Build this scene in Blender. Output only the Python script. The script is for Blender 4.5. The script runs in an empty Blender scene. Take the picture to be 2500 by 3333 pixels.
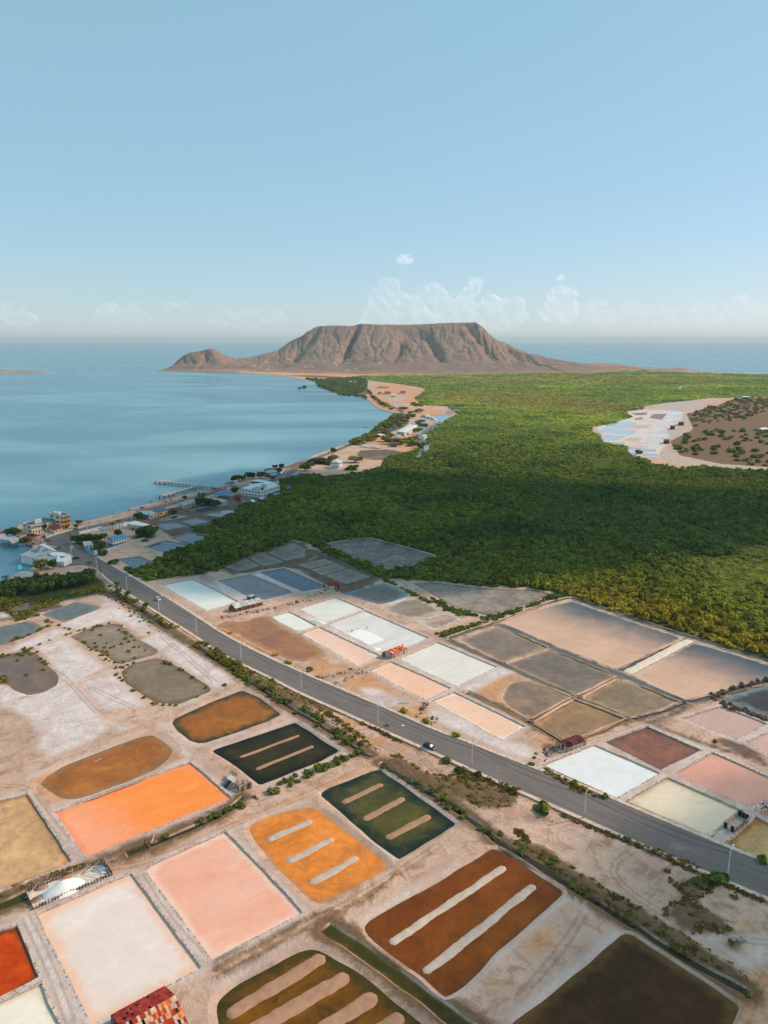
import bpy, bmesh, math, random
import numpy as np
from mathutils import Vector, Matrix, noise, geometry

random.seed(7); rng = np.random.default_rng(7)
scene = bpy.context.scene
COL = scene.collection
R = math.radians

# ------------------------------------------------------------------ camera
CAM_H = 140.0; FPX = 2400.0; CX, CY, HY = 1250.0, 1666.5, 1112.0
PITCH = math.atan((CY - HY) / FPX)
cam_d = bpy.data.cameras.new('camera'); cam = bpy.data.objects.new('camera', cam_d); COL.objects.link(cam)
cam.location = (0, 0, CAM_H); cam.rotation_euler = (math.pi/2 - PITCH, 0, 0)
cam_d.sensor_fit = 'VERTICAL'; cam_d.sensor_height = 36.0; cam_d.lens = 36.0*FPX/3333.0
cam_d.clip_start = 1.0; cam_d.clip_end = 200000.0
scene.camera = cam

# ------------------------------------------------------------------ sky, sun, exposure
SUN_EL, SUN_AZ = R(36), R(17)          # azimuth measured from +X towards +Y
SUN = Vector((math.cos(SUN_EL)*math.cos(SUN_AZ), math.cos(SUN_EL)*math.sin(SUN_AZ), math.sin(SUN_EL)))
w = bpy.data.worlds.new('World'); scene.world = w; w.use_nodes = True
nt = w.node_tree; nt.nodes.clear()
sky = nt.nodes.new('ShaderNodeTexSky'); sky.sky_type = 'NISHITA'; sky.sun_disc = False
sky.sun_elevation = SUN_EL; sky.sun_rotation = math.pi/2 - SUN_AZ
sky.altitude = 0; sky.air_density = 1.0; sky.dust_density = 0.2; sky.ozone_density = 3.0
sc_ = nt.nodes.new('ShaderNodeVectorMath'); sc_.operation = 'MULTIPLY_ADD'      # a humid, slightly teal sky: the clear one veiled evenly all over
sc_.inputs[1].default_value = (.76, .56, .62); sc_.inputs[2].default_value = (2.15, 4.35, 4.8)
bg = nt.nodes.new('ShaderNodeBackground'); bg.inputs['Strength'].default_value = 0.10
wo = nt.nodes.new('ShaderNodeOutputWorld')
nt.links.new(sky.outputs[0], sc_.inputs[0]); nt.links.new(sc_.outputs[0], bg.inputs[0]); nt.links.new(bg.outputs[0], wo.inputs[0])
sd = bpy.data.lights.new('sun', 'SUN'); so = bpy.data.objects.new('sun', sd); COL.objects.link(so)
sd.energy = 4.6; sd.angle = R(0.5); sd.color = (1.0, 0.76, 0.55)
so.rotation_euler = SUN.to_track_quat('Z', 'Y').to_euler()
scene.view_settings.view_transform = 'Standard'; scene.view_settings.look = 'None'
scene.view_settings.gamma = 1.0; scene.view_settings.exposure = -0.1; scene.view_settings.use_curve_mapping = False
scene.render.engine = 'CYCLES'

# ------------------------------------------------------------------ survey helpers: a sighting in the photograph -> a point on the ground
def G(x, y, z=0.0):
    u = (x-CX)/FPX; v = (y-CY)/FPX
    cp, sp = math.cos(PITCH), math.sin(PITCH)
    t = (z-CAM_H)/(-sp - v*cp)
    return (u*t, (cp - v*sp)*t)
def GY(x, y, Y):                              # the point at forward distance Y on that sight line
    u = (x-CX)/FPX; v = (y-CY)/FPX
    cp, sp = math.cos(PITCH), math.sin(PITCH)
    t = Y/(cp - v*sp)
    return (u*t, Y, CAM_H + (-sp - v*cp)*t)
TILE = {'s': (0, 0, 1.0)}
for k, x0, y0, wd in (('a',0,2750,800),('b',700,2750,800),('c',1400,2750,1100),('d',0,2250,800),('e',700,2250,800),
    ('f',1400,2250,1100),('g',0,1800,800),('h',700,1800,800),('i',1400,1900,1100),('j',0,1620,500),('k',450,1450,550),
    ('l',900,1150,700),('m',500,1000,800),('n',1200,1000,800),('o',1800,1200,700),('p',0,1660,270),('q',220,1660,280),
    ('r',700,1490,260),('v',500,1540,220),('t',0,1700,300),('u',1200,1330,320),('w',1700,2800,800)):
    TILE[k] = (x0, y0, 1659.0/wd)
def PX(t, pts):
    x0, y0, s = TILE[t]; return [(x0+x/s, y0+y/s) for x, y in pts]
def W(t, pts, z=0.0): return [G(x, y, z) for x, y in PX(t, pts)]
def W1(t, x, y, z=0.0): return W(t, [(x, y)], z)[0]
def V3(t, x, y, z=0.0):
    a = W1(t, x, y, z); return Vector((a[0], a[1], z))
def srgb(r, g, b):
    f = lambda c: (c/255/12.92) if c/255 <= .04045 else ((c/255+.055)/1.055)**2.4
    return (f(r), f(g), f(b))

def inside(poly, P):
    P = np.asarray(P, float); x, y = P[:, 0], P[:, 1]; res = np.zeros(len(P), bool)
    n = len(poly)
    for i in range(n):
        x1, y1 = poly[i]; x2, y2 = poly[(i+1) % n]
        if y1 == y2: continue
        c = ((y1 > y) != (y2 > y)) & (x < (x2-x1)*(y-y1)/(y2-y1) + x1)
        res ^= c
    return res
def line_dist(line, P, closed=False):
    P = np.asarray(P, float)[:, :2]; d = np.full(len(P), 1e18); n = len(line)
    for i in range(n if closed else n-1):
        a = np.array(line[i], float)[:2]; b = np.array(line[(i+1) % n], float)[:2]; e = b-a
        t = np.clip(((P-a)@e)/max(e@e, 1e-9), 0, 1)
        q = P-(a+t[:, None]*e); d = np.minimum(d, (q*q).sum(1))
    return np.sqrt(d)
def sdist(poly, P):
    d = line_dist(poly, P, True); return np.where(inside(poly, P), d, -d)
def area(p): return 0.5*sum(p[i][0]*p[(i+1) % len(p)][1]-p[(i+1) % len(p)][0]*p[i][1] for i in range(len(p)))
def ccw(p): return list(p) if area(p) > 0 else list(p)[::-1]
def densify(line, step, closed=True):
    out = []; n = len(line)
    for i in range(n if closed else n-1):
        a, b = np.array(line[i], float), np.array(line[(i+1) % n], float)
        k = max(1, int(round(np.linalg.norm(b-a)/step)))
        for j in range(k): out.append(tuple(a+(b-a)*j/k))
    if not closed: out.append(tuple(line[-1]))
    return out
def smooth(line, it=2, closed=True):
    for _ in range(it):
        n = len(line); out = []
        if not closed: out.append(line[0])
        for i in range(n if closed else n-1):
            a, b = line[i], line[(i+1) % n]
            out += [(a[0]*.75+b[0]*.25, a[1]*.75+b[1]*.25), (a[0]*.25+b[0]*.75, a[1]*.25+b[1]*.75)]
        if not closed: out.append(line[-1])
        line = out
    return line
def normals(p, closed=True):
    n = len(p); P = np.array(p, float)
    if closed: T = np.roll(P, -1, 0)-np.roll(P, 1, 0)
    else: T = np.gradient(P, axis=0)
    T /= np.maximum(np.linalg.norm(T, axis=1, keepdims=True), 1e-9)
    return np.stack([T[:, 1], -T[:, 0]], 1)          # outward for ccw
def offset(p, d, closed=True):
    return [tuple(q) for q in np.array(p, float)+normals(p, closed)*d]
def wobble(p, amp, scale, seed=0.0, closed=True):
    N = normals(p, closed)
    return [(x+N[i][0]*amp*noise.noise((x*scale, y*scale, seed)), y+N[i][1]*amp*noise.noise((x*scale, y*scale, seed))) for i, (x, y) in enumerate(p)]

# ------------------------------------------------------------------ mesh helpers
ORG = {}
def link(o): COL.objects.link(o); return o
def tag(o, label=None, cat=None, group=None, kind=None):
    if label: o['label'] = label
    if cat: o['category'] = cat
    if group: o['group'] = group
    if kind: o['kind'] = kind
    return o
def thing(name, label, cat, loc=(0, 0, 0), rz=0.0, group=None):
    o = link(bpy.data.objects.new(name, None)); o.location = loc; o.rotation_euler = (0, 0, rz)
    o.empty_display_size = 1.0; ORG[o.name] = Vector(loc); return tag(o, label, cat, group)
def mesh_obj(name, verts, faces, mats, parent=None, mi=None, smoothf=False, local=False):
    me = bpy.data.meshes.new(name)
    off = Vector((0, 0, 0))
    if parent is not None and not local: off = ORG.get(parent.name, off)
    me.from_pydata([(v[0]-off.x, v[1]-off.y, v[2]-off.z) for v in verts], [], faces)
    for m in (mats if isinstance(mats, (list, tuple)) else [mats]): me.materials.append(m)
    if mi is not None: me.polygons.foreach_set('material_index', mi)
    if smoothf: me.polygons.foreach_set('use_smooth', [True]*len(me.polygons))
    me.update()
    o = link(bpy.data.objects.new(name, me))
    if parent is not None: o.parent = parent
    ORG[o.name] = off; return o
class MB:
    def __init__(s): s.v = []; s.f = []
    def obox(s, o, a, b, c):
        o, a, b, c = Vector(o), Vector(a), Vector(b), Vector(c); n = len(s.v)
        s.v += [o, o+a, o+a+b, o+b, o+c, o+a+c, o+a+b+c, o+b+c]
        F = [(0, 3, 2, 1), (4, 5, 6, 7), (0, 1, 5, 4), (1, 2, 6, 5), (2, 3, 7, 6), (3, 0, 4, 7)]
        if a.cross(b).dot(c) < 0: F = [f[::-1] for f in F]
        s.f += [tuple(n+i for i in f) for f in F]; return s
    def box(s, c, sx, sy, sz, rz=0.0):
        ca, sa = math.cos(rz), math.sin(rz); a = Vector((ca*sx, sa*sx, 0)); b = Vector((-sa*sy, ca*sy, 0))
        return s.obox(Vector(c)-a/2-b/2, a, b, (0, 0, sz))
    def tube(s, p, q, r0, r1=None, n=8, cap=True):
        r1 = r0 if r1 is None else r1; p, q = Vector(p), Vector(q); d = (q-p).normalized()
        a = d.orthogonal().normalized(); b = d.cross(a); k = len(s.v)
        for c, r in ((p, r0), (q, r1)):
            for i in range(n):
                t = 2*math.pi*i/n; s.v.append(c+a*math.cos(t)*r+b*math.sin(t)*r)
        for i in range(n): s.f.append((k+i, k+(i+1) % n, k+n+(i+1) % n, k+n+i))
        if cap: s.f += [tuple(k+i for i in range(n))[::-1], tuple(k+n+i for i in range(n))]
        return s
    def path(s, pts, r, n=6):
        for i in range(len(pts)-1): s.tube(pts[i], pts[i+1], r if not callable(r) else r(i), r if not callable(r) else r(i+1), n, True)
        return s
    def prism(s, poly, z0, z1):
        poly = ccw(poly); n = len(poly); k = len(s.v)
        z1s = z1 if isinstance(z1, (list, tuple)) else [z1]*n
        s.v += [Vector((x, y, z0)) for x, y in poly]+[Vector((p[0], p[1], z)) for p, z in zip(poly, z1s)]
        s.f += [tuple(k+i for i in range(n))[::-1], tuple(k+n+i for i in range(n))]
        for i in range(n): s.f.append((k+i, k+(i+1) % n, k+n+(i+1) % n, k+n+i))
        return s
    def build(s, name, m, parent=None, local=False, smoothf=False):
        return mesh_obj(name, s.v, s.f, m, parent, None, smoothf, local)
def tri_poly(outline, step):
    """constrained triangulation of a polygon with interior points about `step` apart"""
    P = np.array(outline); lo, hi = P.min(0), P.max(0)
    xs = np.arange(lo[0]+step/2, hi[0], step); ys = np.arange(lo[1]+step/2, hi[1], step*.87)
    pts = np.array([(x+(step/2 if j % 2 else 0), y) for j, y in enumerate(ys) for x in xs]) if len(xs) and len(ys) else np.zeros((0, 2))
    if len(pts):
        pts = pts+rng.uniform(-.15, .15, pts.shape)*step
        pts = pts[sdist(outline, pts) > step*.35]
    n = len(outline)
    co = [Vector(p) for p in outline]+[Vector(p) for p in pts]
    ed = [(i, (i+1) % n) for i in range(n)]
    v, _, f, *_ = geometry.delaunay_2d_cdt(co, ed, [], 0, 1e-5)
    v = np.array([tuple(q) for q in v]); f = np.array([t for t in f if len(t) == 3])
    c = v[f].mean(1); f = f[inside(outline, c)]
    return v, f
def dup(root, loc, rz=0.0, sc=None, label=None, group=None):
    r = root.copy(); link(r); r.location = loc; r.rotation_euler = (0, 0, rz)
    if sc is not None: r.scale = (sc, sc, sc) if not isinstance(sc, (tuple, list)) else sc
    if label: r['label'] = label
    if group: r['group'] = group
    for ch in list(root.children):
        c = ch.copy(); link(c); c.parent = r
        for g in list(ch.children):
            d = g.copy(); link(d); d.parent = c
    return r

# ------------------------------------------------------------------ material helpers
class Nodes:
    def __init__(s, name):
        s.m = bpy.data.materials.new(name); s.m.use_nodes = True; s.t = s.m.node_tree; s.t.nodes.clear()
        s.out = s.n('ShaderNodeOutputMaterial'); s.p = s.n('ShaderNodeBsdfPrincipled')
        s.l(s.p.outputs[0], s.out.inputs['Surface'])
    def n(s, ty, **kw):
        x = s.t.nodes.new(ty)
        for k, v in kw.items(): setattr(x, k, v)
        return x
    def l(s, a, b): s.t.links.new(a, b)
    def pos(s):
        return s.n('ShaderNodeNewGeometry').outputs['Position']
    def objco(s): return s.n('ShaderNodeTexCoord').outputs['Object']
    def noise(s, vec, scale, detail=3, rough=.6, dist=0.0):
        x = s.n('ShaderNodeTexNoise'); x.inputs['Scale'].default_value = scale; x.inputs['Detail'].default_value = detail
        x.inputs['Roughness'].default_value = rough; x.inputs['Distortion'].default_value = dist
        s.l(vec, x.inputs['Vector']); return x.outputs[0]
    def scalev(s, vec, v):
        x = s.n('ShaderNodeMapping'); x.inputs['Scale'].default_value = v; s.l(vec, x.inputs['Vector']); return x.outputs[0]
    def rotz(s, vec, a, v=(1, 1, 1)):
        y = s.n('ShaderNodeMapping'); y.inputs['Rotation'].default_value = (0, 0, a); s.l(vec, y.inputs['Vector'])
        return s.scalev(y.outputs[0], v)
    def math(s, op, a, b=None, c=None, clamp=False):
        x = s.n('ShaderNodeMath', operation=op, use_clamp=clamp)
        for i, q in enumerate((a, b, c)):
            if q is None: continue
            if isinstance(q, (int, float)): x.inputs[i].default_value = q
            else: s.l(q, x.inputs[i])
        return x.outputs[0]
    def ramp(s, f, lo, hi, a=0.0, b=1.0):
        x = s.n('ShaderNodeMapRange', interpolation_type='SMOOTHSTEP'); x.clamp = True
        for nme, q in (('From Min', lo), ('From Max', hi), ('To Min', a), ('To Max', b)): x.inputs[nme].default_value = q
        s.l(f, x.inputs['Value']); return x.outputs[0]
    def mix(s, f, a, b, mode='MIX'):
        x = s.n('ShaderNodeMix', data_type='RGBA', blend_type=mode)
        for i, q in ((0, f), (6, a), (7, b)):
            if isinstance(q, (int, float)): x.inputs[i].default_value = q
            elif isinstance(q, (tuple, list)): x.inputs[i].default_value = (*q[:3], 1)
            else: s.l(q, x.inputs[i])
        return x.outputs[2]
    def attr(s, name, ty='GEOMETRY'):
        x = s.n('ShaderNodeAttribute', attribute_type=ty); x.attribute_name = name; return x
    def bump(s, h, strength, dist):
        x = s.n('ShaderNodeBump'); x.inputs['Strength'].default_value = strength; x.inputs['Distance'].default_value = dist
        s.l(h, x.inputs['Height']); s.l(x.outputs[0], s.p.inputs['Normal'])
    def fin(s, col, rough=.85, spec=.25, metal=0.0):
        if isinstance(col, (tuple, list)): s.p.inputs['Base Color'].default_value = (*col[:3], 1)
        else: s.l(col, s.p.inputs['Base Color'])
        if isinstance(rough, (int, float)): s.p.inputs['Roughness'].default_value = rough
        else: s.l(rough, s.p.inputs['Roughness'])
        s.p.inputs['Specular IOR Level'].default_value = spec; s.p.inputs['Metallic'].default_value = metal
        return s.m
MATS = {}
def M(name, col, var=.25, scale=1.5, rough=.8, spec=.25, metal=0.0):
    """plain painted / weathered surface: base colour broken up by two scales of noise"""
    if name in MATS: return MATS[name]
    q = Nodes(name); o = q.objco()
    f = q.noise(o, scale, 4, .65); g = q.noise(o, scale*.23, 2)
    c = q.mix(q.ramp(f, .3, .7), tuple(c*(1-var) for c in col), tuple(min(1, c*(1+var)) for c in col))
    c = q.mix(q.ramp(g, .45, .75, 0, var), c, tuple(c*.6+.05 for c in col))
    MATS[name] = q.fin(c, rough, spec, metal); return MATS[name]
def pan_mat(name, c1, c2, edge, ew, scale=.06, rough=.25, spec=.3, c3=None, grad=None, streak=None, bump=0.0, mott=None):
    """brine or salt bed: two tones in soft clouds, a third in patches, and a rim that follows the distance to the bank"""
    mott = (.11 if sum(c1) > 1.2 else .5) if mott is None else mott
    q = Nodes(name); P = q.pos(); base = P
    if streak: base = q.rotz(P, streak[0], (1, streak[1], 1))
    f = q.noise(base, scale, 4, .6, .6); fine = q.noise(P, scale*14, 3, .7)
    f = q.math('ADD', q.math('MULTIPLY', f, .85), q.math('MULTIPLY', fine, .15))
    c = q.mix(q.ramp(f, .33, .66), c1, c2)
    if c3:
        g = q.noise(q.scalev(P, (1, 1, 1)), scale*2.3, 5, .7, 1.0); c = q.mix(q.ramp(g, .54, .74, 0, .85), c, c3)
    if grad:
        (x0, y0), (x1, y1), ca, lo, hi = grad; dx, dy = x1-x0, y1-y0; L2 = dx*dx+dy*dy
        d = q.n('ShaderNodeVectorMath', operation='DOT_PRODUCT'); q.l(P, d.inputs[0]); d.inputs[1].default_value = (dx/L2, dy/L2, 0)
        t = q.math('SUBTRACT', d.outputs['Value'], (x0*dx+y0*dy)/L2)
        wv = q.noise(P, .05, 4, .65, .5); t = q.math('ADD', t, q.math('MULTIPLY', q.math('SUBTRACT', wv, .5), .55))
        c = q.mix(q.ramp(t, lo, hi), c, ca)
    d = q.attr('dist').outputs['Fac']; en = q.noise(P, .28, 3, .6)
    de = q.math('ADD', d, q.math('MULTIPLY', q.math('SUBTRACT', en, .5), ew*1.5))
    c = q.mix(q.ramp(de, 0, ew, 1, 0), c, edge)
    mo = q.math('ADD', q.math('MULTIPLY', q.noise(P, .33, 5, .75, .6), .6), q.math('MULTIPLY', q.noise(base, .07, 5, .7, 1.2), .7)); c = q.mix(mott, c, q.mix(q.ramp(mo, .48, .85), (.55, .55, .55), (1.5, 1.5, 1.5)), 'MULTIPLY')
    if bump: q.bump(q.noise(q.rotz(P, .5, (1, .45, 1)), 1.3, 3), bump, .12)
    q.p.inputs['IOR'].default_value = 1.33
    return q.fin(c, rough, spec)
# ================================================================== the survey: ponds, canals, roads
S = srgb
WHITE_CRUST = (.78, .74, .71)
# each: name, label, category, bank kind, material, outline sightings
PANS = []
def pan(label, bank, m, pts, name='salt_pan', cat='salt pan', drop=.45, slope=1.4, ridges=(), curb=True, group=None, res=None):
    PANS.append(dict(label=label, bank=bank, mat=m, poly=ccw(pts), name=name, cat=cat, drop=drop, slope=slope, ridges=ridges, curb=curb, group=group, res=res))
def sc(r, g, b, k=1.0): return tuple(c*k for c in srgb(r, g, b))

# ---- nearest pans, this side of the road
m_pale = pan_mat('pale_pink_brine', sc(232,216,208), sc(226,206,196), sc(233,192,168), 3.2, .035, .35, .22, sc(238,228,222))
pan('broad pale pinkish white salt pan behind the rusty patched shed roof', 'wall', m_pale,
    W('a', [(255,468),(885,190),(905,218),(990,335),(1080,455),(1190,605),(1355,825),(1130,945),(625,1205),(440,830),(330,625)]))
m_pink = pan_mat('pink_brine', sc(236,180,158), sc(232,168,142), sc(234,198,180), 2.4, .045, .35, .18, sc(240,164,126), streak=(R(-25), 2.0))
pan('large salmon pink salt pan between the pale white pan and the barred orange pond', 'wall', m_pink,
    [G(*q) for q in ((475,2831),(500,2812),(733,2706),(848,2822),(984,2969),(692,3121),(578,2965))])
m_orange = pan_mat('orange_brine', sc(250,150,78), sc(246,140,62), sc(240,150,108), 2.0, .04, .3, .18, sc(246,166,112), grad=(W1('d',900,700), W1('d',500,900), sc(246,164,128), .05, 1.0), streak=(R(-20), 2.5))
pan('long bright orange salt pan beside the ruined plank hut', 'wall', m_orange, W('d', [(375,815),(800,655),(1285,478),(1400,575),(1565,722),(1300,820),(960,960),(585,1118),(500,1000),(430,895)]))
m_ochre = pan_mat('ochre_bed', sc(190,148,108), sc(206,166,120), sc(170,126,88), 1.5, .05, .4, .15, sc(160,124,94), mott=.5)
pan('sandy ochre pan at the left edge beside the spoil heap of brown earth', 'wall', m_ochre, [G(*q) for q in ((-90,2640),(0,2606),(87,2585),(120,2632),(180,2724),(232,2803),(120,2850),(0,2896),(-110,2940))])
m_red = pan_mat('rust_red_brine', sc(202,80,12), sc(184,56,6), sc(130,62,26), 1.6, .09, .3, .18, sc(184,84,40))
pan('deep rust red pan at the left edge below the roofless salt store', 'wall', m_red, W('a', [(-240,640),(0,578),(112,545),(140,610),(180,705),(262,888),(120,965),(0,1022),(-240,1140)]))
m_cream0 = pan_mat('cream_white_brine', sc(232,220,202), sc(236,226,212), sc(214,200,176), 1.5, .04, .4, .12)
pan('cream white pan in the bottom left corner under the rust red pan', 'wall', m_cream0, W('a', [(-240,1180),(0,1066),(275,935),(330,1080),(400,1209),(440,1310),(-240,1560)]))
m_brownp = pan_mat('brown_orange_water', sc(170,104,44), sc(156,92,40), sc(152,112,74), 4.0, .05, .2, .25, sc(178,122,64))
pan('brown orange pond with a soft muddy rim above the bright orange pan', 'mud', m_brownp,
    W('d', [(270,620),(300,580),(420,500),(700,390),(940,300),(1030,285),(1100,325),(1160,390),(1150,430),(1060,515),(900,585),(640,685),(490,725),(400,712),(330,665)]), slope=3.2)
m_amber = pan_mat('amber_water', sc(158,98,26), sc(150,84,22), sc(58,56,22), 4.5, .05, .15, .3, sc(112,84,26))
pan('amber pond with dark green edges next to the roadside ditch', 'mud', m_amber,
    [G(*q) for q in ((559,2348),(571,2335),(646,2300),(700,2278),(787,2243),(845,2265),(915,2322),(845,2354),(700,2405),(656,2417),(620,2407),(579,2377))], slope=1.6)
m_dark = pan_mat('black_green_water', sc(44,40,18), sc(60,50,20), sc(24,26,12), 4.5, .06, .15, .2)
pan('blackish green pond with two narrow earth bars', 'mud', m_dark, [G(690,2443)]+W('e', [(0,386),(270,296),(540,203),(690,300),(838,395),(700,470),(460,565),(300,628),(150,505)]),
    ridges=[(W1('e',165,440), W1('e',570,288), 1.5, .35), (W1('e',272,520), W1('e',668,362), 1.8, .35)], slope=1.2)
m_olive = pan_mat('olive_green_water', sc(92,82,30), sc(72,72,34), sc(28,40,30), 6.5, .045, .12, .32, sc(108,92,30))
pan('olive green pond with three brown bars beside the ditch', 'mud', m_olive, W('e', [(712,690),(760,650),(1080,525),(1120,520),(1180,570),(1400,722),(1635,890),(1450,1000),(1260,1118),(1240,1128),(1180,1088),(1020,960),(870,830)]),
    ridges=[(W1('e',855,748), W1('e',1135,618), 2.2, .4), (W1('e',1000,862), W1('e',1280,710), 2.5, .4), (W1('e',1155,985), W1('e',1455,830), 2.5, .4)], slope=1.2)
m_org2 = pan_mat('orange_tan_water', sc(212,126,54), sc(220,132,52), sc(196,130,76), 1.6, .05, .2, .25, sc(200,140,84))
pan('orange tan pond with three pale salted bars', 'mud', m_org2, W('e', [(225,920),(250,885),(420,818),(600,778),(670,775),(735,825),(870,920),(1000,1020),(1150,1140),(1168,1168),(1110,1217),(900,1337),(740,1407),(690,1420),(600,1357),(440,1207),(350,1107),(280,1017)]),
    ridges=[(W1('e',350,1000), W1('e',660,865), 2.4, .4, 1), (W1('e',480,1145), W1('e',805,985), 2.4, .4, 1), (W1('e',640,1290), W1('e',968,1110), 2.4, .4, 1)], slope=1.8)
m_rust = pan_mat('russet_water', sc(136,74,20), sc(112,57,14), sc(108,64,28), 1.6, .05, .22, .24, sc(84,44,16))
pan('russet brown pond with two long salted bars', 'mud', m_rust, [G(*q) for q in ((1184,3020),(1194,3001),(1259,2957),(1375,2895),(1500,2822),(1606,2756),(1652,2777),(1740,2835),(1836,2899),(1824,2916),(1771,2962),(1632,3082),(1559,3161),(1499,3214),(1453,3240),(1440,3232),(1370,3170),(1279,3107),(1204,3049))],
    ridges=[(G(1269,3068), G(1645,2816), 2.3, .4, 1), (G(1378,3163), G(1741,2876), 2.4, .4, 1)], slope=1.3)
m_olive2 = pan_mat('olive_brown_water', sc(124,78,10), sc(88,58,12), sc(64,56,14), 4.0, .045, .12, .3, sc(44,42,14), streak=(R(-32), 4.0))
pan('olive brown pond with four broad sand bars at the bottom of the view', 'mud', m_olive2, W('b', [(15,1062),(45,1020),(140,950),(330,840),(480,752),(600,702),(680,697),(770,730),(900,812),(1050,922),(1200,1042),(1420,1211),(1500,1280),(1050,1500),(400,1500),(30,1230),(8,1130)]),
    ridges=[(W1('b',75,1150), W1('b',745,740), 3.5, .45), (W1('b',170,1300), W1('b',905,865), 4.0, .45), (W1('b',560,1330), W1('b',1095,1000), 3.8, .45), (W1('b',960,1330), W1('b',1275,1140), 3.6, .45)], slope=2.0)
m_peat = pan_mat('dark_peat_water', sc(80,54,31), sc(62,42,26), sc(104,76,42), 3.5, .05, .15, .16, sc(66,48,30))
pan('dark peat brown pond in the bottom right corner', 'mud', m_peat, W('c', [(945,428),(990,432),(1100,502),(1528,785),(1490,879),(1450,960),(1380,1080),(300,1080),(405,868),(600,722),(800,552)]), slope=.8)
# ---- right of the road
m_white = pan_mat('white_salt_bed', sc(228,228,228), sc(222,224,226), sc(226,222,214), 1.0, .05, .35, .22, sc(216,212,206))
pan('blank white salt pan by the road in front of the collapsed plank store', 'wall', m_white, W('f', [(558,362),(808,262),(1125,400),(915,522)]))
m_cream = pan_mat('greenish_cream_brine', sc(220,203,178), sc(226,210,188), sc(198,176,148), 2.0, .05, .4, .1, sc(204,186,156))
pan('greenish cream pan in front of the open timber bin', 'wall', m_cream, W('f', [(968,540),(1168,425),(1540,588),(1375,713)]))
m_pink2 = pan_mat('dusty_pink_brine', sc(224,166,146), sc(218,156,136), sc(206,158,142), 1.5, .05, .25, .25, sc(206,160,148))
pan('dusty pink pan at the right edge above the greenish cream pan', 'wall', m_pink2, W('f', [(1203,406),(1388,300),(1700,436),(1800,480),(1555,565)]))
m_maroon = pan_mat('maroon_brown_brine', sc(142,94,74), sc(126,84,70), sc(104,82,72), 2.5, .05, .2, .28, sc(112,76,64))
pan('maroon brown pan between the white and the dusty pink pan', 'wall', m_maroon, W('f', [(858,248),(1065,172),(1330,288),(1130,384)]))
m_yell = pan_mat('yellow_ochre_brine', sc(194,158,104), sc(182,144,94), sc(158,112,62), 2.0, .05, .3, .18)
pan('yellow ochre pan at the right edge next to the open timber bin', 'wall', m_yell, W('f', [(1462,743),(1600,617),(1760,690),(1900,780),(1850,930),(1659,848),(1560,800)]))
m_pink3 = pan_mat('mauve_pink_brine', sc(206,168,152), sc(196,160,150), sc(190,158,146), 1.5, .05, .2, .28, sc(186,160,156))
pan('mauve pink pan under the dark rubble bank near the right edge', 'wall', m_pink3, W('i', [(1238,660),(1435,600),(1652,686),(1500,763)]))
pan('pale mauve pan cut by the right edge of the view', 'wall', m_pink3, W('i', [(1550,778),(1659,727),(1760,690),(1900,760),(1820,880),(1659,836)]))
m_pool = pan_mat('dark_wet_bed', sc(74,60,52), sc(60,50,46), sc(116,130,132), 5.0, .05, .15, .3)
pan('dark pool ringed by black rubble at the right edge', 'mud', m_pool, W('i', [(1428,565),(1500,532),(1659,492),(1760,467),(1880,560),(1800,700),(1659,652),(1560,608)]), slope=1.0)
def big(name, p0, p1, lo, hi, sand=(214,174,148), deep=(80,90,98)):  # slate end is the dark sky and mangrove reflection painted into the colour
    return pan_mat(name, sc(*sand), sc(sand[0]-12,sand[1]-12,sand[2]-12), sc(206,180,160), 2.5, .03, .35, .2, sc(184,150,124), grad=(p0, p1, sc(*deep), lo, hi), bump=.35)
pan('huge silty pond running from sandy beige to slate, left of the white causeway', 'mud', big('silt_water_left', W1('i',640,310), W1('i',980,150), .22, .98), W('i', [(358,188),(520,122),(690,76),(980,175),(1248,262),(1085,338),(918,412),(650,308)]), slope=1.2, name='evaporation_pond', cat='evaporation pond')
pan('silty pond running from sandy beige to slate, right of the white causeway', 'mud', big('silt_water_right', W1('i',1120,480), W1('i',1500,330), .15, .95), W('i', [(1000,442),(1142,358),(1290,278),(1659,388),(1760,420),(1659,463),(1450,520),(1265,568),(1110,500)]), slope=1.2, name='evaporation_pond', cat='evaporation pond')
m_gr1 = pan_mat('grey_brown_shallow', sc(134,116,102), sc(122,110,102), sc(168,140,114), 3.0, .04, .3, .16, sc(116,104,96))
pan('grey brown pond with a dark smear, farthest left of the four in the block', 'mud', m_gr1, W('i', [(150,272),(320,210),(450,254),(575,308),(455,352),(350,382),(240,322)]), slope=1.2, name='evaporation_pond', cat='evaporation pond')
m_gr2 = pan_mat('slate_brown_shallow', sc(126,110,96), sc(116,106,98), sc(156,130,106), 2.5, .04, .3, .18, sc(134,116,98))
pan('slate brown pond in the middle of the block of four', 'mud', m_gr2, W('i', [(380,390),(580,320),(740,380),(908,450),(820,500),(722,545),(540,462)]), slope=1.0, name='evaporation_pond', cat='evaporation pond')
m_gr3 = pan_mat('khaki_shallow', sc(146,122,94), sc(138,116,92), sc(170,138,100), 2.5, .04, .22, .28)
pan('khaki pond at the right end of the block of four', 'mud', m_gr3, W('i', [(755,555),(840,508),(920,468),(1080,518),(1235,580),(1110,625),(1000,656),(880,608)]), slope=1.0, name='evaporation_pond', cat='evaporation pond')
m_gr4 = pan_mat('tan_shallow', sc(158,122,84), sc(150,118,84), sc(178,138,92), 2.5, .05, .22, .28)
pan('tan pond touching the collapsed plank store', 'mud', m_gr4, W('i', [(512,682),(610,620),(715,566),(840,612),(962,655),(850,708),(740,752),(655,768)]), slope=1.0, name='evaporation_pond', cat='evaporation pond')
m_half = pan_mat('tan_half_pool', sc(150,124,98), sc(124,106,92), sc(170,138,106), 1.2, .05, .22, .28)
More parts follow.
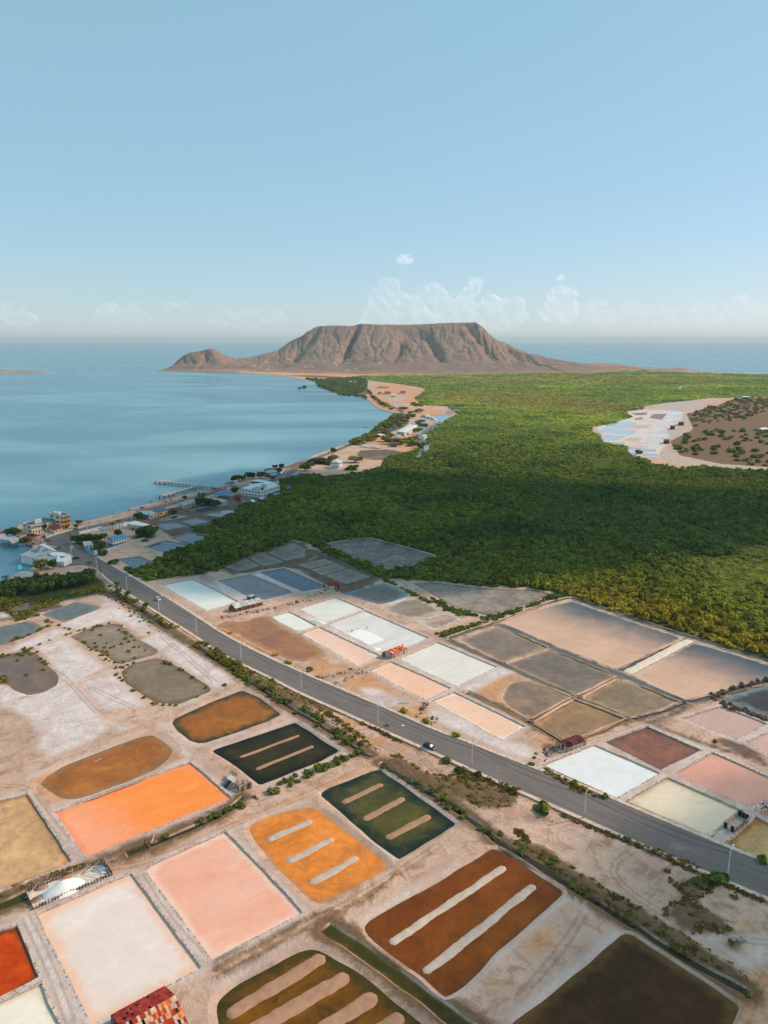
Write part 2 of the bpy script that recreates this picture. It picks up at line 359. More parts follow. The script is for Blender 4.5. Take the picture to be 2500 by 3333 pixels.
pan('half moon pool spreading over a dry tan bed', 'mud', m_half, W('i', [(358,560),(370,520),(400,485),(440,475),(490,477),(600,515),(692,550),(600,605),(492,662),(430,630),(385,600)]), slope=.8, drop=.15, name='pool', cat='pool')
# moats between those ponds
m_moat = pan_mat('channel_water', sc(92,92,90), sc(80,84,86), sc(120,104,84), .8, .06, .12, .32)
m_moat2 = pan_mat('ochre_channel_water', sc(128,98,56), sc(112,90,60), sc(150,112,62), .8, .06, .15, .3)
CANALS = []
def canal(pts, width, m, name='canal_water', drop=.4, label=None):
    CANALS.append(dict(line=smooth(list(pts), 2, False), w=width, mat=m, name=name, drop=drop))
canal(W('i', [(318,203),(345,196),(480,260),(640,328),(820,405),(935,443),(1010,475),(1120,525),(1252,579)]), 2.6, m_moat)
canal(W('i', [(345,181),(500,122),(600,84),(690,66)]), 2.2, m_moat)
canal(W('i', [(690,66),(900,136),(1100,205),(1290,262),(1480,322),(1659,376),(1760,405)]), 3.0, m_moat)
canal(W('i', [(938,426),(1100,345),(1262,272)]), 3.2, m_moat)
canal(W('i', [(1262,578),(1380,553),(1500,518),(1659,474),(1760,450)]), 3.2, m_moat)
canal(W('i', [(85,272),(180,318),(340,388),(520,470),(715,556)]), 2.0, m_moat)
canal(W('i', [(95,262),(200,226),(312,193)]), 2.4, m_moat)
canal(W('i', [(725,553),(830,502),(925,455)]), 1.6, m_moat2)
canal(W('i', [(1000,664),(1120,632),(1248,584)]), 2.4, m_moat)
canal(W('i', [(492,676),(610,612),(712,558)]), 2.0, m_moat2)
canal(W('i', [(718,560),(850,610),(975,660)]), 1.8, m_moat2)
canal(W('i', [(180,530),(300,590),(400,632),(490,684),(560,722),(648,774)]), 2.2, m_moat2)
canal(W('i', [(655,774),(760,752),(870,708),(980,664)]), 1.8, m_moat2)
m_cangreen = pan_mat('olive_canal_water', sc(70,60,14), sc(54,52,14), sc(90,74,26), .8, .08, .1, .32)
canal(W('b', [(748,552),(800,590),(900,650),(1000,720),(1170,840),(1240,890),(1420,1025),(1620,1175),(1760,1270)]), 3.4, m_cangreen)
m_ditch = pan_mat('ditch_water', sc(66,58,42), sc(50,46,34), sc(64,50,34), .8, .1, .15, .2)
canal(W('g', [(690,262),(740,275),(800,298),(930,372),(1050,458),(1132,512)]), 1.4, m_ditch)
canal([G(632,2101), G(699,2144), G(752,2174), G(763,2186), G(823,2225), G(883,2263), G(963,2313), G(1038,2356), G(1086,2387), G(1134,2418), G(1182,2452), G(1208,2460)], 1.5, m_ditch)
canal([G(1240,2482), G(1279,2508), G(1351,2551), G(1423,2594), G(1493,2641), G(1566,2688), G(1619,2738), G(1678,2778), G(1798,2846), G(1917,2919), G(2063,3012), G(2229,3121), G(2330,3172), G(2442,3232)], 1.9, m_ditch)
canal(W('d', [(1640,712),(1500,826),(1420,868),(1280,928),(1140,985),(1010,1036)]), 1.1, m_ditch)
canal(W('d', [(1000,1042),(920,1065),(855,1092)]), 2.8, m_cangreen)
canal(W('a', [(190,335),(100,372),(0,408),(-120,450)]), 3.4, m_cangreen)
# ---- left of centre, beyond the road
m_gw = pan_mat('grey_white_brine', sc(226,222,214), sc(216,214,208), sc(220,210,198), 1.5, .04, .35, .18)
pan('grey white pan above the salt workers, farthest of the white row', 'wall', m_gw, W('h', [(563,375),(815,297),(1008,378),(748,468)]))
m_scr = pan_mat('raked_salt_bed', sc(212,204,198), sc(222,218,214), sc(226,208,194), 1.2, .06, .4, .22, sc(228,228,230), streak=(R(-35), 3.0))
pan('wide raked white pan where two salt workers stand', 'wall', m_scr, W('h', [(762,480),(1015,387),(1230,480),(1443,572),(1300,632),(1120,668),(960,585)]))
m_sw = pan_mat('creamy_white_brine', sc(226,226,216), sc(230,230,222), sc(214,206,194), 1.0, .05, .25, .26)
pan('small creamy white pan left of the grey white pan', 'wall', m_sw, W('h', [(368,430),(500,393),(684,490),(565,530)]))
m_pk4 = pan_mat('pale_salmon_brine', sc(238,202,184), sc(234,190,168), sc(236,216,202), 1.2, .05, .28, .24, sc(236,212,198))
pan('pale salmon pan beside the rust roofed salt shed', 'wall', m_pk4, W('h', [(583,545),(705,498),(900,590),(1112,690),(970,763),(780,650)]))
m_wh5 = pan_mat('chalk_white_salt', sc(228,222,214), sc(220,214,206), sc(232,224,216), 1.2, .06, .4, .22, sc(226,212,198), streak=(R(-35), 2.5))
pan('chalk white pan just right of the rust roofed salt shed', 'wall', m_wh5, [G(1300,2143), G(1426,2090), G(1525,2131), G(1618,2170), G(1550,2202), G(1486,2232), G(1390,2188)])
m_pk6 = pan_mat('apricot_brine', sc(240,196,170), sc(236,186,158), sc(238,212,192), 1.2, .05, .28, .24)
pan('apricot pan in front of the chalk white pan', 'wall', m_pk6, W('h', [(1048,790),(1190,732),(1390,820),(1588,910),(1430,992),(1230,890)]))
pan('apricot pan nearest the road, spotted with salt', 'wall', pan_mat('apricot_salt_brine', sc(240,200,176), sc(236,190,162), sc(240,222,208), 1.5, .06, .3, .24, sc(240,220,206)), [G(1409,2281), G(1480,2252), G(1600,2310), G(1710,2364), G(1635,2407), G(1520,2344)])
m_wetbr = pan_mat('wet_brown_bed', sc(164,112,76), sc(150,104,72), sc(176,128,90), 4.0, .035, .3, .25, sc(128,102,82))
pan('large wet brown bed along the road, left of the salmon pan', 'mud', m_wetbr, W('h', [(10,490),(60,462),(200,462),(280,432),(345,418),(410,470),(470,505),(560,548),(640,600),(738,662),(728,695),(600,733),(500,718),(380,668),(250,608),(160,545),(60,510)]), slope=1.6, drop=.15)
m_bw = pan_mat('ice_white_brine', sc(226,224,216), sc(220,220,214), sc(214,208,196), 1.5, .04, .3, .18)
pan('ice white pan behind the long tin roofed shed', 'wall', m_bw, W('g', [(1088,216),(1300,174),(1450,244),(1606,325),(1400,390),(1240,300)]))
m_pur = pan_mat('purple_grey_brine', sc(130,116,122), sc(122,110,118), sc(140,126,126), 1.2, .03, .15, .32)
pan('purple grey pan behind the long tin roofed shed', 'wall', m_pur, W('h', [(22,187),(235,142),(380,200),(532,267),(330,316),(200,280)]))
m_slate = pan_mat('slate_blue_brine', sc(74,92,104), sc(68,86,98), sc(86,98,104), 1.2, .03, .1, .34)
pan('slate blue pan beside the small red roofed shed', 'wall', m_slate, W('h', [(303,130),(465,100),(600,158),(735,217),(735,235),(590,260),(440,195)]))
m_mudg = pan_mat('grey_mud_film', sc(138,124,108), sc(112,100,88), sc(150,132,112), 2.5, .06, .35, .16, sc(170,160,148))
for i, (lb, pp) in enumerate((('grey mud film pond, topmost of the three behind the red roofed shed', [(550,76),(738,38),(808,62),(640,104)]),
    ('grey mud film pond, middle one of the three behind the red roofed shed', [(645,110),(815,68),(890,100),(722,146)]),
    ('grey mud film pond with a diagonal ditch behind the red roofed shed', [(742,150),(905,106),(1052,158),(886,206)]))):
    pan(lb, 'mud', m_mudg, W('h', pp), slope=.8, drop=.2, curb=False, name='mud_pond', cat='mud pond')
m_v5 = pan_mat('dark_marsh_bed', sc(98,82,68), sc(84,74,66), sc(92,116,130), 4.0, .06, .15, .3, sc(96,118,128))
pan('dark marshy pond with blue water round its brown middle', 'mud', m_v5, W('h', [(875,270),(1000,232),(1130,200),(1230,240),(1310,285),(1200,325),(1100,345),(980,308)]), slope=1.5, drop=.2, curb=False, name='mud_pond', cat='mud pond')
m_v6 = pan_mat('damp_brown_bed', sc(138,118,102), sc(152,134,118), sc(186,172,160), 3.0, .06, .4, .25, sc(112,98,86))
pan('damp brown bed right of the dark marshy pond', 'mud', m_v6, W('h', [(1120,375),(1330,294),(1440,340),(1540,385),(1340,450)]), slope=1.2, drop=.15, curb=False, name='mud_pond', cat='mud pond')
m_v7 = pan_mat('speckled_salt_mud', sc(186,164,146), sc(160,136,116), sc(204,192,180), 2.0, .1, .5, .22, sc(140,116,98))
pan('speckled salty mud bed below the damp brown bed', 'mud', m_v7, W('h', [(1360,455),(1560,400),(1670,445),(1480,520)]), slope=1.2, drop=.15, curb=False, name='mud_pond', cat='mud pond')
m_v8 = pan_mat('mudflat_sheen', sc(134,120,106), sc(146,130,116), sc(118,102,88), 3.0, .03, .3, .18, mott=.8)
pan('smooth grey mudflat pond enclosed by mangroves', 'mud', m_v8, [G(*q) for q in ((1346,1898),(1423,1894),(1533,1911),(1640,1916),(1740,1920),(1791,1930),(1732,1962),(1650,1986),(1579,2002),(1466,1971),(1399,1928))], slope=1.5, drop=.2, curb=False, name='mud_pond', cat='mud pond')
m_v9 = pan_mat('streaked_mudflat', sc(130,112,98), sc(92,80,72), sc(90,78,66), 3.0, .06, .35, .16, sc(184,172,162), streak=(R(-30), 4.0))
pan('streaked grey mudflat deep in the mangroves', 'mud', m_v9, [G(*q) for q in ((1055,1771),(1130,1758),(1206,1750),(1310,1778),(1416,1808),(1340,1838),(1266,1857),(1160,1815))], slope=1.5, drop=.2, curb=False, name='mud_pond', cat='mud pond')
m_v10 = pan_mat('marsh_puddle_mud', sc(130,112,96), sc(96,82,72), sc(136,124,110), 3.0, .07, .35, .18, sc(168,162,156))
for lb, pp in (('marshy puddle bed, nearest of the three beside the mangrove strip', [(850,1190),(1060,1112),(1195,1180),(1000,1228)]),
    ('marshy puddle bed, middle of the three beside the mangrove strip', [(1085,1100),(1230,1062),(1430,1140),(1235,1178)]),
    ('marshy puddle bed with bushes, farthest of the three beside the mangrove strip', [(1285,1050),(1520,955),(1640,1010),(1640,1088),(1445,1128)])):
    pan(lb, 'mud', m_v10, W('k', pp), slope=.8, drop=.2, curb=False, name='mud_pond', cat='mud pond')
m_tp = pan_mat('village_pond_water', sc(70,92,104), sc(64,86,98), sc(86,88,82), 2.0, .03, .06, .36)
for lb, t, pp in (('blue village pond right behind the yellow walled house', 'k', [(172,770),(360,750),(496,790),(272,830)]),
    ('small blue village pond farthest from the road junction', 'k', [(414,742),(570,708),(716,742),(540,780)]),
    ('blue village pond against the mangrove strip', 'k', [(308,915),(500,852),(736,885),(700,905),(548,962)]),
    ('long blue village pond below the boundary wall', 'k', [(40,995),(270,927),(496,975),(270,1053)]),
    ('deep blue pond beside the road near the junction', 'g', [(788,40),(940,20),(1056,70),(902,104)]),
    ('pond of greenish reflections next to the grey huts', 'k', [(205,735),(400,670),(516,695),(270,738)]),
    ('green brown pond under the trees in the village', 'k', [(485,640),(690,597),(796,620),(640,658)])):
    pan(lb, 'wall', m_tp, W(t, pp), curb=False, name='village_pond', cat='pond')
pan('pale pinkish pond at the edge of the village mangroves', 'mud', pan_mat('pale_pond_water', sc(150,146,154), sc(128,112,112), sc(112,106,100), 1.2, .03, .12, .32), W('k', [(655,680),(830,628),(975,640),(840,706)]), slope=1.0, drop=.2, curb=False, name='village_pond', cat='pond')
# ---- left foreground flats
m_l1 = pan_mat('grey_blue_shallow', sc(104,106,106), sc(96,100,102), sc(122,112,100), 3.0, .04, .15, .3)
pan('grey blue shallow pond enclosed by a low dike on the left', 'mud', m_l1, W('g', [(275,410),(500,327),(600,345),(685,362),(640,385),(430,462)]), slope=1.0, curb=False, name='shallow_pond', cat='shallow pond')
pan('grey blue shallow pond at the left edge among mangrove shoots', 'mud', m_l1, W('g', [(-160,500),(0,492),(180,455),(295,500),(220,545),(60,600),(0,620),(-160,660)]), slope=1.0, curb=False, name='shallow_pond', cat='shallow pond')
m_l4 = pan_mat('taupe_mud_water', sc(122,106,94), sc(112,98,88), sc(122,94,78), 9.0, .03, .3, .25, sc(132,108,92))
pan('taupe mud pond at the left edge of the salt flats', 'mud', m_l4, W('g', [(-160,730),(0,692),(150,662),(240,667),(280,720),(350,780),(398,830),(388,890),(300,938),(190,958),(85,920),(60,890),(0,880),(-160,900)]), slope=2.5, drop=.12, curb=False, name='shallow_pond', cat='shallow pond')
m_l5 = pan_mat('brown_film_water', sc(150,128,108), sc(140,120,104), sc(128,104,82), 6.0, .04, .3, .26)
pan('brown shallow pond dotted with mangrove shoots', 'mud', m_l5, W('g', [(475,562),(640,492),(800,472),(880,540),(930,580),(1068,650),(1058,680),(860,738),(760,728),(700,680),(600,640)]), slope=2.0, drop=.1, curb=False, name='shallow_pond', cat='shallow pond')
m_l6 = pan_mat('taupe_brown_water', sc(132,112,90), sc(126,106,86), sc(112,90,66), 3.0, .03, .2, .28)
pan('smooth taupe pond with rounded corners beside the amber pond', 'mud', m_l6, W('g', [(818,800),(900,742),(1040,712),(1120,722),(1250,790),(1415,900),(1425,930),(1330,968),(1200,1018),(1060,1008),(950,948),(852,878)]), slope=2.0, drop=.2, curb=False, name='shallow_pond', cat='shallow pond')
m_l8 = pan_mat('marsh_puddle', sc(118,116,116), sc(108,108,110), sc(96,90,76), 2.0, .04, .15, .3)
pan('grey puddle among the low mangroves on the left', 'mud', m_l8, W('g', [(95,375),(150,350),(200,332),(190,382),(112,390)]), slope=1.0, drop=.1, curb=False, name='puddle', cat='puddle')
# ---- far salt works at the right
FARC = {'blue': pan_mat('far_blue_brine', sc(166,190,204), sc(150,180,198), sc(150,160,164), 3, .02, .12, .34),
        'white': pan_mat('far_white_brine', sc(210,216,222), sc(200,208,216), sc(206,200,196), 3, .02, .2, .3),
        'tan': pan_mat('far_tan_bed', sc(206,176,154), sc(196,166,146), sc(214,190,172), 3, .02, .4, .24),
        'red': pan_mat('far_red_bed', sc(136,84,66), sc(120,76,62), sc(150,104,84), 3, .02, .3, .25)}
for lb, c, pp in (('blue pan nearest the mangroves in the distant salt works', 'blue', [(400,440),(490,412),(650,417),(600,455),(520,463)]),
    ('long blue pan across the mangrove side of the distant salt works', 'blue', [(330,470),(400,460),(640,482),(592,512),(362,488)]),
    ('dark blue pan below the long one in the distant salt works', 'blue', [(377,520),(400,512),(556,522),(500,552),(387,550)]),
    ('narrow blue strip under the dark blue pan in the distant salt works', 'blue', [(387,564),(548,572),(548,588),(402,573)]),
    ('blue pan left of the bush islet in the distant salt works', 'blue', [(572,602),(678,613),(678,635),(587,630)]),
    ('blue pan directly left of the dark bush in the distant salt works', 'blue', [(587,647),(650,647),(650,670),(582,666)]),
    ('pale blue pan above the mud tongue in the distant salt works', 'blue', [(692,617),(788,622),(797,643),(692,640)]),
    ('pale blue pan right of the dark bush in the distant salt works', 'blue', [(690,652),(798,657),(802,678),(690,673)]),
    ('tan bed left of the cross dike in the distant salt works', 'tan', [(522,553),(600,527),(683,532),(664,566)]),
    ('tan strip below the tan bed in the distant salt works', 'tan', [(572,574),(668,574),(658,596),(562,590)]),
    ('bluish white pan beside the dark shed in the distant salt works', 'white', [(707,532),(848,537),(848,549),(712,544)]),
    ('white pan under the dark shed in the distant salt works', 'white', [(702,554),(843,560),(838,574),(697,569)]),
    ('white pan nearest the viewer in the shed row of the distant salt works', 'white', [(692,580),(838,587),(842,603),(687,598)]),
    ('broad bluish white pan in the middle of the distant salt works', 'white', [(742,500),(780,497),(916,507),(878,528),(742,520)]),
    ('bright white pan left of the broad one in the distant salt works', 'white', [(642,492),(743,492),(720,513),(622,508)]),
    ('white pan under the second shed of the distant salt works', 'white', [(762,447),(876,452),(858,466),(742,463)]),
    ('white pan level with the second shed of the distant salt works', 'white', [(802,432),(916,434),(898,443),(794,440)]),
    ('white pan above the second shed of the distant salt works', 'white', [(832,410),(946,414),(928,423),(824,420)]),
    ('white pan level with the farthest shed of the distant salt works', 'white', [(862,383),(966,386),(953,403),(854,400)]),
    ('white pan above the farthest shed of the distant salt works', 'white', [(882,364),(981,367),(973,380),(872,376)]),
    ('farthest blue white pan of the distant salt works', 'white', [(907,328),(1001,331),(988,360),(892,357)]),
    ('brownish red bed left of the winding creek in the distant salt works', 'red', [(602,342),(728,337),(718,356),(642,360)]),
    ('small brownish red bed below the other by the winding creek', 'red', [(622,385),(688,370),(688,393),(632,396)]),
    ('large brownish red bed right of the winding creek', 'red', [(772,347),(878,347),(838,396),(742,378)]),
    ('tan bed in the centre of the distant salt works', 'tan', [(612,440),(758,427),(738,458),(620,466)])):
    pan(lb, 'mud', FARC[c], W('o', pp), slope=.5, drop=.25, curb=False, group='pans of the distant salt works')
pan('oval blue pond on the sandy clearing by the far road', 'mud', m_tp, W('l', [(768,262),(800,254),(858,257),(876,267),(784,271)]), slope=1, drop=.3, curb=False, name='lagoon', cat='pond')
pan('small lagoon in the mangroves beyond the marina', 'mud', m_tp, W('l', [(1312,410),(1380,412),(1438,405),(1456,418),(1352,427)]), slope=1, drop=.3, curb=False, name='lagoon', cat='pond')
pan('crooked lagoon far off in the green mangrove plain', 'mud', FARC['blue'], W('o', [(945,148),(1000,136),(1030,120),(1062,118),(1050,128),(1000,140),(995,158),(960,155)]), slope=1, drop=.3, curb=False, name='lagoon', cat='pond')

RIVER = W('l', [(1085,487),(1180,477),(1320,470),(1362,463),(1330,500),(1262,540),(1250,565),(1192,585),(1142,612),(1103,650),(1150,680),(1196,720),(1155,760),(1105,810),(1062,832),(1074,790),(1122,740),(1130,702),(1082,665),(1068,640),(1095,612),(1175,572),(1236,522),(1196,500),(1110,497)])

# ---- roads
LOWK = [(2900,3092),(2500,2921),(2216,2800),(2090,2747),(1902,2663),(1692,2572),(1535,2502),(1400,2441),(1385,2434),(1230,2366),(1134,2322),(975,2252),(893,2208),(787,2159),(700,2113),(641,2070),(518,1995),(415,1927),(359,1892),(328,1862)]
UPK = [(2900,2968),(2500,2813),(2348,2752),(2063,2632),(1983,2598),(1864,2549),(1690,2484),(1546,2428),(1400,2372),(1327,2339),(1216,2291),(1120,2249),(999,2199),(869,2140),(772,2092),(700,2050),(656,2019),(545,1949),(444,1887),(338,1827),(310,1811)]
LOWK = smooth([G(*q) for q in LOWK], 2, False); UPK = smooth([G(*q) for q in UPK], 2, False)
JUNC = smooth(W('j', [(1085,800),(1055,765),(1000,742),(890,722),(780,730),(640,752),(628,742),(700,712),(800,672),(800,640),(775,600),(740,590),(640,575),(575,555),(545,500),(480,470),(462,445),(500,432),(650,388),(800,345),(920,315),(1200,255),(1420,198),(1659,132),(1659,178),(1400,245),(1140,312),(930,362),(840,400),(780,440),(775,490),(830,530),(900,572),(1042,650)]), 1)
COAST_ROAD = W('k', [(-10,647),(200,605),(450,540),(600,502),(740,462),(860,436),(1000,420),(1150,392),(1290,352),(1430,318),(1490,280),(1520,238),(1580,205),(1659,170)])+W('l', [(190,858),(300,808),(420,768),(560,708),(650,668),(740,640),(840,600),(920,590),(1000,548),(1010,500),(970,455),(940,430),(870,400),(800,368),(730,322),(700,290),(692,250),(700,222)])
COAST_ROAD = smooth(COAST_ROAD, 2, False)

# ---- coast
SHORE = [(0,1890),(39,1880),(90,1860),(112,1842),(130,1836),(118,1815),(108,1790),(104,1768),(78,1756),(45,1738),(62,1708),(120,1700),(160,1704),(232,1704),(271,1698),(362,1677),(450,1655),(500,1643),(583,1616),(705,1590),(725,1583),(755,1567),(801,1543),(861,1528),(931,1519),(965,1505),(1000,1497),(1027,1479),(1136,1441),(1174,1424),(1221,1395),(1267,1365),(1282,1346),(1259,1338),(1225,1325),(1204,1306),(1191,1296),(1153,1287),(1102,1284),(1086,1277),(1060,1266),(1035,1260),(1027,1243),(984,1236),(951,1228),(900,1220),(850,1217),(804,1214.5),(751,1207.5),(690,1205),(645,1203),(572,1199),(559,1194)]
SH = [G(*q) for q in SHORE]
LAND = [(-420, 120), (-560, -500), (4200, -500)]+[G(3600,1262), G(3000,1232), G(2500,1216.5), G(2319,1212), G(2070,1203), G(2000,1199), (1350, 4450), (900, 5600), (-600, 5600), (-1200, 4900)]+SH[::-1]+[(-330, 352), (-380, 250)]
LAND = ccw(LAND)

FOREST = [(516,1818)]+PX('k', [(430,1030),(520,992),(700,908),(812,872),(716,790),(724,745),(870,702),(985,650),(1010,592),(1262,562),(1300,482),(1395,400),(1402,352),(1659,292)])+PX('l', [(440,950),(720,905),(805,880),(870,790),(1000,770),(1080,745),(1104,742),(1080,800),(1072,835),(1108,812),(1160,762),(1202,720),(1155,675),(1112,650),(1150,615),(1256,568),(1270,542),(1338,500),(1410,470),(1350,442),(1315,404),(1130,400),(1072,345),(1162,290),(1130,265),(940,235),(740,212),(560,190),(640,175)])+PX('n', [(0,462),(400,462),(900,452),(1360,442),(1659,432)])+[(2070,1207),(2320,1216),(2500,1221),(3000,1240)]+[(3000,1300)]+PX('o', [(1659,217),(1200,227),(1040,247),(870,262),(700,290),(690,312),(550,330),(610,372),(420,432),(288,450),(302,492),(362,512),(378,572),(560,600),(572,668),(700,700),(780,742),(950,775),(1060,775),(1150,748),(1500,792),(1659,802)])+[(3000,1585),(3000,2300),(2500,2150),(2249,2074),(1857,1942),(1800,1927),(1698,1910),(1533,1902),(1400,1889),(1346,1888),(1255,1880),(1086,1803),(1052,1798),(1000,1765),(951,1756),(914,1775),(815,1806),(732,1836),(665,1868),(560,1880),(482,1890),(434,1870),(405,1851)]
FOREST = [G(*q) for q in FOREST]
# ================================================================== holes cut in the land sheet for water
HOLES = []
for i, p in enumerate(PANS):
    far = min(q[1] for q in p['poly']) > 700
    step = 2.2 if not far else 8.0
    pl = densify(p['poly'], step)
    if p['bank'] == 'mud':
        pl = smooth(pl, 1) if far else smooth(densify(p['poly'], 3.4 if len(p['poly']) > 7 else 2.4), 1)
        pl = wobble(pl, .5, .12, i*3.1)
        p['water'] = ccw(pl); p['hole'] = offset(p['water'], p['slope'])
    else:
        pl = wobble(pl, .28, .25, i*3.1); p['water'] = ccw(pl); p['hole'] = offset(p['water'], .12)
    HOLES.append(p['hole'])
for i, c in enumerate(CANALS):
    ln = densify(c['line'], 3.0, False); N = normals(ln, False); a = []; b = []
    for k, (x, y) in enumerate(ln):
        wv_ = .25 if c['mat'] is m_cangreen else .7; wl = c['w']/2*(1+wv_*noise.noise((x*.16, y*.16, i))); wr = c['w']/2*(1+wv_*noise.noise((x*.16, y*.16, i+50)))
        a.append((x+N[k][0]*wl, y+N[k][1]*wl)); b.append((x-N[k][0]*wr, y-N[k][1]*wr))
    c['poly'] = ccw(a+b[::-1]); c['hole'] = offset(c['poly'], .5); HOLES.append(c['hole'])
RIV = ccw(smooth(RIVER, 1)); HOLES.append(RIV)

# ---- regions of the ground (soft fields, metres from the outline, positive inside)
REG = {k: [] for k in ('salt', 'orange', 'wet', 'scrub', 'grove', 'plaza', 'rut')}
def reg(k, t, *polys):
    for p in polys: REG[k].append(W(t, p))
reg('salt', 'g', [(415,480),(700,340),(690,300),(540,300),(640,285),(760,300),(860,400),(960,430),(1060,530),(930,560),(850,470),(740,455),(560,515)],
    [(-60,690),(0,670),(360,510),(500,525),(230,630),(0,690)], [(235,635),(470,565),(600,690),(720,770),(500,880),(390,910),(400,830),(365,770)],
    [(940,590),(1080,530),(1250,620),(1560,830),(1580,880),(1440,920),(1250,790),(1080,670)], [(-40,890),(80,900),(190,970),(400,905),(480,900),(640,1037),(400,1060),(0,1050)], [(540,880),(760,800),(1000,1037),(700,1060)], [(-50,390),(100,415),(60,440),(-50,440)])
reg('salt', 'd', [(0,0),(200,-60),(400,-90),(560,0),(640,100),(700,180),(750,240),(640,330),(340,445),(230,390),(260,300),(180,180),(0,90)], [(0,720),(190,668),(260,760),(500,1120),(440,1100),(240,790),(170,700)])
reg('salt', 'h', [(765,720),(800,712),(850,735),(830,752),(780,745)], [(960,900),(1100,910),(1250,980),(1250,1037),(1100,1037),(1000,960)], [(560,380),(760,470),(1120,660),(1100,690),(700,490),(540,390)], [(1300,290),(1640,430),(1560,400),(1280,330),(1100,360)], [(250,140),(560,262),(590,262),(330,120)], [(-20,190),(20,190),(230,300),(190,320),(0,240)])
reg('salt', 'i', [(0,610),(150,650),(350,770),(500,790),(520,850),(460,865),(300,800),(100,710),(0,650)], [(930,430),(1270,270),(1280,275),(980,440)], [(340,405),(140,510),(200,540),(420,430)], [(1080,690),(1350,800),(1400,830),(1300,800)])
reg('salt', 'f', [(540,360),(570,350),(920,530),(1380,720),(1340,720),(900,540)], [(840,260),(1140,395),(1600,600),(1560,600),(1130,420)])
reg('salt', 'a', [(120,480),(240,460),(330,640),(610,1209),(560,1209),(420,1209),(280,900),(180,690)], [(905,190),(980,170),(1440,770),(1360,830),(1080,450)], [(1140,945),(1360,840),(1380,880),(1250,940)])
reg('salt', 'c', [(1340,480),(1560,610),(1659,560),(1659,460),(1600,470),(1560,560),(1400,480)])
reg('orange', 'h', [(600,770),(760,700),(940,760),(900,830),(700,840)], [(820,880),(1040,800),(1260,960),(1000,950)], [(-20,430),(300,385),(430,355),(600,290),(720,285),(500,345),(300,400),(-20,470)], [(20,480),(130,520),(400,690),(600,790),(560,790),(300,680),(0,520)], [(960,770),(1130,720),(1180,730),(700,890),(740,850)])
reg('orange', 'e', [(1300,120),(1440,80),(1440,180),(1250,230),(1100,110)], [(-20,960),(640,690),(1080,480),(1330,340),(1390,370),(1100,500),(700,660),(650,760),(60,960)], [(980,290),(1180,330),(1180,370),(1100,400),(950,300)], [(620,40),(980,220),(960,260),(600,70)])
reg('orange', 'b', [(720,500),(1240,170),(1250,200),(900,440),(740,520)], [(0,820),(500,580),(640,540),(640,570),(0,860)])
reg('orange', 'g', [(1170,540),(1230,510),(1320,570),(1290,590),(1190,580)])
reg('orange', 'c', [(480,430),(640,380),(640,480),(520,560),(440,520)], [(1480,360),(1600,340),(1600,420),(1500,420)])
reg('orange', 'd', [(245,100),(275,60),(370,42),(470,60),(520,130),(700,190),(712,240),(650,288),(480,298),(400,250),(350,190),(270,160)], [(700,1209),(1100,1080),(1659,760),(1659,800),(1200,1060),(800,1209)])
reg('orange', 'i', [(180,520),(340,420),(400,480),(350,560),(460,665),(400,630)], [(520,730),(640,780),(560,830),(500,770)])
reg('orange', 'l', [(690,345),(720,372),(770,418),(850,447),(890,455),(980,480),(1000,430),(900,400),(830,335),(720,310)], [(1000,420),(1180,424),(1365,462),(1200,477),(1085,482),(1040,450)], [(740,240),(930,236),(1150,290),(1150,312),(1080,342),(1110,390),(1030,392),(830,332),(740,270)], [(380,268),(480,300),(480,320),(430,300)], [(660,690),(800,655),(1080,650),(1130,710),(1130,745),(900,730)], [(590,690),(660,650),(700,660),(640,700)], [(960,740),(1090,730),(1040,860),(920,880),(850,870)])
reg('orange', 'l', [(870,620),(1000,540),(1060,510),(1180,490),(1240,520),(1100,610),(1000,640)])
reg('orange', 'm', [(630,436),(760,432),(940,462),(1000,452),(1060,430),(1140,440),(1300,452),(1659,456),(1659,468),(1300,468),(1000,482),(900,472),(760,448)])
reg('orange', 'n', [(0,455),(120,448),(400,450),(900,446),(1360,434),(1560,424),(1560,432),(1360,444),(900,456),(400,460),(0,468)])
reg('orange', 'o', [(1120,322),(1250,290),(1300,232),(1450,212),(1659,212),(1659,232),(1420,250),(1280,290),(1150,340),(1030,345)], [(900,495),(1040,440),(1120,395),(1050,400),(1000,440),(880,470)], [(1080,470),(1240,400),(1220,390),(1060,455)], [(1300,390),(1600,385),(1600,410),(1300,400)], [(1250,660),(1450,640),(1480,680),(1280,680)], [(950,560),(1060,560),(1080,620),(980,640)])
reg('wet', 'h', [(520,80),(800,-10),(1150,165),(900,285),(740,230)], [(-20,80),(500,-60),(760,0),(520,80),(120,150)])
reg('wet', 'i', [(1370,560),(1470,505),(1659,455),(1800,420),(1800,470),(1659,490),(1500,530),(1430,565),(1560,615),(1659,660),(1659,690),(1500,620)], [(1000,660),(1260,590),(1200,630),(1050,672)], [(1380,770),(1500,760),(1659,850),(1659,900),(1500,830)], [(1300,260),(1480,320),(1800,420),(1800,350),(1560,280),(1440,250)], [(560,800),(640,770),(640,830),(560,850)])
reg('wet', 'k', [(470,590),(1000,570),(1000,760),(500,1000),(100,760)], [(1020,1100),(1500,930),(1659,960),(1659,1209),(800,1209)])
reg('wet', 'l', [(640,750),(860,740),(980,760),(940,830),(700,820),(620,790)])
reg('wet', 'g', [(-50,340),(200,300),(460,360),(250,410),(180,440),(-50,470)], [(460,240),(700,230),(820,300),(760,300),(690,280),(540,285)])
reg('scrub', 'e', [(1220,420),(1500,600),(1659,620),(1659,780),(1400,625),(1160,470)], [(1130,470),(1500,690),(1659,800),(1659,760),(1300,540)], [(520,60),(760,190),(960,330),(1080,400),(1060,370),(820,230),(560,60)])
